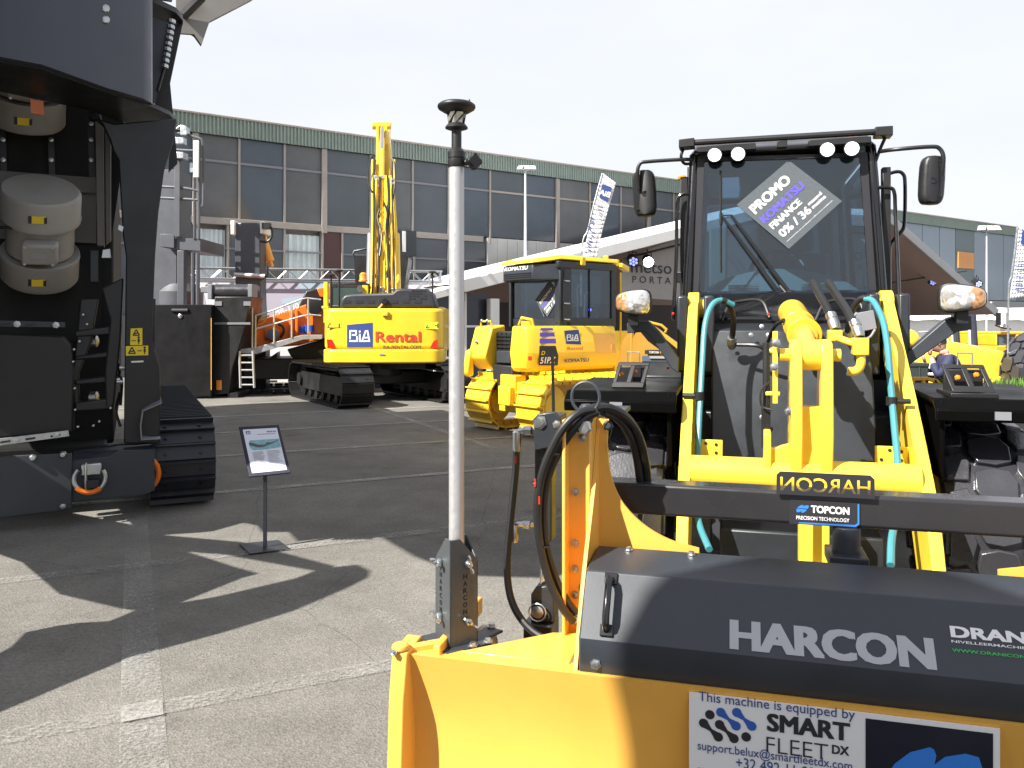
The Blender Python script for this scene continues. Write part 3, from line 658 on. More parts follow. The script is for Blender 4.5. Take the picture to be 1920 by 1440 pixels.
# front frame tower and hood panels
b = B()
b.prism([(-.46,2.62,.30),(-.46,2.72,1.0),(-.46,2.98,1.62),(-.46,3.4,1.70),(-.46,3.4,.3)], (.93,0,0))
b.box(-.62,.64,3.0,3.5,.55,1.1); b.box(-.40,.42,2.2,2.7,.25,.55); b.box(-.55,.57,3.4,5.6,.45,.95)
b.build('front_frame', GRY, ld, bevel=.012)
b = B(); b.prism([(-.62,3.28,1.3),(-.62,3.2,1.70),(-.62,3.45,1.86),(-.62,3.75,1.9),(-.62,3.75,1.3)], (1.26,0,0)); hd = b.build('cowl', BLG, ld, bevel=.02)
b = B()
for x0, x1 in ((-.40,-.10),(.18,.48)):
    b.hose([(x0,3.17,1.68),(x0+.05,3.2,1.78),(x0+.12,3.22,1.81),(x1-.05,3.22,1.81),(x1,3.17,1.7)], .012)
b.build('cowl_moulding', BLK, hd)
for s in (-1, 1):
    b = B(); cx = .565*s+.005
    b.box(cx-.115, cx-.05, 2.93, 3.45, 1.35, 1.84); b.box(cx+.05, cx+.115, 2.93, 3.45, 1.35, 1.84)
    b.box(cx-.115, cx+.115, 3.3, 3.5, .9, 1.84); b.box(cx-.20*max(s,0)-.115*0, cx+.16, 3.35, 3.6, .4, 1.4)
    b.build('pivot_tower', GRY, ld, bevel=.014)
b = B()
for (px,py,y) in ((1370,645,2.9),(1408,628,2.93),(1428,781,2.7),(1440,628,2.93),(1590,700,2.75),(1428,612,2.95)): b.bolt(P(px,py,y=y)+V((0,-.03,0)), (0,-1,.2), .010, .012)
b.each('panel_bolt', ZNC, ld)
# lift arms
for s in (-1, 1):
    x0 = .575*s-.03
    pf = smooth_path([(x0,2.98,1.80),(x0,2.35,1.25),(x0,2.07,.98),(x0,1.9,.80),(x0,1.78,.58),(x0,1.72,.42)], 5)
    pb = smooth_path([(x0,1.98,.30),(x0,2.2,.62),(x0,2.5,.95),(x0,2.85,1.3),(x0,3.18,1.68)], 5)
    b = B(); nF = len(pf); m_ = len(pb)
    k = 14
    def samp(pp, t):
        i = min(int(t*(len(pp)-1)), len(pp)-2); u = t*(len(pp)-1)-i; return pp[i].lerp(pp[i+1], u)
    for i in range(k):
        a0, a1 = samp(pf,i/k), samp(pf,(i+1)/k); c0, c1 = samp(pb,1-i/k), samp(pb,1-(i+1)/k); e = V((.06,0,0))
        b._add([a0,a1,c1,c0,a0+e,a1+e,c1+e,c0+e], [(0,1,2,3),(7,6,5,4),(0,4,5,1),(3,2,6,7)])
    b._add([pf[0],pb[-1],pf[0]+V((.06,0,0)),pb[-1]+V((.06,0,0))], [(0,1,3,2)])
    b.lathe([(.02,-.005),(.105,-.005),(.105,.065),(.02,.065)], (x0,3.08,1.76), (1,0,0), 24)
    arm = b.build('lift_arm', YEL, ld, bevel=.006)
    b = B(); xi = x0+.06 if s < 0 else x0-.16
    b.box(xi, xi+.16, 2.26, 2.275, .92, 1.02); bk = b.build('arm_tab', YEL, arm, bevel=.004)
    b = B()
    for dx, dz in ((.03,.03),(.07,.08),(.125,.03),(.125,.075)): b.lathe([(.009,0),(.009,.004),(.002,.004)], (xi+dx,2.2605,.92+dz), (0,-1,0), 10)
    b.each('tab_hole', BTX, bk)
    b = B(); b.lathe([(.06,0),(.06,.04),(.045,.05)], (x0+(.06 if s < 0 else -.04),3.08,1.76), (1,0,0), 18); b.build('pin_boss', YEL, arm)
b = B(); b.cyl((-.55,2.04,.885), (.55,2.04,.885), .082, n=28); b.box(-.55,.55,1.80,1.86,.40,.47); tt = b.build('cross_tube', YEL, ld)
YXA = mat('cylinder_shaded_yellow', (.80,.46,.03), .38, var=.05, coat=.2)  # yellow barrel turned amber, its shading put into the colour
# central lever
b = B()
for x0 in (-.052, .092):
    b.prism([(x0,1.98,.86),(x0,1.93,1.1),(x0,1.95,1.48),(x0,1.98,1.56),(x0,2.06,1.58),(x0,2.14,1.52),(x0,2.22,1.2),(x0,2.26,.86)], (.055,0,0))
b.prism([(-.01,2.0,.86),(-.01,1.99,1.24),(-.01,2.10,1.24),(-.01,2.14,.86)], (.11,0,0))
b.prism([(-.18,1.97,.80),(-.18,1.97,1.10),(-.18,2.03,1.12),(-.18,2.16,.8)], (.035,0,0)); b.prism([(-.15,2.0,.86),(-.05,2.0,.86),(-.05,2.0,1.05),(-.15,2.0,1.02)], (0,.05,0))
b.box(-.02,.12,1.86,1.95,.36,.86); b.box(.01,.04,1.8,1.86,.36,.8)
lv = b.build('tilt_lever', YEL, ld, bevel=.006)
b = B(); b.cyl((.004,2.04,1.50), (.091,2.04,1.50), .078, n=28); b.cyl((-.10,2.04,1.50),(.19,2.04,1.50),.032,n=18); b.build('lever_pin', YEL, lv)
c0, c1 = P(1508,627,y=2.38), P(1485,586,y=3.05)
ax = (c1-c0).normalized()
b = B(); b.cyl(c0, c1, .084, n=30); b.lathe([(.05,-.015),(.092,-.015),(.092,.03),(.084,.03)], c0, ax, 30); b.lathe([(.086,.25),(.089,.255),(.089,.27),(.086,.275)], c0, ax, 30); tc_ = b.build('tilt_cylinder', YXA, ld, bevel=.004)
b = B(); b.cyl(V((.05,2.08,1.51)), c0, .046, n=22); b.lathe([(.052,-.026),(.066,-.026),(.066,-.02)], c0, ax, 24); b.build('rod', AMB, tc_)
b = B(); b.obox(c0+V((.15,-.05,-.005)), (.035,0,0),(0,.05,0),(0,0,.03)); b.obox(c0+V((.26,-.16,-.06)), (.038,0,0),(0,.05,0),(0,0,.045))
b.tube(smooth_path([c0+V((.13,-.05,0)), c0+V((.19,-.13,-.03)), c0+V((.25,-.16,-.05))],4), .02); b.tube(smooth_path([c0+V((.26,-.17,-.08)),c0+V((.262,-.18,-.15)),c0+V((.24,-.18,-.185)),c0+V((.2,-.18,-.19))],4),.024)
b.build('valve_block', YEL, tc_, bevel=.006)
b = B()
for o_, e_ in ((c0+V((.155,-.04,.03)), c0+V((.07,.3,.30))), (c0+V((.26,-.15,-.01)), c0+V((.155,.3,.30)))):
    b.hose([o_, o_.lerp(e_,.35)+V((0,0,.02)), o_.lerp(e_,.7)+V((0,0,.01)), e_], .023)
b.build('cylinder_hose', HOS, tc_)
b = B()
for o_ in (c0+V((.155,-.04,.03)), c0+V((.26,-.15,-.01))): b.lathe([(.026,0),(.03,.02),(.03,.05),(.026,.06),(.03,.065),(.03,.095),(.024,.1)], o_, (-.18,.45,.78), 12)
b.each('hose_ferrule', ZNC, tc_)
# little lock lever plate and couplings at the left of the lever
b = B(); b.box(-.135,-.11,2.02,2.06,1.25,1.62); b.tube([(-.16,2.06,1.52),(-.11,2.04,1.52)], .016); b.tube([(-.17,2.03,1.30),(-.10,2.03,1.30)],.012); b.build('position_link', YEL, lv, bevel=.003)
b = B(); b.tube([(-.165,2.05,1.56),(-.165,2.05,1.1)], .018, 8); b.box(-.19,-.145,2.03,2.06,1.02,1.22); b.hose([(-.15,2.03,1.36),(-.19,2.01,1.32),(-.19,2.01,1.24),(-.14,2.0,1.22)], .006); b.build('coupler_valve', BLK, lv)
b = B(); b.bolt((-.13,1.99,1.44),(0,-1,0),.015,.02); b.bolt((-.06,1.96,1.22),(0,-1,0),.015,.02); b.bolt((-.12,1.99,1.56),(0,-1,0),.016,.02); b.each('fitting', ZNC, lv)
# arm hoses: a long teal run and the short black drop behind
def armhose(tp, bp, ps):
    b = B(); b.hose([P(px,py,y=y) for px,py,y in tp], .017, 10); h = b.build('arm_hose', TEA, ld)
    b = B(); b.hose([P(px,py,y=y) for px,py,y in bp], .0175, 10); b.build('black_section', HOS, h)
    b = B()
    for px, py, y in ps:
        c = P(px,py,y=y); b.tube([c+V((0,0,-.022)), c+V((0,0,.022))], .028, 10); b.tube([c, c+V((-.09 if px < 1500 else .09,0,0))], .014)
    b.build('hose_clamp', BLK, h)
    b = B(); c = P(*bp[-1][:2], y=bp[-1][2]); b.lathe([(.026,-.03),(.03,0),(.03,.03),(.022,.05)], c, (0,.6,-.8), 10); b.build('ferrule', ZNC, h)
armhose([(1375,572,2.66),(1352,563,2.62),(1334,574,2.58),(1322,610,2.52),(1317,680,2.42),(1312,770,2.3),(1308,860,2.18),(1306,940,2.05),(1312,985,1.9),(1330,1030,1.7)],
        [(1352,563,2.62),(1362,566,2.64),(1371,580,2.68),(1375,605,2.72),(1372,640,2.80)], [(1311,742,2.33)])
armhose([(1622,560,2.62),(1638,566,2.58),(1655,600,2.5),(1664,650,2.42),(1670,720,2.33),(1677,800,2.22),(1683,870,2.1),(1682,950,1.95),(1672,1010,1.75),(1670,1060,1.6)],
        [(1632,563,2.6),(1618,559,2.63),(1604,570,2.66),(1594,595,2.7),(1588,628,2.78)], [(1672,752,2.29)])
b = B(); c = P(1622,602,y=2.9); b.obox(c,(.05,0,.01),(0,.04,0),(-.01,0,.055)); b.hose([c+V((-.05,-.03,.05)),c+V((-.08,-.05,0)),c+V((-.06,-.05,-.08)),c+V((.01,-.05,-.1)),c+V((.05,-.04,-.05))],.008); b.build('hose_coupling', LGR, ld, bevel=.008)
# hose arcs behind the arms
b = B(); b.hose([P(1378,646,y=2.75),P(1420,648,y=2.7),P(1440,660,y=2.72)],.012); b.hose([P(1470,600,y=2.6),P(1452,612,y=2.7),P(1440,640,y=2.85)],.012); b.build('pilot_hose', HOS, ld)
# ------------------------------------------------------------------ cab
CY = 3.72
def C3(px, py, y=CY): return P(px, py, y=y)
tl, tr_, bl, br = C3(1308,296), C3(1626,286), C3(1296,558), C3(1645,556)
zt_, zb_ = tl.z, bl.z
xt0, xt1, xb0, xb1 = tl.x, tr_.x, bl.x, br.x
zroof = 2.98; DEP = 1.45
b = B()
b.tube([(xb0-.03,CY,.95),(xb0-.03,CY,zb_),(xt0-.025,CY+.02,zt_+.02),(xt0+.02,CY+.05,zroof-.04)], .036, 12)
b.tube([(xb1+.03,CY,.95),(xb1+.03,CY,zb_),(xt1+.025,CY+.02,zt_+.02),(xt1-.02,CY+.05,zroof-.04)], .036, 12)
for x, xx in ((xb0-.03,xt0),(xb1+.03,xt1)):
    b.tube([(x,CY+DEP,.95),(xx,CY+DEP,zroof-.04)], .04, 10); b.box(x-.035,x+.035,CY,CY+DEP,.95,1.5)
    b.box(x-.03,x+.03,CY+.60,CY+.66,1.4,zroof-.05)
b.box(xb0-.03,xb1+.03,CY-.01,CY+.06,1.5,zb_-.005); b.box(xb0,xb1,CY+DEP-.04,CY+DEP+.03,.95,1.75); b.box(xt0,xt1,CY+DEP-.04,CY+DEP+.03,zroof-.25,zroof-.05)
cf = b.build('cab_frame', BLG, ld, bevel=.004)
b = B()
b.prism([(xt0-.03,CY-.03,zt_+.015),(xt0-.03,CY-.02,zroof-.06),(xt0-.03,CY+.08,zroof),(xt0-.03,CY+DEP+.06,zroof),(xt0-.03,CY+DEP+.08,zroof-.12),(xt0-.03,CY+.2,zroof-.12),(xt0-.03,CY+.05,zt_+.015)], (xt1-xt0+.06,0,0))
b.build('roof', BLG, ld, bevel=.02)
b = B(); b.prism([tl+V((0,.01,0)),tr_+V((0,.01,0)),br,bl], (0,.008,0)); ws = b.build('windscreen', GLS, ld, smooth=False)
b = B()
for x, xx in ((xb0-.03,xt0-.02),(xb1+.03,xt1+.02)):
    b.prism([(x,CY+.06,1.5),(x,CY+DEP-.06,1.5),(xx,CY+DEP-.06,zroof-.14),(xx,CY+.08,zroof-.14)], (.006,0,0))
b.build('side_window', GLS, ld, smooth=False)
b = B(); b.prism([(xb0+.02,CY+DEP,1.75),(xb1-.02,CY+DEP,1.75),(xt1-.02,CY+DEP,zroof-.24),(xt0+.02,CY+DEP,zroof-.24)], (0,.006,0)); b.build('rear_window', GLS, ld, smooth=False)
# glazing border and interior
b = B(); e = .028
b.prism([bl, bl+V((e*1.8,0,0)), tl+V((e*1.8,0,0)), tl], (0,-.004,0)); b.prism([br+V((-e*1.8,0,0)), br, tr_, tr_+V((-e*1.8,0,0))], (0,-.004,0)); b.prism([bl,br,br+V((0,0,e)),bl+V((0,0,e))], (0,-.005,0)); b.prism([tl+V((0,0,-e)),tr_+V((0,0,-e)),tr_,tl], (0,-.005,0))
b.build('glazing_border', BTX, ws)
b = B(); b.box(xb0+.03,xb1-.03,CY+.1,CY+DEP-.05,.98,1.3)
b.build('cab_floor', TRIM, ld)
b = B(); n=14; pts=[]
for i in range(n+1):
    u = i/n; x = xb0+.07+(xb1-xb0-.14)*u; pts.append((x, CY+.08, zb_-.02)); 
top = [(xb0+.07+(xb1-xb0-.14)*i/n, CY+.30, zb_+.05+.17*math.sin(math.pi*i/n)**.7) for i in range(n+1)]
for i in range(n):
    b._add([pts[i],pts[i+1],top[i+1],top[i]],[(0,1,2,3)])
    a, c = V(top[i]), V(top[i+1]); b._add([a,c,c+V((0,.25,.0)),a+V((0,.25,.0))],[(0,1,2,3)])
db = b.build('dashboard', mat('dash_teal_grey', (.17,.22,.22), .6, var=.08), ld)
b = B()
for cx in (.27,.73):
    x = xb0+.07+(xb1-xb0-.14)*cx
    for k in range(5): b.box(x-.11,x+.11,CY+.135+k*.014,CY+.142+k*.014,zb_+.043+k*.012,zb_+.05+k*.012)
b.build('air_vent', BTX, db)
sc_ = V((.0,CY+.42,zb_+.20)); b = B()
q = [sc_+V((.20*math.cos(a*.3142),.20*.55*math.sin(a*.3142),.20*.83*math.sin(a*.3142))) for a in range(20)]
b.tube(q,.017,8,closed=True); b.tube([sc_+V((-.19,0,0)),sc_,sc_+V((.19,0,0))],.014); b.tube([sc_,sc_+V((0,.0,-.3))],.04); b.build('steering_wheel', BLK, ld)
b = B(); b.prism([(-.02,CY+.95,1.3),(-.02,CY+1.02,2.25),(-.02,CY+1.16,2.25),(-.02,CY+1.18,1.3)], (.46,0,0)); b.box(-.03,.45,CY+.55,CY+1.1,1.42,1.58); b.box(.1,.32,CY+1.02,CY+1.14,2.26,2.45); b.build('seat', SEAT, ld, bevel=.05, seg=3)
b = B(); b.box(xt0+.05,xt1-.05,CY+.12,CY+DEP-.1,zroof-.2,zroof-.125); b.box(xt0+.05,xt0+.2,CY+1.1,CY+1.3,1.4,2.5); b.build('headliner', TRIM, ld, bevel=.02)
b = B(); c = C3(1370,352,CY+.18); b.obox(c,(.07,0,0),(0,.012,0),(0,0,.085)); b.build('cab_mirror', CHR, ld, bevel=.01)
# wipers
b = B()
pv = C3(1462,552,CY-.05); pw = C3(1480,550,CY-.05); wt_ = C3(1353,404,CY-.045); wu = C3(1371,403,CY-.045)
b.tube([pv, wt_], [.018,.008], 8); b.tube([pw, wu], [.018,.008], 8); b.tube([wt_,wu],.006); b.tube([C3(1351,320,CY-.03), C3(1352,510,CY-.03)], .009, 6); b.tube([C3(1352,400,CY-.035),C3(1352,420,CY-.035)],.014,6)
b.hose([pv+V((0,-.02,.06)),pv+V((.05,-.05,-.02)),pv+V((0,-.05,-.08))],.012); b.lathe([(.04,-.06),(.04,.03),(.02,.05)], pv+V((0,0,-.02)),(0,-1,.2),14); b.lathe([(.04,-.06),(.04,.03),(.02,.05)], pw+V((.01,0,-.02)),(0,-1,.2),14)
b.build('wiper', BLK, ld)
# lamp bar above the roof
LY = CY-.09
b = B(); a, c = P(1281,268,y=LY), P(1664,247,y=LY); a.z = c.z = (a.z+c.z)/2
b.tube([a,c], .022, 10); b.prism([a+V((-.03,-.03,-.035)),a+V((.08,-.03,-.03)),a+V((.08,-.03,.03)),a+V((-.03,-.03,.025))],(0,.12,0)); b.prism([c+V((-.08,-.03,-.03)),c+V((.03,-.03,-.035)),c+V((.03,-.03,.03)),c+V((-.08,-.03,.03))],(0,.12,0))
b.tube(smooth_path([a+V((0,.06,-.02)), P(1277,294,y=LY+.05), P(1284,307,y=LY+.1), P(1302,305,y=CY)],4), .012); b.tube(smooth_path([c+V((0,.06,-.02)), P(1650,280,y=LY+.1), P(1642,302,y=CY)],4), .012)
b.box(P(1457,262,y=LY).x, P(1476,262,y=LY).x, LY-.01, LY+.03, a.z-.07, a.z-.02)
for px in (1362, 1574): xx = P(px,280,y=LY).x; b.box(xx-.2, xx+.2, LY-.02, LY+.06, a.z-.075, a.z-.03)
lb = b.build('lamp_bar', BLK, ld, bevel=.006)
for i, (px, py) in enumerate(((1340,291),(1384,289),(1551,281),(1597,279))):
    c = P(px,py,y=LY-.01); ax = V((0,-1,-.12)).normalized()
    b = B(); b.lathe([(.02,-.07),(.045,-.05),(.053,.0),(.053,.012),(.048,.014)], c, ax, 24); b.tube([c+V((0,.04,.03)),V((c.x,LY+.03,a.z-.06))],.01); wl = b.build('work_lamp', BLK, lb)
    b = B(); b.lathe([(.047,0),(.044,.006),(.02,.010),(.001,.011)], c+ax*.012, ax, 24); b.build('lens', mat('lit_lamp_%d' % i, (.85,.85,.85), .25, emit=(1,1,.98,1.0)), wl)
b = B(); c = P(1600,262,y=CY+.5); b.lathe([(.06,0),(.06,.05),(.05,.10),(.02,.12)], (c.x,c.y,zroof), (0,0,1), 18); b.build('beacon', ORL, ld)
# mirrors and grab rails
def mirror(tubepts, cx0, cx1, cy0, cy1, yy, tilt, side):
    b = B(); b.tube(smooth_path([P(px,py,y=y) for px,py,y in tubepts],5), .014, 8); mo = b.build('mirror_arm', BLK, ld)
    a, c = P(cx0,cy0,y=yy), P(cx1,cy1,y=yy); w, h = (c.x-a.x)/2, (a.z-c.z)/2; m0 = (a+c)/2
    b = B(); N = 20; rings = ((0,.96),(.02,1.0),(.05,.97),(.085,.80),(.10,.5))
    vs = []
    for d, s_ in rings:
        for k in range(N):
            q = 2*math.pi*k/N; cq, sq = math.cos(q), math.sin(q); ex = .45
            x = math.copysign(abs(cq)**ex, cq)*w*(s_ if s_ < .97 else s_); z = math.copysign(abs(sq)**ex, sq)*h*(s_*.1+.9 if s_ > .6 else s_*.1+.9*.98)
            vs.append(m0+V((x+z*.05*side, .03-d+x*tilt, z)))
    fs = [(i*N+k,i*N+(k+1)%N,(i+1)*N+(k+1)%N,(i+1)*N+k) for i in range(len(rings)-1) for k in range(N)] + [tuple(range(N-1,-1,-1)), tuple((len(rings)-1)*N+k for k in range(N))]
    b._add(vs, fs); ms = b.build('mirror_shell', BLK, mo, ang=50)
    b = B(); d = m0+V((w*.12*-side, -.07, -.01)); b.lathe([(.022,0),(.02,.006),(.012,.004),(.002,.003)], d, (0,-1,0), 16); b.build('mirror_boss', BLG, ms)
    b = B(); xx = m0.x+side*w*.45; b.tube([(xx,yy-.055,m0.z-h*.75),(xx+.006,yy-.065,m0.z+h*.75)],.010,8)
    for zz in (-.72,.72,.55): b.bolt((xx,yy-.06,m0.z+h*zz),(0,-1,0),.008,.012)
    b.build('mirror_clamp', BLG, ms)
mirror([(1650,284,CY),(1680,280,CY-.1),(1745,275,CY-.12),(1762,279,CY-.12),(1769,296,CY-.12),(1766,330,CY-.1)], 1721,1773,295,383, CY-.05, .25, 1)
mirror([(1302,300,CY),(1280,299,CY-.03),(1215,303,CY-.05),(1200,307,CY-.05),(1195,325,CY-.05),(1197,355,CY-.03)], 1186,1231,321,406, CY+.05, -.2, -1)
b = B()
b.tube(smooth_path([P(1300,364,y=CY),P(1282,364,y=CY),P(1272,372,y=CY),P(1269,400,y=CY),P(1268,480,y=CY),P(1262,600,y=CY-.1)],5), .013)
b.tube(smooth_path([P(1640,352,y=CY),P(1668,352,y=CY),P(1677,362,y=CY),P(1679,400,y=CY),P(1686,560,y=CY-.1)],5), .013)
b.tube(smooth_path([P(1655,330,y=CY+.3),P(1680,322,y=CY+.3),P(1693,326,y=CY+.3),P(1697,345,y=CY+.3),P(1696,415,y=CY+.3),P(1690,435,y=CY+.3),P(1676,450,y=CY+.3),P(1668,470,y=CY+.3),P(1668,550,y=CY+.3)],5), .013)
b.each('grab_rail', BLG, ld)
b = B(); b.obox(P(1278,334,y=CY+.1),(.03,0,0),(0,.02,0),(0,0,.018)); b.build('side_indicator', ORL, ld, bevel=.006)
b = B(); b.obox(P(1282,520,y=CY+.1),(.05,0,0),(0,.05,0),(0,0,.04)); b.box(P(1276,500,y=CY+.1).x,P(1290,500,y=CY+.1).x,CY+.05,CY+.12,1.6,2.75); b.box(P(1652,500,y=CY+.1).x,P(1668,500,y=CY+.1).x,CY+.05,CY+.12,1.2,2.75); b.each('door_frame', BLK, ld, bevel=.006)
# headlights on their bent brackets
for s, cpx, cpy, wpx, hpx, yy, arm_ in ((-1,1187,567,72,50,2.75,[(1175,607),(1186,602),(1216,602),(1236,622),(1272,672),(1272,700),(1258,690),(1222,634),(1210,622),(1176,625)]),
                                    (1,1805,559,88,54,2.85,[(1697,680),(1698,664),(1772,600),(1784,594),(1822,592),(1823,618),(1795,622),(1700,688)])):
    b = B(); ya = yy+.05
    b.prism([P(px,py,y=ya) for px,py in arm_], (0,.09,0)); br_ = b.build('lamp_bracket', GRY2, ld, bevel=.006)
    c = P(cpx,cpy,y=yy-.06); w = wpx/FPX*4.45*.5; h = hpx/FPX*4.3*.5
    if s > 0: w = wpx/FPX*4.05*.5; h = hpx/FPX*4.05*.5
    def shell(sc, yo, N=28):
        out = []
        for k in range(N):
            q = 2*math.pi*k/N; cq, sq = math.cos(q), math.sin(q)
            x = math.copysign(abs(cq)**.6, cq)*w*sc; z = math.copysign(abs(sq)**.55, sq)*h*sc*(1-.22*(x/w)*s)
            out.append(c+V((x, yo+.03*(x/w)**2, z)))
        return out
    def loft(rs):
        b = B(); N = 28; vs = [v for r in rs for v in r]
        b._add(vs, [(i*N+k,i*N+(k+1)%N,(i+1)*N+(k+1)%N,(i+1)*N+k) for i in range(len(rs)-1) for k in range(N)]+[tuple(range(N-1,-1,-1)),tuple((len(rs)-1)*N+k for k in range(N))]); return b
    hl = loft([shell(.6,.10), shell(.95,.06), shell(1.06,0), shell(1.06,-.03), shell(.99,-.034)]).build('headlight', BLK, ld, ang=50)
    lo = loft([shell(.985,-.03), shell(.97,-.045), shell(.8,-.062), shell(.4,-.07)]); 
    le = lo.build('lens', [LENS, LENA], hl, ang=60)
    for f in le.data.polygons:
        xm = sum(le.data.vertices[i].co.x for i in f.vertices)/len(f.vertices)
        if (xm-c.x)*s > w*.18: f.material_index = 1
    b = B(); b.obox(c+V((0,.03,-h-.03)),(.03,0,0),(0,.03,0),(0,0,.04)); b.build('lamp_mount', BLK, hl)
# black slotted step boxes on the fenders
for s, x0, x1, y0, y1 in ((-1,1146,1206,726,681),(1,1786,1868,735,686)):
    yy = 2.42 if s < 0 else 2.3
    a, c = P(x0,y0,y=yy), P(x1,y1,y=yy); b = B(); tz = V((0,.10,0)); X0, X1, Z0, Z1 = a.x, c.x, a.z, c.z; t = (X1-X0)*.13
    sh_ = -.03*s
    for xa, xb in ((X0,X0+t),((X0+X1)/2-t*.6,(X0+X1)/2+t*.6),(X1-t,X1)): b.prism([(xa+0,yy,Z0),(xb,yy,Z0),(xb+sh_,yy+.10,Z1),(xa+sh_,yy+.10,Z1)],(0,.02,0))
    for k0, k1 in ((0,.22),(.86,1)): b.prism([(X0+sh_*k0,yy-.002+.1*k0,Z0+(Z1-Z0)*k0),(X1+sh_*k0,yy-.002+.1*k0,Z0+(Z1-Z0)*k0),(X1+sh_*k1,yy-.002+.1*k1,Z0+(Z1-Z0)*k1),(X0+sh_*k1,yy-.002+.1*k1,Z0+(Z1-Z0)*k1)],(0,.024,0))
    b.box(X0-.01,X1+.01,yy-.01,yy+.3,Z0-.03,Z0-.004); b.box(X0+.005,X1-.005,yy+.2,yy+.22,Z0-.01,Z1-.03)
    st = b.build('step_box', BLK, ld, bevel=.005)
    b = B(); xm = (X0+X1)/2-.02*s
    b.tube([(xm-.03,yy+.11,Z1),(xm-.03,yy+.11,Z1+.06),(xm+.04,yy+.11,Z1+.06),(xm+.04,yy+.11,Z1)], .004, 6); b.build('step_wire', ZNC, st)
    b = B()
    for k in (0,1): b.bolt((X0+t*1.9+k*(X1-X0)*.44, yy+.11, Z0+(Z1-Z0)*(.62 if k else .5)), (0,-1,0), .010, .02)
    b.build('amber_stud', ORL, st)
# cab side column bits, rear of the machine
b = B(); b.box(-.55,.57,5.1,6.2,.9,1.75); b.box(-.7,.72,6.15,6.4,.5,1.3); b.build('engine_hood', YEL, ld, bevel=.05)
b = B(); b.box(-1.1,-.62,3.5,3.9,.5,.6); b.box(.64,1.1,3.5,3.9,.5,.6); b.box(-.66,-.60,3.4,4.4,.6,1.5); b.box(.64,.70,3.4,4.4,.6,1.5); b.each('access_step', BLK, ld, bevel=.01)
b = B()
for px,py,y in ((1441,589,3.2),(1262,588,3.3),(1252,690,3.3)): c = P(px,py,y=y-.06); b.lathe([(.010,0),(.009,.006),(.002,.008)], c, (0,-1,0), 12)
b.each('marker_lamp', RED, ld)

# ------------------------------------------------------------------ promotion poster inside the windscreen
pp = [C3(1478,303,CY+.03), C3(1577,379,CY+.03), C3(1478,468,CY+.03), C3(1381,386,CY+.03)]
pt = thing('promotion_poster', 'grey square poster standing on one corner behind the loader windscreen, white PROMO print', 'poster', LF)
POS = mat('poster_grey', (.085,.10,.115), .8, var=.25, vs=90, rvar=0)
b = B(); b.prism(pp, (0,.004,0)); po = b.build('sheet', POS, pt)
# the sheet shows from in front of the glass: poster fixed on the outside face
for v in po.data.vertices: v.co.y -= .05
ctr = sum((p for p in pp), V((0,0,0)))/4 + V((0,-.054,0))
ux = (pp[0]-pp[3]).normalized(); uy = (pp[0]-pp[1]).normalized(); wd_ = (pp[0]-pp[3]).length; ht_ = (pp[0]-pp[1]).length
og = pp[3] + V((0,-.0515,0)); uyu = (pp[3]-pp[2]).normalized(); O = pp[2]+V((0,-.0515,0))
def PT(u, v): return O + (pp[1]-pp[2])*u + (pp[3]-pp[2])*v
ud = (pp[1]-pp[2])
for body, u, v, w, h, m_, bo in (('PROMO',.07,.70,.72,.16,WTX,.04),('KOMATSU',.05,.505,.80,.125,VIO,.04),('FINANCE',.07,.36,.57,.105,WTX,.035),('0% / 36',.07,.175,.57,.125,WTX,.03),('maand',.66,.265,.25,.055,WTX,.012),('moins',.66,.19,.25,.055,WTX,.012),('voorwaarden en producten / offre sous conditions',.06,.085,.88,.028,WTX,.0)):
    tfit(body, m_, po, PT(u,v), ud, uyu, w*wd_, h*ht_, bo, ext=.0012)
# ================================================================== levelling blade on the loader
bd_ = thing('levelling_blade', 'amber grading blade with dark hood box carried in front of the wheel loader', 'grader blade', LF)
def mb_y(z): 
    t = (z-.02)/.625; return .055*math.sin(math.pi*min(max(t,0),1))*.9 + (.0 if t > .2 else -.04*(1-t/.2))
b = B(); n = 16; X0, X1 = -1.285, 1.285
ys = [(mb_y(.02+.625*i/n), .02+.625*i/n) for i in range(n+1)]
front = [(y,z) for y,z in ys]; back = [(y+.014,z) for y,z in ys][::-1]
b.prism([(X0,y,z) for y,z in front+back], (X1-X0,0,0))
b.box(X0,X1,.004,.075,.629,.643)
for i in range(4): x = X0+.15+i*.75; b.box(x,x+.015,.085,.2,.05,.62)
b.build('moldboard', AMB, bd_, ang=25)
# end plate left and right
for s in (-1, 1):
    x0 = -1.335 if s < 0 else 1.285
    b = B(); b.prism([(x0,-.055,.0),(x0,-.06,.30),(x0,-.045,.52),(x0,-.02,.655),(x0,.10,.665),(x0,.24,.5),(x0,.26,.0)], (.05,0,0))
    b.lathe([(.026,0),(.028,.012),(.022,.02),(.01,.021)], (x0+.02,-.0,.655), (0,0,1), 18)
    ep = b.build('end_plate', AMB, bd_, bevel=.008)
    b = B(); xx = x0+.025; sg = -s
    b.obox((xx+sg*.11,.22,.655), (.005,.2,.01), (.012,0,0), (0,0,.028)); b.obox((xx+sg*.07,.07,.645),(.09*sg,.06,.006),(.008*sg,-.012,0),(0,0,.018)); b.build('end_brace', AMB, ep, bevel=.005)
    b = B(); b.bolt((x0+.012,-.035,.657),(0,-.3,1),.008,.008); b.build('end_bolt', ZNC, ep)
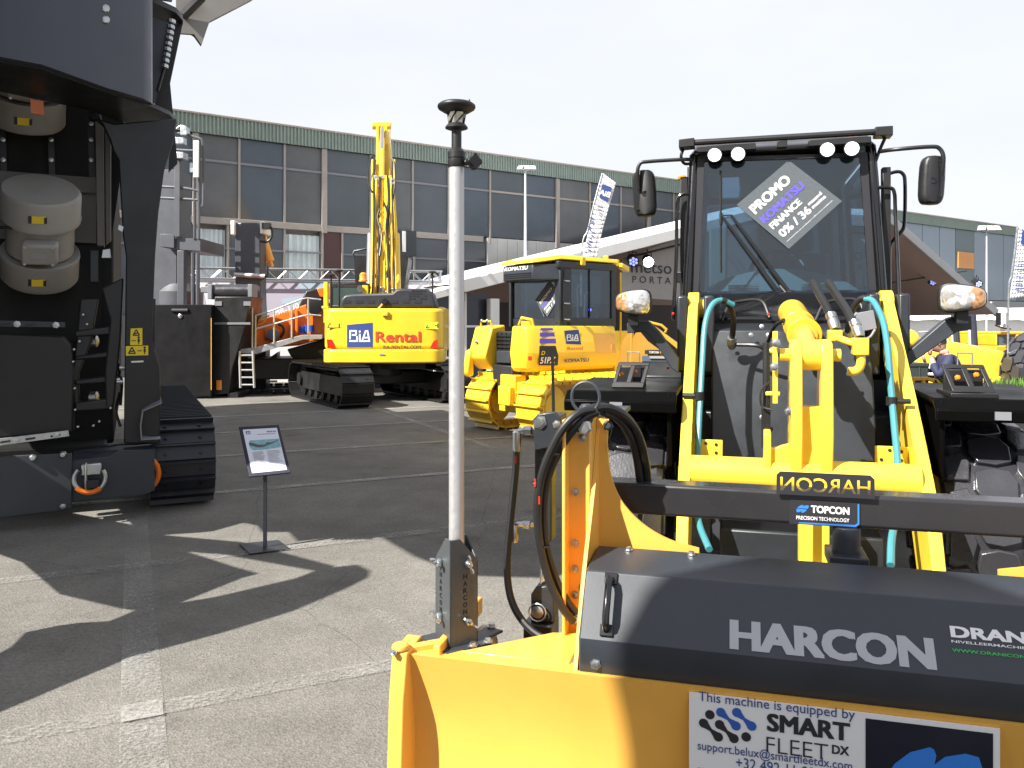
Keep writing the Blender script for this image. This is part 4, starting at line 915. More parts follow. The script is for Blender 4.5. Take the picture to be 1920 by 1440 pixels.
# side plate, post and gusset on each side
for s in (-1, 1):
    mx = lambda x: x if s < 0 else -x
    def box(b, x0, x1, *r): b.box(min(mx(x0),mx(x1)), max(mx(x0),mx(x1)), *r)
    b = B(); xs = mx(-.782)
    edge = smooth_path([(xs,.018,.635),(xs,.16,.88),(xs,.30,1.06),(xs,.385,1.18),(xs,.42,1.26),(xs,.47,1.335),(xs,.53,1.35)],4)
    k = len(edge); e = V((.012,0,0))
    for i in range(k-1):
        a, c = edge[i], edge[i+1]; a2, c2 = V((xs,.56,a.z)), V((xs,.56,c.z))
        b._add([a,c,c2,a2,a+e,c+e,c2+e,a2+e],[(3,2,1,0),(4,5,6,7),(0,1,5,4),(2,3,7,6)])
    sp = b.build('side_plate', AMB, bd_, bevel=0)
    b = B(); box(b,-.865,-.785,.33,.345,.56,1.345); box(b,-.865,-.853,.26,.33,.56,1.345); box(b,-.80,-.783,.34,.5,.56,1.345); box(b,-.865,-.783,.345,.5,1.333,1.345); box(b,-.865,-.783,.345,.5,.56,.57); box(b,-.865,-.855,.345,.5,.57,1.333)
    b.prism([(mx(-1.14),.06,.634),(mx(-.80),.06,.634),(mx(-.80),.30,.634),(mx(-.9),.28,.634)],(0,0,.014))
    ps_ = b.build('mast_post', AMB, bd_, bevel=.004)
    b = B()
    for z in (1.30,1.28,1.10,.93,.845,.787,.76,.68): b.bolt((mx(-.835 if z not in (1.28,.787) else -.81),.33,z),(0,-1,0),.009 if z != .68 else .013,.012)
    b.each('post_bolt', ZNC, ps_)
    # gusset with concave edge, standing behind the hood
    pts = smooth_path([(mx(-.745),.44,1.25),(mx(-.735),.44,1.15),(mx(-.70),.44,1.06),(mx(-.63),.44,.985),(mx(-.54),.44,.935),(mx(-.44),.44,.912)],4)
    b = B(); b.prism([(mx(-.782),.44,.6),(mx(-.782),.44,1.33),(mx(-.74),.44,1.33)]+pts+[(mx(-.44),.44,.6)], (0,.012,0))
    b.build('gusset_plate', AMB, bd_)
    b = B(); box(b,-.78,-.70,.46,.72,1.335,1.35); b.bolt((mx(-.815),.325,1.33),(0,-1,0),.026,.03); b.bolt((mx(-.74),.43,1.31),(0,-1,0),.013,.014); b.bolt((mx(-.725),.425,1.24),(0,-1,0),.011,.014); b.build('post_cap', GRY2, ps_, bevel=.004)
# hood
b = B(); HX0, HX1 = -.765, .765
prof = [(.018,.652),(.018,.742),(.135,.905),(.37,.918),(.37,.60),(.05,.60)]
b.prism([(HX0,y,z) for y,z in prof], (HX1-HX0,0,0))
hood = b.build('hood', GRY2, bd_, bevel=.006, seg=3)
b = B()
for x, y, z in ((-.715,.017,.672),(.72,.017,.672)): b.bolt((x,y,z),(0,-1,0),.011,.012)
for x in (-.66,-.46): b.bolt((x,.34,.917),(0,0,1),.010,.012)
b.each('hood_bolt', ZNC, hood)
ut = V((0,.117,.163)).normalized(); unn = V((0,-.163,.117)).normalized()
def HT(px, py):                                                   # a photo point on the tilted hood face
    d0 = V((0,.018,.742)); d = V(((px-HX)/FPX,1,(HY-py)/FPX)); c = LF.loc(CAM); dl = V((d.dot(LF.ex),d.dot(LF.ey),d.z))
    t = (d0-c).dot(unn)/dl.dot(unn); return c+dl*t+unn*.0015
a, c = HT(1368,1218), HT(1757,1262); top_ = HT(1370,1162)
a = V((a.x,)+tuple((V((0,.018,.742))+ut*.012+unn*.0015)[1:]))
tfit('HARCON', mat('hood_print', (.42,.43,.45), .45, var=.03, rvar=0), hood, a, (1,0,0), ut, HT(1757,1255).x-a.x, (top_-HT(1368,1218)).length, .05, ext=.0008)
a = HT(1783,1195); tfit('DRANICON', WTX, hood, a, (1,0,0), ut, .345, .030, .04, ext=.0008)
a = HT(1784,1205); tfit('NIVELLEERMACHINES', WTX, hood, a, (1,0,0), ut, .200, .0068, .012, ext=.0006)
a = HT(1785,1222); tfit('WWW.DRANICON.BE', GNT, hood, a, (1,0,0), ut, .197, .0085, .025, ext=.0006)
# handle
for xh in (-.685, .685):
    q = [V((xh,.03,.758)),V((xh,.03-.03,.778)),V((xh,.05-.045,.80)),V((xh,.10-.045,.865)),V((xh,.12-.035,.888)),V((xh,.126,.893))]
    b = B(); b.obox(V((xh,.033,.765))+unn*.004,(.019,0,0),ut*.017,unn*.004); b.obox(V((xh,.123,.888))+unn*.004,(.019,0,0),ut*.017,unn*.004)
    pth = [V((xh,.034,.764)), V((xh,.034,.764))+unn*.04+ut*.012, V((xh,.034,.764))+unn*.048+ut*.03, V((xh,.122,.887))+unn*.048-ut*.03, V((xh,.122,.887))+unn*.04-ut*.012, V((xh,.122,.887))]
    b.tube(pth, .0115, 8); b.build('handle', BLG, hood, bevel=.002)
# cross beam with cut-out name plate
BM = mat('beam_black_paint', (.022,.021,.024), .3, var=.1, coat=.25)
b = B(); b.box(-.78,.78,.55,.66,.985,1.095); bmo = b.build('cross_beam', BM, bd_, bevel=.012, seg=3)
b = B(); xx0, xx1 = P(1456,900,y=.53).x, P(1640,920,y=.53).x
zz0, zz1 = 1.088, P(1460,884,y=.53).z
rr = .012
out = [(xx0,zz0),(xx1,zz0),(xx1,zz1-rr),(xx1-rr,zz1),(xx0+rr,zz1),(xx0,zz1-rr)]
b.prism([(x,.53,z) for x,z in out],(0,.006,0)); pl_ = b.build('name_plate', BTX, bmo, smooth=False)
cut = tfit('HARCON', BTX, bmo, (xx0+.012,.55,zz0+.012), (1,0,0), (0,0,1), xx1-xx0-.024, (zz1-zz0)*.62, .014, ext=.04, mirror=True)
md = pl_.modifiers.new('cut','BOOLEAN'); md.object = cut; md.operation = 'DIFFERENCE'; md.solver = 'EXACT'; md.use_self = True
dg = bpy.context.evaluated_depsgraph_get(); dg.update(); nm_ = bpy.data.meshes.new_from_object(pl_.evaluated_get(dg))
pl_.modifiers.clear()
if len(nm_.polygons) > 30: pl_.data = nm_; pl_.data.name = 'name_plate'
bpy.data.objects.remove(cut)
# maker's sticker on the beam
def BP(px, py): return P(px, py, y=.546)
pts = [BP(1480,936),BP(1613,942),BP(1613,975),BP(1603,988),BP(1480,982)]
z0s, z1s = BP(1480,982).z, BP(1480,936).z; xs0, xs1 = BP(1480,960).x, BP(1613,960).x; c_ = .012
b = B(); b.prism([(xs0,.547,z0s),(xs1-c_,.547,z0s),(xs1,.547,z0s+c_),(xs1,.547,z1s),(xs0+c_*.5,.547,z1s),(xs0,.547,z1s-c_*.5)],(0,.0025,0)); sk = b.build('sticker', BTX, bmo)
b = B(); b.prism([(xs0+.03,.5465,z0s+.003),(xs1-c_-.002,.5465,z0s+.003),(xs1-.003,.5465,z0s+c_),(xs1-.003,.5465,z1s-.004),(xs1-.008,.5465,z1s-.004),(xs1-.008,.5465,z0s+c_+.003),(xs1-c_-.004,.5465,z0s+.009),(xs0+.03,.5465,z0s+.007)],(0,.0004,0)); b.build('sticker_edge', SKT, sk)
W_ = xs1-xs0; H_ = z1s-z0s
tfit('TOPCON', WTX, sk, (xs0+W_*.31,.5465,z0s+H_*.50),(1,0,0),(0,0,1),W_*.54,H_*.30,.04,ext=.0005)
tfit('PRECISION TECHNOLOGY', WTX, sk, (xs0+W_*.10,.5465,z0s+H_*.20),(1,0,0),(0,0,1),W_*.75,H_*.15,.012,ext=.0005)
def leaf(b, o, ux, uy, s, d):
    o, ux, uy = V(o), V(ux), V(uy)
    up = [(.08,.52),(.16,.66),(.30,.80),(.48,.88),(.52,.86),(.54,.80),(.52,.70),(.62,.80),(.80,.86),(.92,.84),(.95,.74),(.90,.60),(.86,.50)]
    lo = [(.05,.46),(.80,.40),(.70,.22),(.56,.08),(.40,.04),(.38,.16),(.46,.30),(.30,.14),(.14,.06),(.03,.10),(.0,.26)]
    for pl in (up, lo): b.prism([o+ux*(x*s)+uy*(y*s) for x,y in pl], d)
b = B(); leaf(b,(xs0+W_*.10,.5463,z0s+H_*.46),(1,0,0),(0,0,.75),W_*.19,(0,.0004,0)); b.build('emblem', SKT, sk)
# round boss and stay under the beam, cylinder
b = B(); b.cyl((.03,.58,.60),(.03,.58,.985),.045,n=20); b.box(-.03,.09,.5,.66,.86,.9); b.build('centre_stay', GRY2, bd_, bevel=.004)
# ------------------------------------------------------------------ sticker board on the moldboard
def SB(px, py, d=0): return P(px, py, y=-.004-d)
sa, sc2 = SB(1292,1290), SB(1875,1372)
zt2 = .632; z02 = .30
b = B(); b.box(sa.x, sc2.x, -.004, .0015, z02, zt2); sb = b.build('equipment_sticker', WTX, bd_, smooth=False)
ex_, ez_ = V((1,0,0)), V((0,0,1))
def sp_(px, py): p = SB(px,py,.0012); return p
def lab(body, l, r, hpx, m_, bo=0, **k):
    a, c = sp_(*l), sp_(*r); hh = hpx/FPX*2.2
    return tfit(body, m_, sb, V((a.x,-.0052,(a.z+c.z)/2)), ex_, ez_, c.x-a.x, hh, bo, ext=.0006, **k)
lab('This machine is equipped by', (1310,1317), (1603,1357), 23, NTX)
lab('SMART', (1438,1370), (1594,1391), 33, BTX, .04)
lab('FLEET', (1437,1411), (1553,1424), 28, BTX, -.012)
lab('DX', (1560,1413), (1592,1417), 16, BTX, .03)
lab('support.belux@smartfleetdx.com', (1308,1410), (1598,1450), 22, NTX)
lab('+32 492 11 80 05', (1380,1440), (1560,1464), 20, NTX)
dots = []
def zc(x, y): p = sp_(1280+x/3., 1280+y/3.); return V((p.x,-.0051,p.z))
r_ = 26/3./FPX*2.2
for lst, mm in (((((153,180),),((118,228),(200,305)),((208,236),(288,314)),((357,305),)), BTX), ((((215,167),(300,243)),((305,168),(388,244))), BLT)):
    b = B()
    for it in lst:
        for q in it: disc(b, zc(*q), ex_, ez_, r_, V((0,-.0006,0)))
        if len(it) == 2:
            a, c = zc(*it[0]), zc(*it[1]); d = (c-a).normalized(); nn_ = V((d.z,0,-d.x)); m0 = (a+c)/2
            b.prism([a+nn_*r_*.75+d*r_*.6, m0+nn_*r_*.32, c+nn_*r_*.75-d*r_*.6, c-nn_*r_*.75-d*r_*.6, m0-nn_*r_*.32, a-nn_*r_*.75+d*r_*.6], (0,-.0005,0))
    b.build('dot_emblem', mm, sb, smooth=False)
a, c = sp_(1623,1345), sp_(1862,1378); b = B(); b.box(a.x, c.x, -.0056, -.0042, .30, (a.z+c.z)/2); nv = b.build('navy_square', mat('navy_black', (.006,.008,.02), .4), sb)
b = B(); lw = (c.x-a.x); leaf(b,(a.x+lw*.10,-.0062,(a.z+c.z)/2-lw*.90),(1,0,0),(0,0,.95),lw*.86,(0,.0005,0)); b.build('emblem', SKT, nv, smooth=False)
a = sp_(1308,1438); b = B(); b.box(a.x,a.x+.05,-.0052,-.0042,.40,a.z-.002); b.build('blue_block', BLT, sb)
# ------------------------------------------------------------------ lift cylinder, hoses, eye ring at the left post
b = B(); y = .42
def cyl2(px0,py0,px1,py1,w0,yy,m): pass
a, c = P(1022,790,y=y), P(1020,1010,y=y)
b.box(a.x-.028, a.x+.032, y-.04, y+.04, c.z, a.z-.05)
lc = b.build('lift_cylinder', GRY, bd_, bevel=.006)
b = B(); d = P(1014,1100,y=y); b.cyl(V((a.x,y,c.z+.01)), V((a.x-.005,y,d.z)), .014, n=14); b.build('rod', CHR, lc)
b = B(); b.prism([P(1002,845,y=y-.07),P(1000,792,y=y-.07),P(1008,776,y=y-.07),P(1040,772,y=y-.07),P(1052,785,y=y-.07),P(1052,835,y=y-.07)],(0,.02,0)); b.prism([P(1002,845,y=y+.06),P(1000,792,y=y+.06),P(1008,776,y=y+.06),P(1040,772,y=y+.06),P(1052,785,y=y+.06),P(1052,835,y=y+.06)],(0,.02,0)); b.box(P(1030,800,y=y).x,P(1056,800,y=y).x,y-.05,y+.06,P(1030,840,y=y).z,P(1030,776,y=y).z)
hb = b.build('head_bracket', GRY, lc, bevel=.004)
b = B(); b.bolt(P(1012,791,y=y-.07),(0,-1,0),.017,.014); b.bolt(P(1044,796,y=y-.07),(0,-1,0),.010,.01); b.each('pivot_bolt', ZNC, hb)
b = B(); q = P(1015,1125,y=y); b.box(q.x-.045,q.x+.04,y-.05,y+.05,P(1015,1170,y=y).z-.06,P(1015,1165,y=y).z); b.prism([P(995,1168,y=y-.04),P(995,1115,y=y-.04),P(1005,1100,y=y-.04),P(1025,1098,y=y-.04),P(1038,1112,y=y-.04),P(1040,1168,y=y-.04)],(0,.07,0)); b.box(q.x-.05,q.x+.05,y-.06,y+.06,.54,P(1015,1160,y=y).z)
cl = b.build('foot_clevis', GRY, lc, bevel=.006)
b = B(); q = P(1009,1146,y=y-.045); b.lathe([(.021,0),(.021,.012),(.008,.016)], q, (0,-1,0), 18); b.tube([q+V((math.cos(t*.524)*.03,-.012,math.sin(t*.524)*.03)) for t in range(12)], .003, 6, closed=True); b.build('linch_pin', ZNC, cl)
b = B(); b.cyl(P(1038,780,y=y), P(1036,668,y=y), .0055, n=8); b.build('antenna_rod', BLK, lc)
def hs(pts, r): 
    b = B(); b.hose([P(px,py,y=yy) for px,py,yy in pts], r, 10, k=8); return b
h1 = hs([(1112,768,.30),(1085,775,.27),(1058,800,.25),(1035,840,.25),(1016,890,.25),(1008,950,.25),(1012,1020,.25),(1030,1090,.25),(1055,1140,.25),(1075,1165,.27)], .0135).build('outer_hose', HOS, bd_)
hs([(1120,772,.31),(1095,786,.29),(1070,812,.28),(1046,850,.28),(1026,900,.28),(1019,955,.28),(1023,1020,.28),(1042,1085,.28),(1062,1125,.28),(1080,1150,.29)], .0135).build('inner_hose', HOS, bd_)
hs([(1105,768,.32),(1135,764,.36),(1165,776,.42),(1188,800,.5),(1203,835,.55),(1212,880,.6),(1214,915,.62)], .016).build('rear_hose', HOS, bd_)
hs([(1130,772,.36),(1158,786,.44),(1178,812,.5),(1192,850,.56),(1200,900,.6)], .014).build('rear_hose', HOS, bd_)
h4 = hs([(969,840,.36),(967,880,.36),(961,940,.35),(955,1000,.34),(951,1060,.33),(955,1110,.32),(970,1150,.30),(1000,1185,.27),(1040,1205,.25),(1075,1213,.24)], .0125).build('drop_hose', HOS, bd_)
b = B(); b.lathe([(.012,-.03),(.015,-.02),(.015,.035),(.010,.04)], P(969,830,y=.36), (0,0,1), 12); b.tube(smooth_path([P(969,826,y=.36),P(969,815,y=.36),P(974,808,y=.36),P(1000,806,y=.38)],4), .009); b.lathe([(.012,-.015),(.016,-.012),(.016,.012),(.012,.015)],P(990,807,y=.37),(1,0,0),6)
b.lathe([(.011,-.03),(.014,-.02),(.014,.02),(.010,.03)], P(965,1000,y=.36), (0,0,1), 12); b.tube(smooth_path([P(966,995,y=.36),P(967,986,y=.36),P(975,983,y=.36),P(1000,984,y=.38)],4), .009); b.lathe([(.011,-.015),(.015,-.012),(.015,.012),(.011,.015)],P(987,984,y=.37),(1,0,0),6)
b.build('hose_fitting', ZNC, h4)
b = B()
for px,py,w_ in ((967,862,1),(1003,905,0),(1011,938,0)):
    q = P(px,py,y=.345 if w_ else .236); b.obox(q,(.0025,0,0),(0,.001,0),(0,0,.013))
b.each('hose_mark', RED, h4)
b = B(); q = P(1098,745,y=.31)
b.tube([q+V((.046*math.cos(t*.262),0,.05*math.sin(t*.262))) for t in range(24)], .0055, 8, closed=True); b.lathe([(.02,-.03),(.024,-.02),(.024,.02),(.016,.03)], P(1099,775,y=.31),(0,0,1),12); b.build('lifting_ring', GRY2, bd_)
b = B(); b.lathe([(.026,0),(.026,.018),(.02,.024)], P(1097,800,y=.3),(0,-1,0),6); b.build('ring_bolt', ZNC, bd_)
b = B()
for lst in ([(1003,905),(1012,905)],[(1030,848),(1045,853)],[(1012,1025),(1026,1022)]):
    (px,py),(qx,qy) = lst; a, c = P(px,py,y=.255), P(qx,qy,y=.275); m0 = (a+c)/2
    b.tube([m0+V((math.cos(t*.524)*.021,math.sin(t*.524)*.017,0)) for t in range(12)], .003, 6, closed=True)
b.each('cable_tie', HOS, bd_)
# ================================================================== GNSS mast
mp = LF.o + LF.ex*P(856,1205,y=.14).x + LF.ey*.14
gm = thing('receiver_mast', 'tall aluminium mast with black disc receiver bolted on the free end of the amber blade', 'antenna mast', loc=(mp.x, mp.y, .645), rot=R_(33))
MX = bpy.data.objects  # local frame: +x along the right face, +y along the receding left face
Z = lambda py: CAM.z + (HY-py)/FPX*mp.y - .645
q = .05; zt = Z(1000); zl = Z(1040); zr = Z(1036)
b = B(); h_ = .05
c00, c10, c11, c01 = V((-h_,-h_,0)), V((h_,-h_,0)), V((h_,h_,0)), V((-h_,h_,0))
za = Z(1003)
def up(v, z): return V((v.x,v.y,z))
th = .006
# four walls with bevelled tops, each a plate
for p0, p1, hi0, hi1 in ((c00,c10,za,za-.075),(c00,c01,za,za-.075),(c01,c11,za-.075,za-.01),(c10,c11,za-.075,za-.01)):
    d = (p1-p0).normalized(); nn_ = V((-d.y,d.x,0)); 
    ctr_ = (p0+p1)/2; nn_ = -nn_ if nn_.dot(ctr_) > 0 else nn_
    mid = p0.lerp(p1,.35 if hi0 > hi1 else .65); mz = max(hi0,hi1)
    poly = [up(p0,0),up(p1,0),up(p1,hi1),up(mid,mz),up(p0,hi0)] if hi0 > hi1 else [up(p0,0),up(p1,0),up(p1,hi1),up(mid,mz),up(p0,hi0)]
    b.prism(poly, nn_*th)
br2 = b.build('bracket', BRK, gm, bevel=.002)
b = B(); b.obox((.005,.01,-.004),(.085,0,0),(0,.085,0),(0,0,.006)); b.obox((.10,-.0,-.004),(.06,.02,0),(-.012,.03,0),(0,0,.005)); b.build('base_plate', GRY2, gm, bevel=.006)
b = B(); b.lathe([(.03,0),(.042,.002),(.042,.01),(.03,.012)], (.13,.03,-.03),(.3,-.6,.5),28); b.build('steel_disc', ZNC, gm)
b = B()
for p_ in ((-.07,-.02,.002),(.02,-.07,.002),(.075,-.07,.002),(.15,.03,.003)): b.bolt(p_,(0,0,1),.011,.012)
b.each('base_bolt', ZNC, gm)
b = B(); b.cyl((0,0,.2),(0,0,Z(312)),.0245,n=32); b.build('pole', ALU, gm)
def wing(p, n_, roll):
    b = B(); p, n_ = V(p), V(n_).normalized(); a = V((0,0,1)); c = n_.cross(a); a, c = a*math.cos(roll)+c*math.sin(roll), c*math.cos(roll)-a*math.sin(roll)
    b.lathe([(.012,0),(.013,.004),(.010,.012),(.006,.014),(.005,.024),(.001,.025)], p, n_, 12)
    for s in (-1,1):
        b.obox(p+n_*.010+a*s*.011, a*.007, n_*.004, c*.003); 
        b.lathe([(.002,-.002),(.009,-.0025),(.009,.0025),(.002,.002)], p+n_*.017+a*s*.022, c, 12)
    return b
for (p_, n_, r_) in (((.012,-.052,Z(1050)),(0,-1,0),.25),((.012,-.052,Z(1157)),(0,-1,0),.9),((-.052,.012,Z(1050)),(-1,0,0),1.4),((-.052,.012,Z(1150)),(-1,0,0),1.2)):
    wing(p_, n_, r_).build('wing_nut', ZNC, br2)
for o_, u_ in (((.002,-.0508,0),V((1,0,0))),((-.0508,.012,0),V((0,-1,0)))):
    for k, ch in enumerate('HARCON'):
        z = Z(1078)-k*(Z(1078)-Z(1142))/5*1.02
        o2 = V((o_[0],o_[1],z)) - u_*.006
        tfit(ch, VOID, br2, o2, u_, (0,0,1), .0145, .0155, .03, ext=.0006)
zc_ = Z(312)
b = B(); b.lathe([(.026,-.004),(.028,0),(.028,.02),(.026,.022),(.026,.024),(.028,.026),(.028,.045),(.02,.056),(.016,.058),(.016,.115),(.0245,.117),(.036,.121),(.036,.125),(.028,.135)], (0,0,zc_), (0,0,1), 28); cb = b.build('collar', BLK, gm)
zk = zc_+.135
b = B(); b.lathe([(.026,0),(.030,.03),(.031,.034)], (0,0,zk), (0,0,1), 6); b.build('prism_ring', mat('reflector_glass', (.45,.42,.36), .08, .85, var=.6, vs=40), gm, ang=10)
b = B()
for k in range(6):
    a0 = k*math.pi/3; a1 = a0+math.pi/3
    b.tube([(.027*math.cos(a0),.027*math.sin(a0),zk),(.032*math.cos(a1),.032*math.sin(a1),zk+.034)], .0028, 6)
b.build('prism_frame', BLK, gm)
b = B(); b.lathe([(.034,.034),(.042,.038),(.058,.048),(.061,.054),(.060,.060),(.052,.066),(.03,.070),(.001,.071)], (0,0,zk), (0,0,1), 40); b.tube([(.03,-.03,zk+.066),(.03,-.03,zk+.076)],.0025,6); b.build('receiver_disc', BLK, gm, ang=50)
kd = V((math.cos(R_(-45)),math.sin(R_(-45)),0))
kc = kd*.052+V((0,0,zc_+.012)); n_ = V((math.cos(R_(-85)),math.sin(R_(-85)),0)); kx = V((-n_.y,n_.x,0))
b = B(); N = 40; pts = []
for k in range(N):
    t = 2*math.pi*k/N+.5; r = .0235*(1+.16*math.cos(4*t)); pts.append(kx*r*math.cos(t)+V((0,0,1))*r*math.sin(t))
b.prism([kc+p_ for p_ in pts], n_*.02); b.tube([V((0,0,zc_+.012)), kc], .010, 10); b.build('clamp_knob', BLK, cb, bevel=.003)
# ================================================================== tracked screening/crushing machine at the left edge
CR = Frame(-2.90, 7.03, 25.5); Q = CR.P
cr = thing('tracked_crusher', 'huge dark grey tracked crusher with white vibration motors beside the information stand', 'crusher', CR)
def plate(b, pts, y, th, m=0): b.prism([Q(px,py,y=y) for px,py in pts], (0,th,0), m)
b = B(); track(b, 4.2, .36, .54, 2.15, 0, .40, 72, m=0, mi=1); 
me_ = b.build('crawler_track', [mat('track_steel', (.035,.037,.045), .45, .4, var=.2, dust=.15, dcol=(.12,.11,.1)), BLK], None)
me_.parent = cr; me_.rotation_euler = (0,0,R_(90)); me_.location = (.02, .42-.0, 0)
for v in me_.data.vertices: pass
b = B(); b.box(-.16,.2,.3,4.6,.15,.62); b.build('track_frame', BLK, cr, bevel=.02)
b = B(); b.box(-3.6,-.55,.75,7.5,.55,3.3); b.box(-3.6,-.6,.35,.74,.35,.6); b.build('body', VOID, cr, bevel=.02)  # mass behind the face; its near-black stands for interior shade
b = B(); plate(b, [(-30,857),(135,850),(135,953),(120,957),(-30,975)], -.14, .04); lp = b.build('lower_guard', GRY2, cr, bevel=.006)
b = B()
for px, py in ((62,858),(118,852),(118,948)): b.lathe([(.028,0),(.028,.015),(.018,.03),(.001,.032)], Q(px,py,y=-.14), (0,-1,0), 14)
b.each('guard_bolt', ZNC, lp)
b = B(); plate(b, [(132,864),(205,857),(225,845),(290,843),(290,920),(270,928),(200,934),(136,941)], -.10, .22)
b.prism([Q(135,864,y=-.10),Q(205,857,y=-.10),Q(225,845,y=-.10),Q(290,843,y=-.10),Q(290,843,y=-.10)+V((0,.25,.02)),Q(225,843,y=-.10)+V((0,.25,.02)),Q(135,858,y=-.10)+V((0,.25,.02))],(0,0,-.01))
bp = b.build('bumper', GRY2, cr, bevel=.025, seg=3)
c = Q(169,893,y=-.13)
b = B(); b.obox(c+V((.01,0,.06)),(.075,0,0),(0,.04,0),(0,0,.05)); b.obox(c+V((-.03,-.02,0)),(.012,0,0),(0,.03,0),(0,0,.12)); tb = b.build('tow_bracket', ZNC, bp, bevel=.012)
b = B(); b.tube([c+V((.115*math.cos(t),-.05,-.01+.115*math.sin(t))) for t in [2.4+i*.262 for i in range(18)]], .017, 10); b.build('shackle', ZNC, tb)
b = B(); b.tube([c+V((.115*math.cos(t),-.05,-.01+.115*math.sin(t))) for t in [3.75+i*.19 for i in range(10)]], .021, 10); b.build('orange_grip', ORA, tb)
b = B(); b.obox(c+V((.02,-.03,-.06)),(.05,0,0),(0,.02,0),(0,0,.035)); b.build('reflector', BTX, tb, bevel=.006)
c = Q(283,890,y=-.05); b = B(); b.tube([c+V((-.04+.10*math.cos(t),.06,.13*math.sin(t))) for t in [-1.5+i*.25 for i in range(13)]], .024, 8); b.build('side_shackle', ORA, bp)
# mid panel, slotted rails
b = B(); plate(b, [(-30,622),(118,630),(134,645),(140,700),(138,812),(-30,826)], .05, .12); b.build('door_panel', CRG, cr, bevel=.02)
for pts, mm in ((((-30,826),(128,807),(130,818),(-30,840)), ZNC), (((-30,600),(122,604),(122,614),(-30,612)), GRY2)):
    b = B(); plate(b, pts, -.02, .03); rl = b.build('slotted_rail', mm, cr, bevel=.002)
    b = B()
    for i, px in enumerate((10,30,57,82,104)):
        py = pts[0][1]+(pts[1][1]-pts[0][1])*(px+30)/158+7
        if i % 2 == 0: b.obox(Q(px,py,y=-.022), (.035,0,.004),(0,.003,0),(0,0,.008))
    b.each('slot', BTX, rl)
    b = B()
    for px in (32,105):
        py = pts[0][1]+(pts[1][1]-pts[0][1])*(px+30)/158+6; b.bolt(Q(px,py,y=-.02),(0,-1,0),.018,.022)
    b.each('rail_bolt', ZNC, rl)
# side casting with oval openings
b = B(); plate(b, [(150,560),(185,560),(172,640),(148,700),(150,770),(138,770),(136,690),(142,640)], .10, .08); plate(b, [(190,540),(232,520),(226,640),(214,760),(200,770),(196,700),(206,600)], .06, .1)
for y0, y1 in ((620,632),(668,675),(713,722),(755,772)): plate(b, [(140,y0),(208,y0-8),(208,y1-4),(140,y1)], .08, .1)
cs = b.build('side_casting', CRG, cr, bevel=.02, seg=3)
b = B()
for px, py in ((139,655),(137,678),(140,728),(141,768),(146,800),(175,798),(149,640),(156,590),(163,608),(186,790),(247,548),(207,765)): b.lathe([(.012,0),(.012,.008),(.008,.014),(.001,.015)], Q(px,py,y=.04), (0,-1,0), 10)
for px, py in ((170,640),(170,745)): b.lathe([(.05,0),(.05,.05),(.03,.06)], Q(px,py,y=.2), (1,-.3,0), 14)
b.each('casting_bolt', ZNC, cs)
b = B()
for p_ in (((205,680),(222,682),(224,720)),((218,560),(226,600),(222,660)),((215,700),(228,712),(226,760)),((205,560),(215,620),(208,680)),((225,735),(218,770),(226,800))): b.hose([Q(x_,y_,y=.15) for x_,y_ in p_], .012, 8)
b.each('hydraulic_hose', HOS, cr)
b = B(); 
for px,py in ((217,712),(222,716),(232,690)): b.cyl(Q(px-8,py,y=.1),Q(px+8,py,y=.1),.02,n=10)
b.each('hose_union', ZNC, cr)
# leg column spreading into the hood support
b = B(); plate(b, [(180,222),(215,232),(255,228),(332,222),(326,262),(308,320),(297,400),(291,480),(288,560),(286,640),(300,690),(301,745),(300,832),(232,832),(234,640),(236,480),(230,440),(222,300),(212,282),(206,262),(192,232)], 0, .12)
lg = b.build('leg_column', CRG, cr, bevel=.012)
b = B(); plate(b, [(286,560),(292,560),(292,720),(300,745),(286,742)], .02, .3); b.build('leg_flange', CRG, cr, bevel=.006)
def wsticker(pts, y, par, horiz):
    b = B(); plate(b, pts, y, .002); s = b.build('warning_sticker', YST, par)
    xs = [p[0] for p in pts]; ys = [p[1] for p in pts]; x0,x1,y0,y1 = min(xs),max(xs),min(ys),max(ys)
    b = B()
    def tri(x,y_,r): 
        pp = [(x-r,y_+r*.8),(x+r,y_+r*.8),(x,y_-r)]
        for i in range(3):
            a, c = Q(*pp[i],y=y-.001), Q(*pp[(i+1)%3],y=y-.001); d = (c-a).normalized(); nn_ = V((-d.z,0,d.x))*.005; b.prism([a-nn_,c-nn_,c+nn_,a+nn_],(0,.0008,0))
        b.obox(Q(x,y_+r*.2,y=y-.001),(.012,0,.004),(0,.0008,0),(0,0,.006))
    def man(x,y_,r):
        a = Q(x,y_,y=y-.001); k = r/FPX*7
        disc(b, a+V((0,0,k)), (1,0,0),(0,0,1), k*.35, V((0,.0008,0)), 10); b.obox(a+V((0,0,k*.1)),(k*.3,0,0),(0,.0008,0),(0,0,k*.5)); b.obox(a+V((0,0,-k*.6)),(k*.12,0,0),(0,.0008,0),(0,0,k*.5)); b.obox(a+V((-k*1.4,0,0)),(k*.6,0,0),(0,.0008,0),(0,0,k*.12))
    if horiz: tri(x0+(x1-x0)*.27,(y0+y1)/2,6.5); man(x0+(x1-x0)*.84,(y0+y1)/2,6)
    else: tri((x0+x1)/2,y0+(y1-y0)*.28,6); man(x0+(x1-x0)*.7,y0+(y1-y0)*.74,6)
    b.build('pictogram', BTX, s, smooth=False)
wsticker([(245,616),(267,615),(267,647),(244,647)], -.006, lg, False)
wsticker([(236,649),(278,648),(278,666),(236,667)], -.006, lg, True)
b = B(); plate(b, [(246,677),(269,676),(269,679),(246,680)], -.006, .005); b.build('nameplate', WTX, lg)
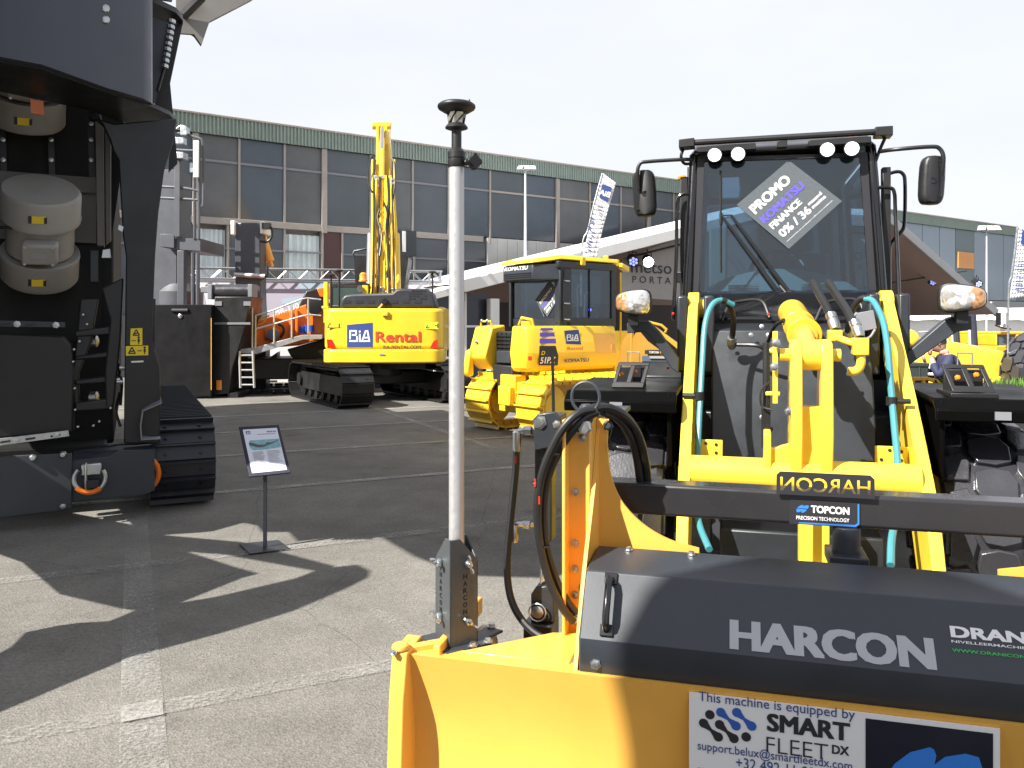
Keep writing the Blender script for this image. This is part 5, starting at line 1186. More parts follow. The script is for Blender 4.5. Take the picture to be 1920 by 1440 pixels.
# bent step plate
b = B()
pts = [(303,757),(266,773),(262,800),(264,826),(301,824)]
for i in range(4): 
    a, c = Q(*pts[i],y=-.12), Q(*pts[i+1],y=-.12); b.prism([a,c,c+V((0,.22,.0)),a+V((0,.22,.03))],(0.0,0,.012) if i in (0,3) else (.012,0,0))
b.build('step_bracket', LGR, cr, bevel=.003)
# flange, blue hood, top flange
ZF = 3.55
fe = [Q(px,py,z=ZF) for px,py in ((-60,98),(0,107),(80,121),(200,166),(285,193),(318,208),(333,224))]
fe2 = fe + [fe[-1]+V((-.3,.35,0)), fe[3]+V((-.2,.62,0)), fe[0]+V((-.2,.72,0))]
b = B(); b.prism(fe2, (0,0,-.035)); b.build('hood_flange', CRG, cr)
hp = [Q(px,py,z=ZF) for px,py in ((-60,92),(0,101),(80,116),(200,160),(268,180),(283,188),(286,192))]
q_ = hp + [hp[-1]+V((-.12,.28,0)), hp[3]+V((0,.5,0)), hp[0]+V((0,.6,0))]
b = B(); b.prism([p+V((0,0,-.02)) for p in q_], (0,0,1.2))
ho = b.build('hood_wall', CRB, cr, ang=60)
b = B(); ZT = 4.62
te = [Q(px,py,z=ZT) for px,py in ((150,-60),(225,-22),(290,5),(330,24),(343,38),(343,46))]
b.prism(te+[te[-1]+V((-.1,.8,0)), te[0]+V((-.6,1.2,0))], (0,0,.05)); b.build('top_flange', CRG, cr)
b = B()
for px, py in ((197,16),(197,37)): b.lathe([(.036,0),(.034,.012),(.018,.02),(.001,.021)], Q(px,py,y=Q(200,160,z=ZF).y-.01), (0,-1,.3), 16)
b.each('hood_bolt', ZNC, ho)
b = B(); b.obox(Q(310,-2,z=ZT)+V((0,.05,.15)),(.06,0,0),(0,.02,0),(0,0,.15)); b.lathe([(.05,0),(.05,.03),(.03,.04)],Q(310,6,z=ZT)+V((0,.02,.1)),(0,-1,0),16); b.build('hinge_lug', LGR, cr, bevel=.01)
b = B(); plate(b, [(343,42),(319,156),(333,306),(316,323),(320,240),(290,192),(297,130),(320,50)], .9, .05); b.build('rubber_skirt', BLK, cr)
b = B(); plate(b, [(278,30),(322,44),(302,130),(292,192),(278,196)], .62, .03); b.build('gusset', CRB, cr)
b = B()
for k in range(9):
    c = Q(322-k*1.7,40+k*10.5,y=.55); b.lathe([(.02,-.02),(.034,-.015),(.034,.015),(.02,.02)], c, (0.1,0,1), 8)
b.build('chain', ZNC, cr)
b = B(); b.hose([Q(322,50,y=.6),Q(312,110,y=.6),Q(296,170,y=.6)],.014); b.build('cable', BLK, cr)
WNG = mat('hopper_wing_grey', (.27,.255,.235), .5, var=.08, dust=.2)
b = B(); plate(b, [(330,55),(356,61),(364,66),(377,84),(393,40),(470,0),(560,-60),(330,-60)], 1.6, .06); plate(b, [(330,30),(392,42),(378,84),(364,64),(332,62)], 1.55, .04); b.build('hopper_wing', WNG, cr)
b = B(); a, c = Q(378,-5,y=1.5), Q(343,30,y=1.5); b.tube([a,c],.05,8); b.build('wing_strut', BLK, cr)
# vibration motors
def vib(px, py0, py1, top, yy, label):
    ax = V((.06,-.60,.86)).normalized(); c = Q(px,(py0+py1)/2,y=yy)
    rd = V((0,-1,0)); rd = (rd-ax*rd.dot(ax)).normalized(); sdv = ax.cross(rd)*-1
    b = B(); R0 = .298
    b.lathe([(.20,-.17),(.255,-.14),(.255,.14),(.20,.17)], c, ax, 24)
    for s in (-1,1): b.lathe([(.20,s*.17),(.30,s*.16),(.305,s*.19),(R0,s*.21),(R0,s*.40),(R0-.02,s*.43),(.001,s*.435)] if s > 0 else [(.001,-.435),(R0-.02,-.43),(R0,-.40),(R0,-.21),(.305,-.19),(.30,-.16),(.20,-.17)], c, ax, 36)
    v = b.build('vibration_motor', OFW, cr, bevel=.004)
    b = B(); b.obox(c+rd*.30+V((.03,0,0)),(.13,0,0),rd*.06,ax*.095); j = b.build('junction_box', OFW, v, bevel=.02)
    b = B(); b.obox(c+rd*.362+V((.03,0,0)),(.055,0,0),rd*.003,ax*.025); b.build('type_plate', GTX, j)
    b = B()
    for dx in (-.1,.1):
        for dz in (-.08,.08): b.lathe([(.012,0),(.012,.008),(.002,.01)], c+rd*.36+V((.03+dx,0,0))+ax*dz,rd,8)
    b.each('box_screw', ZNC, j)
    for s in (-1,1):
        b = B(); cc = c+ax*(s*.30)+rd*(R0+.001)+V((.02,0,0)); b.obox(cc,(.05,0,0),rd*.004,ax*.032); st = b.build('warning_label', YST, v)
        b = B(); b.obox(cc+V((-.062,.003,0)),(.012,0,0),rd*.004,ax*.032); b.obox(cc+V((.046,.001,.0)),(.010,0,0),rd*.006,ax*.028); b.build('label_edge', BTX, st)
    b = B(); b.hose([c+V((-.1,-.3,0)),c+V((-.22,-.28,.02)),c+V((-.4,-.2,.0))],.012); b.build('motor_cable', HOS, v)
    return v
vib(76,340,540,True,.28,'')
v2 = vib(50,62,218,False,.32,'')
b = B(); c = Q(70,190,y=-.02); b.obox(c+V((.0,.0,-.05)),(.045,.015,0),(0,.012,0),(0,-.03,.05)); b.build('orange_label', OST, v2)
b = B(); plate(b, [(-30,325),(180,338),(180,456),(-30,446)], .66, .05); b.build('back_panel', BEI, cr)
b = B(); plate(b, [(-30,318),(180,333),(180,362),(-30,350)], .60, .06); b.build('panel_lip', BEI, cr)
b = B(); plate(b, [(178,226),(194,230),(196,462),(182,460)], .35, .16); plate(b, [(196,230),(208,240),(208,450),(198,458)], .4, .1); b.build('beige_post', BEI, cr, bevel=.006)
for px in (-2, 88, 163):
    b = B(); plate(b, [(px,215),(px+12,217),(px+16,340),(px+4,330)], .62, .03); r_ = b.build('spring_hanger', CRG, cr)
    b = B()
    for py in (232,262,300): b.lathe([(.02,0),(.02,.012),(.001,.016)], Q(px+8,py,y=.61), (0,-1,0), 10)
    b.each('hanger_bolt', ZNC, r_)
b = B(); plate(b, [(-30,130),(236,170),(226,330),(206,470),(-30,470)], .71, .03); plate(b, [(-30,455),(190,462),(190,640),(-30,640)], .70, .05); b.build('recess_shade_sheet', VOID, cr)  # near-black sheets stand for the deep shade of the recess
b = B(); b.hose([Q(195,175,y=.5),Q(185,190,y=.45),Q(178,212,y=.45),Q(180,226,y=.45)], .05, 10); b.build('rubber_hose', HOS, cr)
b = B(); plate(b, [(170,470),(184,470),(184,528),(170,528)], .5, .03); b.build('small_rail', GRY2, cr)
b = B(); plate(b, [(192,468),(206,466),(208,484),(190,484)], .3, .06); plate(b,[(222,420),(232,425),(230,436),(220,430)],-.01,.01); b.build('bracket_fitting', ZNC, cr, bevel=.006)
# unseen shapes added at the viewer's left, cut to cast the shadows
def cpl(pts, x=-2.2):
    """ground points (photo pixels) -> the points of an unseen plate at x that throw their shade there"""
    out = []
    sx, sy = sdir.dot(CR.ex), sdir.dot(CR.ey)
    for px, py in pts:
        g_ = CR.loc(gnd(px, py)); t = (x-g_.x)/sx; out.append(V((x, g_.y+sy*t, sdir.z*t)))
    return out
def zz(l): return [(x/2.057, 740+y/2.057) for x, y in l]
b = B(); e = V((-.10,0,0))
b.prism(cpl(zz([(-300,1150),(0,1030),(130,960),(180,905),(300,880),(480,870),(600,820),(900,770),(1200,700),(1290,665),(1380,655),(1430,680),(1420,705),(1330,750),(1130,835),(870,915),(500,1015),(0,1225),(-300,1340)])), e)
b.build('band_shadow_caster', CRG, cr)  # unseen plate, outline traced from the band-shaped ground shadow
b = B(); b.prism(cpl(zz([(-200,520),(150,640),(300,760),(560,820),(640,825),(940,705),(1000,690),(900,662),(700,598),(600,545),(500,500),(200,440)])), e); b.build('patch_shadow_caster', CRG, cr)  # added unseen plate that throws the dark ground patch
b = B(); b.prism(cpl(zz([(560,535),(930,568),(1290,660),(1290,676),(930,612),(700,592)])), e); b.build('streak_shadow_caster', CRG, cr)  # added unseen sliver for the thin shadow streak
hp_ = cpl([(292,1003),(400,996),(471,976),(505,983),(515,995),(564,995),(583,1012),(680,1002),(740,1006),(803,1041),(900,1076),(1050,1080),(1120,1050)])
b = B(); b.prism(hp_+[V((-2.2,hp_[-1].y-.6,6.3)), V((-2.2,2.6,6.3)), V((-2.2,3.2,4.6)), V((-2.2,3.2,1.2))], e); b.build('ground_shadow_caster', CRG, cr)  # unseen plate shaped to cast the wide mid-ground shadow
b = B(); b.prism([V((-2.2,-.95,1.75)),V((-2.2,.5,1.75)),V((-2.2,.5,3.5)),V((-2.2,-.95,3.5))], e); b.build('face_sun_blocker', CRG, cr)  # unseen blocker added to keep sun off the crusher face
b = B(); b.box(-3.2,-1.0,.6,4.2,4.65,5.5); b.box(-3.2,-.9,4.2,6.0,4.65,5.5); b.box(-3.2,-.9,.9,9.0,3.3,4.65); b.build('upper_body', CRG, cr, bevel=.03)  # unseen top of the crusher, heights set by its ground shadow
b = B()
o_ = CR.loc(LF.o+LF.ex*P(1290,1300,y=.02).x+LF.ey*.02); sx, sy = sdir.dot(CR.ex), sdir.dot(CR.ey); t = (-3.0-o_.x)/sx; ye = o_.y+sy*t
o2_ = CR.loc(LF.o+LF.ex*.35+LF.ey*.34); zq_ = .915+sdir.z*(-3.0-o2_.x)/sx
b.box(-3.9,-3.0,ye-3.2,ye,.25,zq_); b.build('blade_shadow_caster', CRG, cr, bevel=.05)  # unseen box added to shade the right part of blade and hood

# ================================================================== information stand
st0 = gnd(497,1029); st = thing('information_stand', 'slim black floor stand with tilted data sheet on the asphalt by the crusher', 'sign stand', loc=(st0.x,st0.y,0), rot=R_(10))
iv = lambda px,py,Y: Matrix.Rotation(-R_(10),3,'Z') @ (at(px,py,Y)-V((st0.x,st0.y,0)))
b = B(); bb = [gnd(449,1021,.006),gnd(522,1014,.006),gnd(544,1030,.006),gnd(468,1040,.006)]; b.prism([Matrix.Rotation(-R_(10),3,'Z')@(p-V((st0.x,st0.y,0))) for p in bb],(0,0,.008)); b.build('foot_plate', GRY, st, bevel=.002)
b = B(); b.box(-.0135,.0135,-.0135,.0135,.01,.60); b.build('stem', GRY, st, bevel=.002)
TL,TR,BR,BL = iv(447,800,6.04),iv(523,796,6.06),iv(545,886,5.78),iv(467,894,5.76)
nb = (TR-TL).cross(BL-TL).normalized(); nb = nb if nb.y > 0 else -nb
b = B(); b.prism([TL,TR,BR,BL], nb*.014); pn = b.build('frame', mat('frame_navy', (.012,.012,.03), .35), st, bevel=.003)
def fp(u, v, d=.002): return TL.lerp(TR,u).lerp(BL.lerp(BR,u),v) - nb*d
b = B(); b.prism([fp(.09,.07),fp(.93,.07),fp(.93,.94),fp(.09,.94)], nb*.0025); sh_ = b.build('data_sheet', mat('sheet_paper', (.68,.70,.80), .25, var=.02, coat=.4), pn)
def fq(lst, m_, nm, d=.0027):
    b = B()
    for u0,v0,u1,v1 in lst: b.prism([fp(u0,v0,d),fp(u1,v0,d),fp(u1,v1,d),fp(u0,v1,d)], nb*.0006)
    return b.build(nm, m_, sh_, smooth=False)
fq([(.15,.11,.26,.17)], NTX, 'logo_block')
b = B(); b.prism([fp(*q,.0026) for q in ((.16,.36),(.20,.30),(.92,.30),(.92,.48),(.5,.50),(.24,.50),(.18,.46))], nb*.0005); b.build('photo_area', mat('photo_teal', (.22,.42,.48), .4, var=.2, vs=30), sh_, smooth=False)
b = B()
for pl in (((.17,.35),(.26,.355),(.40,.40),(.56,.40),(.60,.36),(.70,.37),(.88,.33),(.88,.345),(.70,.40),(.56,.43),(.5,.455),(.34,.45),(.26,.42),(.17,.40)),): b.prism([fp(*q,.0033) for q in pl], nb*.0005)
b.build('machine_picture', mat('pic_grey', (.1,.1,.12), .5, var=.5, vs=60), sh_, smooth=False)
rows = [(.42,.18,.86,.192)]
rg = random.Random(5)
for k in range(11): rows += [(.20,.535+k*.022,.20+rg.uniform(.2,.29),.543+k*.022),(.55,.535+k*.024,.55+rg.uniform(.22,.33),.543+k*.024)]
fq(rows, GTX, 'small_print'); 
tfit('Mobile line', NTX, sh_, fp(.66,.155,.0028), (TR-TL), (TL-BL), (TR-TL).length*.22, .014, .01, ext=.0004)
tfit('BiA', WTX, sh_, fp(.165,.162,.0036), (TR-TL), (TL-BL), (TR-TL).length*.08, .015, .02, ext=.0004)
fq([(.80,.885,.88,.90)], GTX, 'footer_mark')

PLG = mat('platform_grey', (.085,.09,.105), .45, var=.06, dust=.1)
# ================================================================== grey access platform behind the crusher
A0 = at(340,600,19.5); ap = thing('access_platform', 'light grey steel access platform with tube railings rising behind the crusher', 'platform', loc=(A0.x,A0.y,0))
def ap_(px, py, d=0): return at(px,py,19.5+d)-V((A0.x,A0.y,0))
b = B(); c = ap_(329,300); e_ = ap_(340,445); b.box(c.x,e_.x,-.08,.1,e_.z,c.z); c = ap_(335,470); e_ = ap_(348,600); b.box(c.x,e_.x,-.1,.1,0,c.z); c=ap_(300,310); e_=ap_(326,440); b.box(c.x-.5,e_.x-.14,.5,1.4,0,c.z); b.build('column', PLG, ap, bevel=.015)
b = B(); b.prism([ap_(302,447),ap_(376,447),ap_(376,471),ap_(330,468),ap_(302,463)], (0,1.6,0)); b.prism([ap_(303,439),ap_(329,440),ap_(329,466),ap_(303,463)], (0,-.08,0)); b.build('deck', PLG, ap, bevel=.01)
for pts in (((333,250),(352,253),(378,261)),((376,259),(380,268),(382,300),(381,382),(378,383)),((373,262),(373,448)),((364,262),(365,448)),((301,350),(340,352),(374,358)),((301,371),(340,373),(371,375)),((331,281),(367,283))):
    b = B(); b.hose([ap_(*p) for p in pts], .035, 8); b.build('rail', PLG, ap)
for px in (362, 371): 
    b = B(); b.tube([ap_(px,474), V((ap_(px,474).x,0,0))], .05, 8); b.each('ladder_stile', PLG, ap)
b = B(); b.obox(ap_(371,300)+V((0,-.1,0)),(.07,0,0),(0,.02,0),(0,0,.45)); b.build('white_gate', WHT, ap, bevel=.02)
b = B(); b.box(ap_(333,300).x,ap_(350,300).x,-.2,.1,ap_(333,300).z,ap_(333,288).z); b.obox(ap_(338,265),(.12,0,0),(0,.1,0),(0,0,.08)); b.hose([ap_(331,242),ap_(340,236),ap_(350,240),ap_(350,252)],.03); b.obox(ap_(347,247),(.08,0,0),(0,.1,0),(0,0,.1)); b.obox(ap_(361,315),(.05,0,0),(0,.06,0),(0,0,.12)); b.build('lamp_cluster', ZNC, ap, bevel=.01)
b = B(); b.lathe([(.5,0),(.55,.1),(.55,1.3),(.4,1.5)], V((ap_(310,600).x,.9,1.2)),(0,0,1),24); b.build('tank', PLG, ap)
# ================================================================== dark cabinet standing behind the crusher track
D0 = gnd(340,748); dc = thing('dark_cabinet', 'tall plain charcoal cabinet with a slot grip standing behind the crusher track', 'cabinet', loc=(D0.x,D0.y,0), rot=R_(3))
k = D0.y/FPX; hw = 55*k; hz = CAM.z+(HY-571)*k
b = B(); b.box(-hw-.4,hw,0,.5,.06,hz); cb_ = b.build('case', mat('cabinet_shade_black', (.006,.006,.007), .5, var=.1, spec=.25), dc, bevel=.01)  # case near-black because its shade is put into the colour
b = B(); b.hose([(-.2,-.004,hz-.13),(0,-.004,hz-.13),(.15,-.004,hz-.13)],.045,10); b.build('slot_grip', BTX, cb_)
b = B(); b.lathe([(.05,0),(.05,.02),(.03,.03)],(-.02,0,hz-.26),(0,-1,0),16); b.build('lock', ZNC, cb_)
b = B(); b.box(hw-.006,hw+.008,-.008,0.0,.2,hz-.3); b.build('yellow_edge', AMB, cb_)
b = B(); 
for x in (-hw,hw-.14): b.lathe([(.05,0),(.05,.02),(.02,.03),(.02,.06)],(x,.1,0),(0,0,1),10)
b.build('foot', BLK, dc)
# ================================================================== conveyor pieces and the orange machine
def loc_thing(name, label, cat, px, py, Y, ang=0, group=None):
    o = at(px,py,Y); t = thing(name, label, cat, loc=(o.x,o.y,0), rot=R_(ang), group=group)
    M_ = Matrix.Rotation(-R_(ang),3,'Z'); o0 = V((o.x,o.y,0))
    n0 = V((-math.sin(R_(ang)), math.cos(R_(ang)), 0))
    def f(px, py, d=0):
        """photo pixel -> local point on this thing's own plane y = d"""
        r = V(((px-HX)/FPX,1,(HY-py)/FPX)); w = CAM + r*((o0+n0*d-CAM).dot(n0)/r.dot(n0)); return M_@(w-o0)
    return t, f
t, f = loc_thing('feed_conveyor', 'black tapered belt conveyor end with head roller beside the dark cabinet', 'conveyor', 430, 740, 18.2)
b = B(); b.prism([f(402,556),f(471,556),f(462,600),f(452,640),(f(436,690)),f(428,745),f(396,745)],(0,.9,0)); b.build('chute', BLK, t, bevel=.02)
b = B(); a, c = f(404,546,.3), f(470,546,.3); b.cyl(a,c,.16,n=20); b.build('head_roller', RUB, t)
b = B(); 
for px in (399,474): c = f(px,545,.3); b.box(c.x-.05,c.x+.05,.1,.5,c.z-.2,c.z+.14)
b.obox(f(392,543,.3),(.16,0,0),(0,.09,0),(0,0,.07)); b.each('bearing_plate', LGR, t, bevel=.01)
b = B(); c = f(396,606); e = f(470,605); b.box(c.x,e.x,-.02,-.005,c.z-.03,c.z+.02); c=f(404,565); b.box(c.x,c.x+.15,-.02,-.004,c.z-.1,c.z); c=f(462,565); b.box(c.x-.06,c.x+.1,-.02,-.004,c.z-.1,c.z); b.each('rubber_strip', LGR, t)
b = B(); c = f(411,722); b.obox(c,(.06,0,0),(0,.01,0),(0,0,.11)); b.build('reflector', ORL, t)
b = B(); b.prism([f(396,742),f(445,735),f(447,748),f(396,748)],(0,.8,0)); b.build('skid', BLK, t)
t, f = loc_thing('discharge_conveyor', 'tall steep dark belt conveyor with white head brackets behind the black chute', 'conveyor', 462, 700, 20.5)
b = B()
pl = [(441,417),(487,417),(488,470),(489,560),(491,600),(500,640),(440,640),(441,560),(440,470)]
b.prism([f(px,py,(640-py)*-.0) for px,py in pl],(0,.5,0)); c = f(440,640); e = f(497,640); b.box(c.x,e.x,.05,.45,0,c.z); b.build('belt', mat('belt_grey', (.06,.065,.08), .35, var=.15, vs=1), t, bevel=.03)
b = B()
for px,py0,py1 in ((436,413,440),(491,415,438)): a, c = f(px-4,py0,-.1), f(px+4,py1,-.1); b.box(a.x,c.x,-.1,.5,c.z,a.z)
b.each('head_bracket', WHT, t, bevel=.02)
b = B(); b.hose([f(492,425,-.1),f(503,424,-.1),f(510,430,-.1),f(509,445,-.1),f(500,453,-.1),f(488,452,-.1)],.035); b.obox(f(500,424,-.1),(.1,0,0),(0,.08,0),(0,0,.08)); b.hose([f(488,525,-.1),f(500,516,-.1),f(502,500,-.1)],.03); b.build('drive_hose', HOS, t)
b = B(); a, c = f(440,515,-.1), f(497,518,-.1); b.tube([a,c],.06,8); b.build('cross_roller', ALU, t)
b = B(); b.cyl(f(490,440,.6),f(506,490,.6),.12,n=14); b.cyl(f(505,488,.6),f(510,500,.6),.06,n=12); b.build('tension_cylinder', AMB, t)
t, f = loc_thing('orange_crusher', 'bright orange mobile crusher with sloping galvanised walkway behind the yellow excavator', 'crusher', 520, 730, 19.4, 12)
b = B(); b.prism([f(449,658),f(452,622),f(462,612),f(470,607),f(540,582),f(600,562),f(612,600),f(612,634),f(560,648),(f(470,655))],(0,1.2,0)); bo = b.build('hull', ORA, t, bevel=.03)
b = B()
for px,py0,py1 in ((481,606,655),(545,583,648),(556,581,640),(585,572,628)): a, c = f(px-2.5,py0,-.12), f(px+2.5,py1,-.12); b.box(a.x,c.x,-.12,-.003,c.z,a.z)
b.each('hull_rib', ORA, bo, bevel=.01)
b = B(); b.prism([f(497,635,-.1),f(495,618,-.1),f(510,612,-.1),f(528,622,-.1),f(520,640,-.1)],(0,.08,0)); b.build('gearbox_plate', ORA, bo, bevel=.02)
b = B(); c = f(512,627,-.12); b.lathe([(.14,0),(.14,.05),(.06,.07)],c,(0,-1,0),16); b.build('hub', mat('hub_blue_grey', (.15,.17,.25), .4), bo)
b = B(); b.hose([f(459,612,-.06),f(478,606,-.06),f(488,600,-.06),f(495,594,-.06),f(505,592,-.06)],.022,8); b.hose([f(462,618,-.06),f(480,611,-.06),f(492,607,-.06),f(500,596,-.06)],.022,8); b.build('moulding_line', AMB, bo)
b = B(); b.hose([f(522,608,-.15),f(530,612,-.18),f(532,622,-.18),f(526,634,-.15)],.03); b.build('hose', HOS, bo)
c = f(515,592,-.006); tfit('MR-130', WTX, bo, c, (1,0,.33), (-.33,0,1), .62, .13, .03)
b = B(); b.lathe([(.20,0),(.20,.08),(.08,.1)],f(590,574,-.1),(0,-1,0),20); b.build('black_wheel', BLK, t)
b = B(); b.prism([f(560,574,.5),f(574,545,.5),f(600,540,.5),f(622,575,.5)],(0,.6,0)); b.build('feed_box', BLK, t, bevel=.03)
b = B(); b.prism([f(594,541,.4),f(620,536,.4),f(620,560,.4),f(600,556,.4)],(0,.5,0)); b.build('feed_lip', ORA, t, bevel=.02)
for i, (px, py) in enumerate(((567,617),(576,615),(583,615),(455,648))):
    b = B(); c = f(px,py+7,-.2); b.cyl(c,c+V((0,0,.16)),.08,n=14); b.build('blue_drum', mat('blue_drum_paint', (.02,.07,.42), .4) if i == 0 else MATS['blue_drum_paint'], t)
# walkway
GAL = mat('galvanised', (.45,.46,.47), .45, .6, var=.1, vs=8)
b = B(); b.prism([f(476,652,-.9),f(566,628,-.9),f(604,628,-.9),f(604,636,-.9),f(568,637,-.9),f(480,664,-.9)],(0,.75,0)); b.prism([f(444,655,-.9),f(478,652,-.9),f(480,664,-.9),f(444,662,-.9)],(0,.75,0)); wk = b.build('walkway', GAL, t, bevel=.008)
for pts in (((478,592),(512,582),(565,561),(576,559),(602,562)),((478,617),(512,608),(565,593),(580,590),(602,592))):
    b = B(); b.tube([f(px,py,-.9) for px,py in pts], .022, 6); b.build('handrail', GAL, wk)
for px,py0,py1 in ((473,577,652),(479,592,652),(514,582,642),(547,569,633),(578,559,626)):
    b = B(); b.tube([f(px,py0,-.9),f(px,py1,-.9)], .022, 6); b.build('rail_post', GAL, wk)
b = B(); b.tube([f(473,585,-.9),f(465,583,-.9),f(456,585,-.9)],.02,6); b.build('gate_bar', GAL, wk)
b = B(); a0,a1,c0_,c1_ = f(449,658,-1.0),f(451,727,-1.0),f(474,658,-1.0),f(477,727,-1.0)
b.tube([a0,a1],.03,6); b.tube([c0_,c1_],.03,6)
for k in range(5): u = .12+k*.2; b.tube([a0.lerp(a1,u),c0_.lerp(c1_,u)],.022,6)
b.build('ladder', ALU, t)
for s, yy in ((0,.1),(1,2.0)):
    b = B(); c = f(520,720,yy); track(b, 3.1, .38, .45, c.x, yy, .40, 34); b.build('crawler_track', [BLK,BLK], t)
b = B(); c = f(520,700); b.box(c.x-1.4,c.x+1.2,-.2,1.6,.35,.85); b.prism([f(480,690),f(520,660),f(518,700),f(480,700)],(0,1,0)); b.prism([f(538,655,.1),f(612,634,.1),f(612,700,.1),f(590,700,.1),f(545,668,.1)],(0,.3,0),); b.build('chassis', BLK, t, bevel=.03)

# ================================================================== yellow excavator seen from behind
E0 = at(717,700,17.0); EX = Frame(E0.x, E0.y, 1.5); X_ = EX.P
ex = thing('excavator', 'yellow crawler excavator seen from behind with raised boom and rental lettering', 'excavator', EX)
YXC = mat('excavator_yellow', (.88,.58,.03), .36, var=.03, coat=.3, rvar=.05)
zb0, zb1, zt0 = X_(717,681,y=0).z, X_(717,655,y=0).z, X_(717,578,y=0).z
xl, xr = X_(602,620,y=0).x, X_(832,620,y=0).x
def plan(x0,x1,y0,dep,r,bul):
    out=[]; N=8
    for k in range(N+1): a = math.pi+ (math.pi/2)*k/N; out.append((x0+r+r*math.cos(a), y0+r+r*math.sin(a)))
    m=[]
    for k in range(1,8): u=k/8; m.append((x0+r+(x1-x0-2*r)*u, y0-bul*math.sin(math.pi*u)))
    out+=m
    for k in range(N+1): a = 1.5*math.pi+(math.pi/2)*k/N; out.append((x1-r+r*math.cos(a), y0+r+r*math.sin(a)))
    out += [(x1,y0+dep),(x0,y0+dep)]; return out
b = B(); b.prism([(x,y,zb1-.002) for x,y in plan(xl+.02,xr-.02,.04,1.2,.28,.10)], (0,0,zt0-zb1)); cw = b.build('counterweight', YXC, ex, bevel=.07, seg=4)
b = B(); b.prism([(x,y,zb0) for x,y in plan(xl,xr,0,1.2,.30,.11)], (0,0,zb1-zb0)); b.build('counterweight_skirt', YXC, cw, bevel=.035, seg=3)
def yb(x): u=(x-xl-.3)/(xr-xl-.6); return .04-.10*math.sin(math.pi*min(max(u,0),1))
def XQ(px,py,d=0): 
    p = X_(px,py,y=0); y = yb(p.x); return X_(px,py,y=y-.004-d)
def wrap(o, d=.010):
    for v in o.data.vertices: v.co.y += yb(v.co.x)-.02-d
    return o
def dec(pts, m_, par=None, d=0, nm='decal'):
    b = B(); b.prism([XQ(px,py,d) for px,py in pts], (0,.003,0)); return b.build(nm, m_, par or cw, smooth=False)
# thin printed film that follows the curved face: split the blue square into strips
def film(px0,px1,pyf0,pyf1,m_,nm,n=6):
    b = B()
    for k in range(n):
        a, c = px0+(px1-px0)*k/n, px0+(px1-px0)*(k+1)/n; ya = pyf0[0]+(pyf0[1]-pyf0[0])*k/n; yc = pyf0[0]+(pyf0[1]-pyf0[0])*(k+1)/n
        za = pyf1[0]+(pyf1[1]-pyf1[0])*k/n; zc2 = pyf1[0]+(pyf1[1]-pyf1[0])*(k+1)/n
        b._add([XQ(a,za),XQ(c,zc2),XQ(c,yc),XQ(a,ya)],[(0,1,2,3)])
    return b.build(nm, m_, cw)
bl_ = film(650.5,699,(609,605),(651.5,651.5),NTX,'logo_square')
def bia(par, x0, x1, y0, y1, XY, m_=WTX):
    """three block letters with the slit-and-step strokes of the mark"""
    def R(lst):
        b = B()
        for q in lst: b.prism([XY(x0+(x1-x0)*u, y1+(y0-y1)*v) for u,v in q], (0,.002,0))
        return b.build('letter_mark', m_, par, smooth=False)
    w = .09
    R([[(0,.22),(.07,.22),(.07,1),(0,1)],[(.0,1),(.36,1),(.36,.86),(.0,.86)],[(.29,.86),(.36,.9),(.36,.66),(.29,.66)],[(.12,.66),(.36,.66),(.30,.52),(.12,.52)],[(.27,.58),(.40,.46),(.40,.14),(.33,.14),(.33,.5)],[(0,.14),(.40,.14),(.40,.0),(0,.0)],
       [(.46,.0),(.54,.0),(.54,.68),(.46,.68)],[(.46,.80),(.54,.80),(.54,.96),(.46,.96)],
       [(.56,.0),(.64,.0),(.80,.80),(.84,1.0),(.76,1.0)],[(.80,1.0),(.90,1.0),(1.0,.14),(.92,.14),(.84,.85)],[(.70,.14),(1.0,.14),(1.0,.0),(.66,.0)],[(.72,.42),(.90,.42),(.90,.30),(.70,.30)]])
bia(bl_, 655, 694, 619, 641, lambda x,y: XQ(x,y,.004))
def wt2(body, m_, l, r, py, h, bo):
    a = X_(l,py,y=0); c = X_(r,py,y=0); a.y = c.y = .02
    wrap(tfit(body, m_, cw, a, c-a, (0,0,1), (c-a).length, h/FPX*17, bo, ext=.003))
wt2('Rental', RTX, 705, 789, 641, 19.5, .02); wt2('BIA-RENTAL.COM', BTX, 719, 789, 654.0, 6.6, 0)
dec([(797,604),(822,604),(822,617),(797,617)], LIM, nm='warning_decal'); dec([(612,603),(640,602),(640,614),(612,614)], YST, nm='warning_decal')
for x in (804, 619):
    b = B()
    pp = [(x-5,614.5),(x+5,614.5),(x,606)]
    for i in range(3):
        a, c = XQ(*pp[i],.006), XQ(*pp[(i+1)%3],.006); d = (c-a).normalized(); nn_ = V((-d.z,0,d.x))*.008; b.prism([a-nn_,c-nn_,c+nn_,a+nn_],(0,.001,0))
    b.obox(XQ(x+13,610.5,.006),(.025,0,0),(0,.001,0),(0,0,.008)); b.obox(XQ(x+17,610.5,.006),(.012,0,0),(0,.001,0),(0,0,.045)); b.build('pictogram', BTX, cw)
dec([(612.5,636),(622,636.5),(627,645),(630,653),(614,653)], RED, nm='tail_lamp'); dec([(806,653),(811,643),(815,638),(821,637),(821,654)], RED, nm='tail_lamp')
dec([(711,663),(721,663),(721,666),(711,666)], GTX, d=.06, nm='small_plate')
b = B(); q = XQ(722,588); b.prism([q+V((-.06,0,-.05)),q+V((.06,0,-.05)),q+V((.07,0,.05)),q+V((.03,0,.03))],(0,-.05,0)); b.build('latch', AMB, cw, bevel=.006)
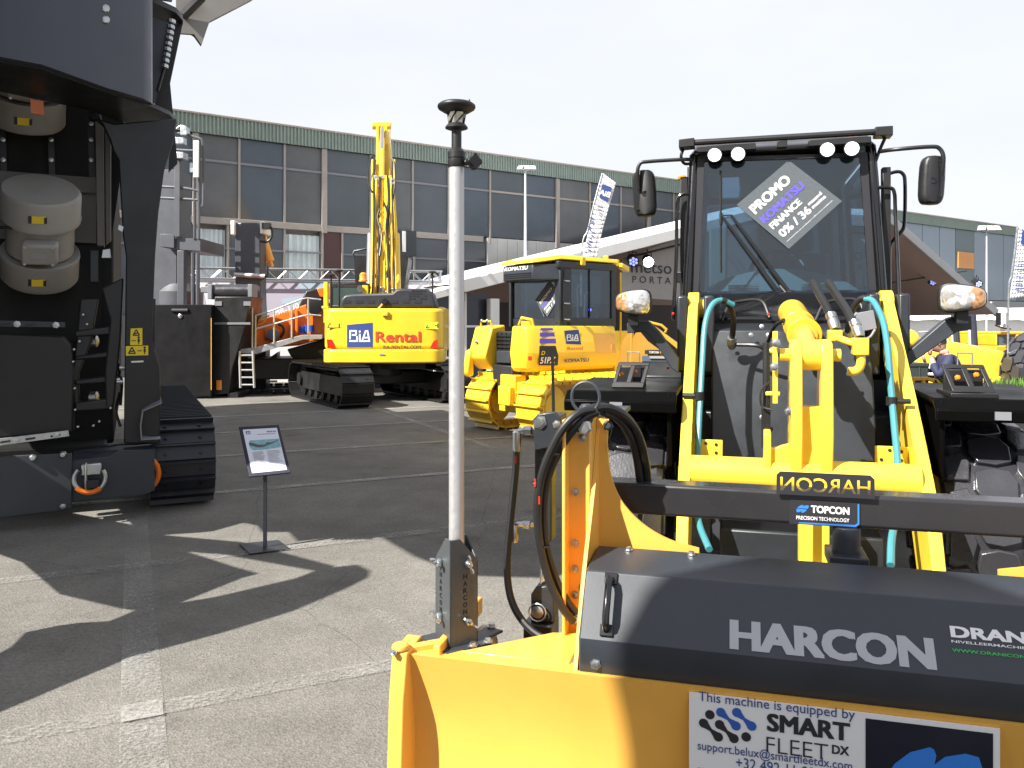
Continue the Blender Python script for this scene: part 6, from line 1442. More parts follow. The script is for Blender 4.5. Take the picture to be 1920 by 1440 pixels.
# engine hood
DGH = mat('hood_dark_plastic', (.03,.032,.04), .45, var=.08, bump=.03, bs=80)
b = B(); pts = [(637,577),(640,560),(646,553),(660,551),(735,549),(743,542),(752,541),(800,541),(811,550),(819,577)]
b.prism([X_(px,py,y=.12) for px,py in pts],(0,1.0,0)); eh = b.build('engine_hood', DGH, ex, bevel=.05, seg=3)
b = B()
for i in range(5):
    for j in range(4):
        if (i+j) % 5: q = X_(768+i*7+j*.5,545+j*5,y=.118); b.obox(q,(.028,0,0),(0,.004,0),(0,0,.016))
for i in range(7): q = X_(652+i*22,566,y=.118); b.obox(q,(.07,0,0),(0,.004,0),(0,0,.03))
b.build('vent_slot', BTX, eh)
b = B(); q = X_(721,565,y=.1); b.lathe([(.07,0),(.07,.05),(.045,.055),(.02,.05)],q,(0,-1,0),18); b.build('rear_camera', BLK, eh)
b = B(); q = X_(714,574,y=.08); b.hose([q+V((-.05,0,-.05)),q,q+V((.05,0,.07))],.02); b.build('camera_bracket', AMB, eh)
b = B()
for px in (610,655,678,732): q = X_(px,577,y=.25); b.box(q.x-.07,q.x+.07,.2,.4,q.z-.02,q.z+.035)
b.each('lifting_lug', YXC, cw, bevel=.01)
# left side cab and guard post
b = B(); a, c = X_(607.5,580,y=.5), X_(615,529,y=.5); b.box(a.x,c.x,.45,.6,a.z-.3,c.z); b.build('guard_post', YXC, ex, bevel=.01)
b = B(); a, c = X_(618,580,y=1.6), X_(690,531,y=1.6); b.box(a.x,c.x,1.6,1.66,c.z-.1,c.z); b.box(a.x,a.x+.08,1.6,3.0,1.2,c.z); b.box(c.x-.08,c.x,1.6,3.0,1.2,c.z); b.box(a.x,c.x,1.6,3.0,c.z-.06,c.z); b.box(a.x,c.x,1.6,1.64,1.2,a.z+.1); b.box(a.x,c.x,1.58,1.62,1.95,2.0); b.box(a.x,c.x,2.9,3.0,1.0,1.9); cbx = b.build('cab', GRN, ex, bevel=.02)
b = B(); b.box(a.x+.08,c.x-.08,1.61,1.625,1.3,c.z-.1); b.build('cab_window', mat('cab_glass_green', (.05,.075,.075), .12, var=.1), cbx)
b = B(); b.box(xl+.1,a.x+.5,1.0,3.2,zb1-.1,zt0-.05); b.box(.2,xr-.05,1.0,3.2,zb1-.1,zt0+.05); b.box(-.5,.3,1.1,3.0,.85,zt0); b.build('side_body', YXC, ex, bevel=.04)
# masts and beacon
for px,py0,py1 in ((621,518,577),(636,510,575),(811,513,560)):
    b = B(); b.tube([X_(px,py0,y=.8),X_(px,py1,y=.8)],.022,6); q=X_(px,py0,y=.8); b.lathe([(.05,0),(.09,.02),(.09,.04),(.05,.06)],q,(0,0,1),14); b.build('antenna', BLK, ex)
b = B(); q = X_(685,556,y=1.4); r = X_(685,535,y=1.4); b.box(q.x-.06,q.x+.06,1.35,1.45,q.z-.2,r.z); bs = b.build('beacon_post', YXC, ex, bevel=.006)
b = B(); q = X_(681,528,y=1.4); b.lathe([(.10,0),(.10,.03),(.085,.05),(.08,.17),(.04,.21)],q,(0,0,1),18); b.build('beacon', ORL, bs)
b = B(); q = X_(676,540,y=1.38); b.lathe([(.03,0),(.07,.05),(.07,.09)],q,(0,-1,-.2),14); b.build('work_lamp', ZNC, bs)
# boom: curved box beam running up and away
def Bm(px,py,y): return X_(px,py,y=y)
path = [(1.9,560),(2.3,470),(2.9,390),(3.6,320),(4.4,262),(4.7,234)]
sec = []
for i,(y,py) in enumerate(path):
    w = (19,19,17,15,11,9)[i]
    l, r = Bm(719-w,py,y), Bm(719+w-2,py,y); sec.append((l,r))
b = B(); up_ = V((0,-.5,.87))
vs=[]; 
for i,(l,r) in enumerate(sec):
    d = V((0,.62,-.25))*(1.0 if i < 5 else .6)
    vs += [l,r,r+d,l+d]
fs=[]
for i in range(len(sec)-1):
    for k in range(4): fs.append((i*4+k,i*4+(k+1)%4,(i+1)*4+(k+1)%4,(i+1)*4+k))
fs += [(3,2,1,0),tuple(len(vs)-4+k for k in range(4))]
b._add(vs,fs); bmn = b.build('boom', mat('boom_shade_yellow', (.62,.37,.01), .45, var=.1, dust=.2), ex, bevel=.03)  # face darkened to stand for shade in the gaps between pipes
b = B(); b.cyl(Bm(716,372,2.9),Bm(716,282,3.9),.075*1.0,n=18); b.lathe([(.08,0),(.1,.02),(.1,.1),(.06,.12)],Bm(716,372,2.9),(0,-.3,-.9),14); ac = b.build('arm_cylinder', YXC, bmn)
b = B(); b.cyl(Bm(716,282,3.9),Bm(717,240,4.5),.05,n=14); b.build('cylinder_rod', CHR, ac)
b = B()
for x in (708,724): b.prism([Bm(x-3.5,300,4.0),Bm(x+2.5,300,4.0),Bm(x+2,232,4.65),Bm(x-2.5,232,4.65)],(0,.12,.05))
b.lathe([(.1,-.25),(.1,.25)],Bm(716,236,4.7),(1,0,0),14); b.build('arm_pivot', YXC, bmn, bevel=.015)
rng = random.Random(11)
for side in (-1,1):
    for k in range(7):
        x0 = 719+side*(3+k*3.6)
        pts = []
        for y,py in [(1.75,556),(2.0,500),(2.25,455),(2.6,410),(3.0,365),(3.4,330)]:
            t_ = (556-py)/226
            pts.append(Bm(x0*(1)-side*t_*k*.9+rng.uniform(-1.6,1.6), py, y-.14-.05*(k % 3)))
        if k > 4: pts = pts[:-1] + [Bm(x0-side*4,300-0*k,3.7)]
        b = B(); b.hose(pts, .020 if k % 2 else .027, 7, k=4); b.build('boom_pipe', HOS if k in (2,5) else YXC, bmn)
b = B()
for py in (545,520,492,466,440,412,398,388,375,350,335):
    t_ = (556-py)/226; y = 1.75+t_*1.65
    for k in range(6):
        px = 719+rng.choice((-1,1))*rng.uniform(2,23)*(1-.25*t_); q = Bm(px,py+rng.uniform(-6,6),y-.22); b.obox(q,(.045,0,0),(0,.03,0),(0,0,.035))
b.build('pipe_clamp', ZNC, bmn, bevel=.008)
b = B()
for pts in (((700,292,3.6),(694,300,3.6),(690,330,3.4),(693,352,3.2),(698,360,3.1)),((735,296,3.6),(740,310,3.5),(741,345,3.2),(737,372,3.0)),((720,380,2.8),(726,400,2.6),(724,430,2.4),(730,470,2.2),(726,520,1.9)),((712,392,2.7),(708,410,2.6),(716,440,2.3),(712,480,2.1))): b.hose([Bm(x,y,d-.25) for x,y,d in pts], .024, 7)
b.build('boom_hose', HOS, bmn)
for s in (-1,1):
    b = B(); b.cyl(Bm(719+s*26,545,1.9),Bm(719+s*24,440,2.9),.085,n=14); b.build('lift_cylinder', LGR if s < 0 else YXC, bmn)
b = B(); q = X_(716,240,y=4.75); b.prism([V((q.x-.17,4.9,q.z-.1)),V((q.x+.17,4.9,q.z-.1)),V((q.x+.15,7.2,3.6)),V((q.x-.15,7.2,3.6))],(0,.35,.2)); b.build('arm', YXC, ex, bevel=.03)
b = B(); yq = 5.4
b.prism([X_(664,479,y=yq),X_(662,477,y=yq),X_(667,540,y=yq),X_(758,540,y=yq),X_(766,482,y=yq),X_(760,476,y=yq)],(0,1.0,0)); b.build('bucket', BLK, ex, bevel=.05)
b = B(); b.tube([X_(662,478,y=yq),X_(664,471,y=yq),X_(690,466,y=yq),X_(700,468,y=yq)],.03,6); b.build('bucket_rail', BLK, ex)
# undercarriage, slewed against the upper body
U0 = gnd(672,768); UF = Frame(U0.x, U0.y, 31)
tk = mat('excavator_track', (.02,.02,.021), .5, .3, var=.25, dust=.1, dcol=(.08,.075,.07))
for k, off in enumerate((0, 2.25)):
    b = B(); track(b, 3.0, .40, .66, 0, 0, .42, 40, lip=.03)
    for i in range(7): b.cyl((-1.35+i*.45,-.12,.14),(-1.35+i*.45,.12,.14),.10,n=12)
    b.box(-1.5,1.5,-.14,.14,.22,.6); b.prism([(-1.5,-.2,.62),(1.5,-.2,.62),(1.2,.2,.72),(-1.2,.2,.72)],(0,0,.03))
    for sx_ in (-1.5,1.5): b.lathe([(.30,-.1),(.33,-.05),(.33,.05),(.30,.1)],(sx_,0,.42),(0,1,0),20); b.lathe([(.15,-.2),(.15,.2)],(sx_,0,.42),(0,1,0),14)
    o = b.build('crawler_track', [tk, BLK], ex)
    w0 = UF.o + UF.ex*off + UF.ey*1.9; lw = EX.loc(w0); o.location = (lw.x, lw.y, 0); o.rotation_euler = (0,0,R_(90+31)-EX.a)
b = B(); lw = EX.loc(UF.o+UF.ex*1.12+UF.ey*1.9); b.cyl((lw.x,lw.y,.55),(lw.x,lw.y,.95),.6,n=24); a1 = R_(31)-EX.a; b.obox((lw.x,lw.y,.5),(math.cos(a1)*1.1,math.sin(a1)*1.1,0),(-math.sin(a1)*.4,math.cos(a1)*.4,0),(0,0,.14)); b.box(-.9,.9,.3,3.0,.70,.88); b.build('car_body', BLK, ex, bevel=.03)
b = B(); q = X_(642,690,y=1.0); b.box(q.x-.06,q.x+.1,.9,1.1,q.z-.12,q.z+.05); b.build('orange_guard', ORA, ex, bevel=.01)

# ================================================================== yellow bulldozer
Z0 = at(1000,700,13.0); DZ = Frame(Z0.x, Z0.y, 38); Dp = DZ.P
dz = thing('bulldozer', 'yellow crawler bulldozer with dark cab and wide yellow tracks, seen from its rear corner', 'bulldozer', DZ)
for yy in (-.25, 1.18):
    b = B(); track(b, 2.3, .39, .68, 1.25, yy, .42, 44, pad_t=.025, lip=.05)
    b.box(.1,2.5,yy-.12,yy+.12,.25,.55); b.lathe([(.30,-.08),(.32,-.05),(.32,.05),(.30,.08)],(.12,yy,.42),(0,1,0),22); b.lathe([(.2,-.14),(.16,.14)],(.12,yy,.42),(0,1,0),16); b.lathe([(.3,-.1),(.3,.1)],(2.4,yy,.42),(0,1,0),20)
    b.build('crawler_track', [YXC, YXC], dz)
b = B(); b.box(-.1,2.4,.12,.8,.3,.75); b.box(-.15,.1,.3,.7,.45,.85); b.obox((-.2,.47,.55),(.05,0,0),(0,.16,0),(0,0,.14)); b.build('hull', YXC, dz, bevel=.02)
zt_h = 1.64; zb_h = Dp(1080,693,y=0).z
xr_ = Dp(1160,650,y=0).x
b = B()
pl = [(-.16,.20),(-.10,.05),(.02,.0),(xr_,0),(xr_+.05,.08),(xr_+.05,.42),(-.16,.42)]
zc0 = Dp(1050,660,y=0).z
def lay(z, ins): return [(x+(ins if x < .1 else -ins if x > xr_-.1 else 0), y+(ins if y < .3 else 0), z) for x,y in pl]
layers = [lay(zb_h,.08), lay(zb_h+.06,.03), lay(zc0-.02,.0), lay(zc0,.0), lay(zt_h-.02,.05), lay(zt_h,.07)]
vs = [v for L in layers for v in L]; n = len(pl)
b._add(vs, [(i*n+k,i*n+(k+1)%n,(i+1)*n+(k+1)%n,(i+1)*n+k) for i in range(len(layers)-1) for k in range(n)]+[tuple(range(n-1,-1,-1)),tuple((len(layers)-1)*n+k for k in range(n))])
tank = b.build('side_tank', YXC, dz, bevel=.02, seg=3, ang=30)
b = B()
b.prism([(-.05,1.0,zb_h-.0),(-.22,1.0,zb_h+.15),(-.26,1.0,1.1),(-.1,1.0,1.62),(.2,1.0,1.66),(.2,1.0,zb_h)],(0,.50,0)); b.prism([(-.3,1.38,.78),(-.36,1.38,.85),(-.3,1.38,1.2),(-.2,1.38,1.25),(-.2,1.38,.8)],(0,.14,0)); b.build('rear_tank', YXC, dz, bevel=.03, seg=3)
b = B(); b.box(.0,.1,.42,.99,.62,1.55); b.box(-.10,0,.43,.98,.60,.98); gr_ = b.build('grille_box', GRN, dz, bevel=.02)
b = B()
for k in range(13): z = .68+k*.065; b.box(-.025,.02,.45,.97,z,z+.028)
for k in range(5): y = .46+k*.125; b.box(-.012,.02,y,y+.02,.64,1.52)
b.build('grille_bar', BLK, gr_)
b = B(); b.box(-.115,.1,.47,.85,1.02,1.22); b.build('grille_plate', GRY2, gr_, bevel=.01)
b = B(); b.tube([(.1,.12,1.64),(.08,.12,1.74),(.08,.4,1.78),(.1,.5,1.66)],.022,8); b.cyl((.12,.3,1.64),(.12,.3,1.72),.10,n=18); b.tube([(-.02,1.1,1.62),(-.04,1.1,1.72),(-.04,1.4,1.72),(-.02,1.42,1.62)],.018,8); b.build('filler_guard', YXC, dz)
b = B()
for q in ((.1,.42,1.74),(-.04,1.2,1.71),(-.04,1.36,1.71),(-.2,1.3,1.35)): b.lathe([(.035,0),(.035,.02),(.015,.05)],q,(-.3,0,1),12)
b.each('filler_cap', ZNC, dz)
# decals on the side
def DQ(px,py,d=.012): return Dp(px,py,y=(0 if py > 661 else .0+.05*(661-py)/52)-d)
def ddec(pts, m_, nm='decal', par=None): 
    b = B(); b.prism([DQ(px,py) for px,py in pts],(0,.003,0)); return b.build(nm, m_, par or tank, smooth=False)
ddec([(1014,615),(1036,615),(1038,619.5),(1013,619.5)], VIO, 'stripe_decal'); ddec([(1012.5,623.5),(1039,623.5),(1041,631),(1012,631)], VIO, 'stripe_decal'); ddec([(1012,635),(1042,635),(1043,644),(1012,644)], VIO, 'stripe_decal')
md_ = ddec([(1012,648.5),(1042,648.5),(1047,667),(1046,685),(1010,685)], BTX, 'model_decal')
a, c = DQ(1012.5,682,.018), DQ(1042,682,.018); tfit('51PX', WTX, md_, a, (1,0,0), (0,0,1), c.x-a.x, .105, .025, shear=.25); a = DQ(1015,665.5,.018); c = DQ(1022,665,.018); tfit('D', YST, md_, a, (1,0,0), (0,0,1), c.x-a.x, .065, .02, shear=.2)
lg_ = ddec([(1058,620),(1085,618),(1090,646),(1062,645)], NTX, 'logo_square'); bia(lg_, 1063, 1085, 627, 639.5, lambda x,y: DQ(x,y,.018))
a, c = DQ(1064,656.5,.018), DQ(1093,656.5,.018); tfit('Rental', RTX, tank, a, (1,0,0), (0,0,1), c.x-a.x, .055, .005)
a, c = DQ(1058.5,680,.018), DQ(1104,680,.018); tfit('KOMATSU', NTX, tank, a, (1,0,0), (0,0,1), c.x-a.x, .062, .03)
b = B(); b.prism([Dp(992,668,x=-.13),Dp(997,668,x=-.13),Dp(997,676,x=-.13),Dp(992,676,x=-.13)],(-.02,0,0)); b.build('reflector', RED, tank)
b = B(); b.prism([DQ(1113,624,.010),DQ(1152,626,.010),DQ(1155,661,.010),DQ(1118,661,.010)],(0,.001,0)); q = DQ(1149,650,.014); b.obox(q,(.04,0,0),(0,.004,0),(0,0,.05)); b.build('access_panel', AMB, tank, bevel=.002)
# cab
CX0, CX1, CY0, CY1, CZ1 = .72, Dp(1150,560,y=.12).x, .14, 1.48, 2.72; XM = CX0+.15
b = B(); t_ = .055
for x,y in ((CX0,CY0),(CX0,CY1),(XM,CY0),(XM,CY1),(CX1,CY0),(CX1,CY1)): b.box(x-t_,x+t_,y-.03,y+.03,1.62,CZ1)
b.box(CX0,CX1,CY0-.03,CY1+.03,1.5,1.78); b.box(CX0-.1,CX1+.05,CY0-.05,CY1+.05,2.62,CZ1+.02); b.box(CX0-.05,XM+.06,CY0-.04,CY0+.02,1.7,2.62); b.box(CX0-.04,CX0+.02,CY0-.04,CY0+.12,1.7,2.62)
b.box(1.36,1.385,CY0-.032,CY0+.0,1.78,2.62)
cab = b.build('cab', GRY, dz, bevel=.015)
b = B(); b.prism([(CX0-.42,.39,2.42),(CX0-.42,1.2,2.42),(CX0-.02,1.5,2.42),(CX0+.06,1.5,2.42),(CX0+.06,.10,2.42),(CX0-.02,.10,2.42)],(0,0,.27)); vz = b.build('rear_visor', GRY2, cab, bevel=.015)
b = B()
for k in range(4): z = 2.435+k*.034; b.box(CX0-.435,CX0-.418,.42,1.17,z,z+.014)
b.build('visor_slot', BTX, vz)
tfit('KOMATSU', WTX, vz, (CX0-.424,1.16,2.60), (0,-1,0), (0,0,1), .66, .065, .02, shear=.2)
b = B(); b._add([(CX0-.46,.36,2.70),(CX0-.46,1.23,2.70),(CX0-.03,1.53,2.77),(CX1+.1,1.53,2.76),(CX1+.1,.08,2.76),(CX0-.03,.08,2.77),(CX0-.44,.38,2.76),(CX0-.44,1.21,2.76),(CX0-.03,1.5,2.85),(CX1+.08,1.5,2.83),(CX1+.08,.11,2.83),(CX0-.03,.11,2.85)],[(5,4,3,2,1,0),(6,7,8,9,10,11)]+[(i,(i+1)%6,(i+1)%6+6,i+6) for i in range(6)]); rf = b.build('roof', YXC, cab, bevel=.012)
b = B()
for x in (1.15,): b.box(x-.04,x+.06,CY0-.10,CY0-.05,2.68,2.83)
b.obox((CX1+.12,CY0+.1,2.78),(.10,0,0),(0,.06,0),(0,0,.06)); b.obox((CX1+.33,CY0+.05,2.70),(.12,.02,-.03),(0,.06,0),(0,0,.05)); b.obox((CX1+.22,CY0+.08,2.75),(.06,0,0),(0,.03,0),(0,0,.03)); b.cyl((CX1-.02,CY0+.15,2.78),(CX1-.02,CY0+.15,2.90),.05,n=14); b.build('roof_lamp', YXC, rf, bevel=.015)
b = B(); b.box(CX0-.01,CX0,CY0+.03,CY1-.03,1.78,2.62); b.box(XM+.06,CX1-.06,CY0-.005,CY0+.003,1.78,2.62); b.box(CX1,CX1+.01,CY0+.03,CY1-.03,1.78,2.62); b.box(CX0+.06,CX1-.06,CY1-.003,CY1+.005,1.78,2.62); b.build('cab_window', GLS, cab, smooth=False)
b = B(); b.box(1.0,1.13,.6,1.05,1.7,2.3); b.box(1.0,1.4,.6,1.05,1.55,1.85); b.box(1.75,1.85,.4,1.2,1.5,2.0); b.build('seat', SEAT, cab, bevel=.04)
b = B(); b.tube([(1.2,.25,1.75),(1.18,.25,2.3),(1.3,.25,2.42)],.02,8); b.tube([(1.5,.4,1.8),(1.5,.4,2.2),(1.6,.4,2.25)],.02); b.build('grab_handle', WHT, cab)
b = B(); b.lathe([(.03,0),(.025,.02),(.001,.03)],(1.42,CY0+.03,1.92),(0,-1,0),14); b.build('blue_lamp', mat('blue_glow', (.1,.1,.9), .3, emit=(.12,.1,1,4)), cab)
b = B()
for z in (1.75,2.02,2.4): b.tube([(XM-.1,CY0-.03,z),(XM-.1,CY0-.08,z),(XM-.02,CY0-.08,z)],.012,6)
b.build('door_hinge', ZNC, cab)
b = B(); b.tube([(CX0-.02,.55,1.8),(CX0-.03,.75,2.1)],.008,6); b.build('rear_wiper', BLK, cab)
b = B(); b.tube([(xr_+.15,.1,1.3),(xr_+.15,.1,2.6)],.02,6); b.box(xr_,xr_+.5,.1,.9,.8,1.55); b.build('front_hood', YXC, dz, bevel=.03)
p2 = thing('cab_poster', 'small dark promotion poster with violet stripe in the bulldozer rear window', 'poster', DZ)
b = B(); y0_, z0_ = CY0+.06, 1.86
pp2 = [(CX0-.02,.42,2.42),(CX0-.02,.14,2.16),(CX0-.02,.47,1.80),(CX0-.02,.80,2.1)]
b.prism(pp2,(.004,0,0)); pq = b.build('sheet', POS, p2)
o2 = V(pp2[3]); ux2 = V(pp2[0])-V(pp2[3]); uy2 = V(pp2[0])-V(pp2[1])
for k,(bo,v,m_,w,h) in enumerate((('PROMO',.72,WTX,.8,.14),('KOMATSU',.50,VIO,.85,.15),('FINANCE',.32,WTX,.6,.10),('0% / 36',.14,WTX,.7,.12))):
    og2 = V(pp2[2]) + uy2*v*1.0 + ux2*.08 - V((.001,0,0)); tfit(bo, m_, pq, og2, ux2, uy2, ux2.length*w, uy2.length*h, .02, ext=.0008)

# seat the bulldozer a little nearer, its tracks a little taller
for root in (dz, p2):
    root.location = V((root.location.x*.92, root.location.y*.92, 0))
    for o in root.children_recursive:
        if o.type == 'MESH':
            for v in o.data.vertices:
                z = v.co.z; v.co = V((v.co.x*.92, v.co.y*.92, 1.052*z if z < 1.0 else 1.65+(z-1.65)*.92))
# ================================================================== a second blade attachment parked behind the first loader's left fender
t, f = loc_thing('parked_blade', 'second dark hooded grading blade parked between the bulldozer and the loader', 'grader blade', 1240, 740, 8.6, -12)
b = B(); pl = [f(1206,676,0),f(1290,676,0)]
x0, x1 = f(1203,700).x, f(1330,700).x; z0, z1, z2 = f(1240,735).z, f(1240,706).z, f(1240,676).z
b.prism([(x0,0,z0),(x0,-.02,z1),(x0,.12,z2),(x0,.4,z2+.02),(x0,.4,z0)],(x1-x0,0,0)); b.build('hood', CRG, t, bevel=.01)
b = B(); b.prism([f(1184,680,.25),f(1186,634,.25),f(1193,622,.25),f(1196,617,.25),f(1215,640,.25),f(1245,662,.25),f(1260,680,.25)],(0,.03,0)); b.build('gusset_plate', mat('shaded_amber', (.42,.22,.03), .45), t)  # darker copy of the amber, shade put into the colour
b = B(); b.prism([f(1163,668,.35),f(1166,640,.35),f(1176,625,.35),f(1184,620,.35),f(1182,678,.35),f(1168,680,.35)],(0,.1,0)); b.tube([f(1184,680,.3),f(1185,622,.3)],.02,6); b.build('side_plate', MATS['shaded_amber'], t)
b = B(); b.prism([f(1222,614,.9),f(1228,612,.9),f(1290,658,.9),f(1290,672,.9)],(0,.3,0)); b.tube([f(1216,604,.9),f(1240,610,.9),f(1250,618,.9),f(1247,624,.9)],.02,6); b.build('boom', mat('shaded_dusty_amber', (.50,.30,.03), .5, dust=.2), t, bevel=.01)  # boom amber darkened to stand for its shade, with dust on top
b = B(); a, c = f(1209,664,.2), f(1237,656,.2); b.box(a.x,c.x,.2,.22,a.z,c.z); tg = b.build('name_tag', BTX, t, bevel=.004)
a, c = f(1217,662.5,.19), f(1235,662.5,.19); tfit('TOPCON', WTX, tg, a, (1,0,0), (0,0,1), c.x-a.x, .022, .015)
b = B(); a, c = f(1204,674,.1), f(1257,668,.1); b.box(a.x,c.x,.1,.2,a.z-.02,c.z); b.build('beam', mat('pale_blue_beam', (.09,.12,.17), .4), t)
b = B(); a, c = f(1218,672,.09), f(1247,668,.09); b.box(a.x,c.x,.08,.098,a.z,c.z); b.build('white_label', GTX, t)
b = B(); b.box(x0+.1,x1,.05,.3,0,z0-.02); b.build('moldboard', AMB, t)
# ================================================================== things behind the loader's right side
t, f = loc_thing('dump_body', 'big smooth yellow sloping dumper hood behind the navy clad person', 'dumper', 1815, 735, 13.0, 8)
b = B(); b.prism([f(1700,700),f(1712,676),f(1742,655),f(1786,640),f(1850,650),f(1893,660),f(1925,672),f(1960,690),f(1960,736),f(1700,736)],(0,2.4,0)); bo = b.build('hood', YEL, t, bevel=.10, seg=4)
b = B(); b.prism([f(1870,705,-.06),f(1888,708,-.06),f(1884,724,-.06),f(1868,720,-.06)],(0,.07,0)); b.build('hood_crease', YEL, bo, bevel=.02)
b = B(); c = f(1972,720,-.2); b.cyl(c,c+V((0,.05,0)),.01,n=6); tyre(b,(c.x,-.15,.82),(0,1,0),.80,.5,n=18); b.build('tyre', RUB, t, ang=25)
b = B(); b.box(f(1700,700).x,f(1900,700).x,.3,2.0,.3,f(1700,728).z); b.build('chassis', BLK, t)
t, f = loc_thing('yellow_truck', 'orange yellow truck cab with side window parked beyond the sloping yellow hood', 'truck', 1893, 665, 21.0, 5)
b = B(); x0, x1 = f(1867,640).x, f(1990,640).x; zt, zm, zw, zb = f(1880,622).z, f(1880,626).z, f(1880,648).z, f(1880,664).z
b.box(x0,x1,0,2,.4,zw); b.box(x0,x1,0,2,zm-.02,zt); b.box(x0,x0+.06,0,2,zw,zm); b.box(f(1906,640).x,f(1912,640).x,0,.3,zw,zm); b.build('cab', mat('orange_yellow_paint', (.78,.36,.02), .4), t, bevel=.04)
b = B(); b.box(x0+.07,x1,.05,.1,zw,zm-.02); b.build('side_window', GLD, t)
b = B()
for x in (x0+.6,x0+2.2): b.cyl((x,0,.42),(x,.3,.42),.42,n=20)
b.each('wheel', RUB, t)
b = B(); q = f(1878,620,-.2); b.tube([f(1895,617,-.2),f(1880,615,-.2),f(1866,610,-.2)],.02,6); b.obox(f(1872,598,-.2),(.03,0,0),(0,.06,0),(0,0,.16)); b.build('truck_mirror', BLK, t)
# white trailer tents and a grey sheeted heap
t, f = loc_thing('covered_stack', 'low stack under crumpled grey and white sheeting behind the yellow hood', 'covered goods', 1830, 660, 24, 0)
b = B(); n = 14; rg = random.Random(4); vs=[]; fs=[]
xa, xb = f(1775,650).x, f(1905,650).x; ztop = f(1800,622).z
for j in range(6):
    for i in range(n+1):
        u = i/n; z = (ztop-.25*u)*(1-(j/5)**2*.0) if j > 0 else 0
        vs.append((xa+(xb-xa)*u, j*.35, 0 if j == 0 else z*(.55 if j == 1 else 1)+rg.uniform(-.06,.06)))
for j in range(5):
    for i in range(n): fs.append((j*(n+1)+i,j*(n+1)+i+1,(j+1)*(n+1)+i+1,(j+1)*(n+1)+i))
b._add(vs,fs); b.build('sheeting', mat('grey_sheet', (.48,.48,.50), .45, var=.15), t)
b = B(); q = f(1840,655,-.3)
for i in range(7): x = f(1835+i*7,650,-.4).x; b.box(x,x+.35,-.5,-.1,.2,f(1840,648+(i%3)*3,-.4).z)
b.each('stacked_parts', [mat('dark_red_parts', (.12,.03,.025), .5)], t, bevel=.02)
t, f = loc_thing('dark_bin', 'dark green grey box container beside the person, behind the loader fender', 'container', 1718, 735, 8.5, 0)
b = B(); a, c = f(1688,740), f(1740,682); b.box(a.x,c.x,0,.5,.02,c.z); m0 = f(1724,682).x; b.box(m0-.006,m0+.006,-.006,0,.05,c.z); b.box(a.x-.01,c.x+.01,-.01,.51,c.z-.03,c.z+.005); b.build('case', mat('bin_green_grey', (.035,.045,.043), .5), t, bevel=.01)
# skeleton bucket
t, f = loc_thing('skeleton_bucket', 'yellow skeleton bucket with toothed ribs and dark gaps near the person', 'bucket', 1750, 740, 7.2, 0)
SB_ = mat('bucket_yellow', (.75,.36,.02), .45)
def scal(pts, w):
    b = B(); b.prism([f(*p) for p in pts], (0,.3,0)); return b
b = B()
b.prism([f(1711,712),f(1713,707),f(1740,707),f(1757,711),f(1776,728),f(1774,742),f(1768,742),f(1766,731),f(1752,717),f(1738,713),f(1716,714),f(1716,742),f(1711,742)],(0,.03,0))
b.build('rim', SB_, t, bevel=.004)
for px in (1732, 1754):
    b = B(); a = f(px-2,716); c = f(px+3,740); b.box(a.x,c.x,.0,.03,c.z-.3,a.z+.02); r_ = b.build('rib', SB_, t, bevel=.003)
    b = B()
    for k in range(7): q = f(px+3.5,718+k*3.4,-.0); b.lathe([(.008,0),(.008,.03),(.002,.035)],q,(0,1,0),8)
    b.each('rib_tooth', SB_, r_)
b = B(); b.box(f(1712,720).x,f(1768,720).x,.25,.3,.4,f(1740,712).z); b.build('shell', BLK, t)
b = B(); b.prism([f(1777,742,.05),f(1779,712,.05),f(1784,706,.05),f(1792,708,.05),f(1794,742,.05)],(0,.1,0)); b.build('side_cheek', SB_, t, bevel=.01)
# lamp like yellow dish behind the fender
t, f = loc_thing('yellow_dish', 'round yellow machine cap glimpsed behind the headlight bracket', 'machine part', 1704, 640, 9.5, 0)
b = B(); c = f(1701,637); b.lathe([(.13,0),(.125,.05),(.09,.09),(.03,.11)],c,(-.25,-1,0),24); b.cyl((c.x,.1,0),(c.x,.1,c.z),.05,n=12); b.build('cap', YEL, t)
b = B(); b.lathe([(.03,0),(.03,.05),(.01,.06)],f(1697,640,-.1),(0,-1,0),12); b.build('boss', AMB, t)
# wet blue barrier posts behind the headlight
for px, Y, lb in ((1795,15.0,'plain dark slim post standing between headlight bracket and white tent'),(1828,15.0,'dark slim post nearer the grey light pole, below the headlight indicator')):
    w = gnd(px, HY+2475/Y); q = at(px,590,Y); t = thing('marker_post', lb, 'post', loc=(w.x,w.y,0), group='slim posts behind the headlight')
    b = B(); b.tube([(0,0,0),(0,0,q.z*.6),(-.05,0,q.z)],.065,10); b.lathe([(.15,0),(.15,.03),(.07,.05)],(0,0,0),(0,0,1),14); p_ = b.build('post', mat('post_navy_%d' % px, (.03,.035,.06), .4), t)
    b = B(); b.tube([(-.08,-.02,.8),(-.12,-.02,q.z-.1)],.02,6); b.build('white_stripe', WHT, p_)
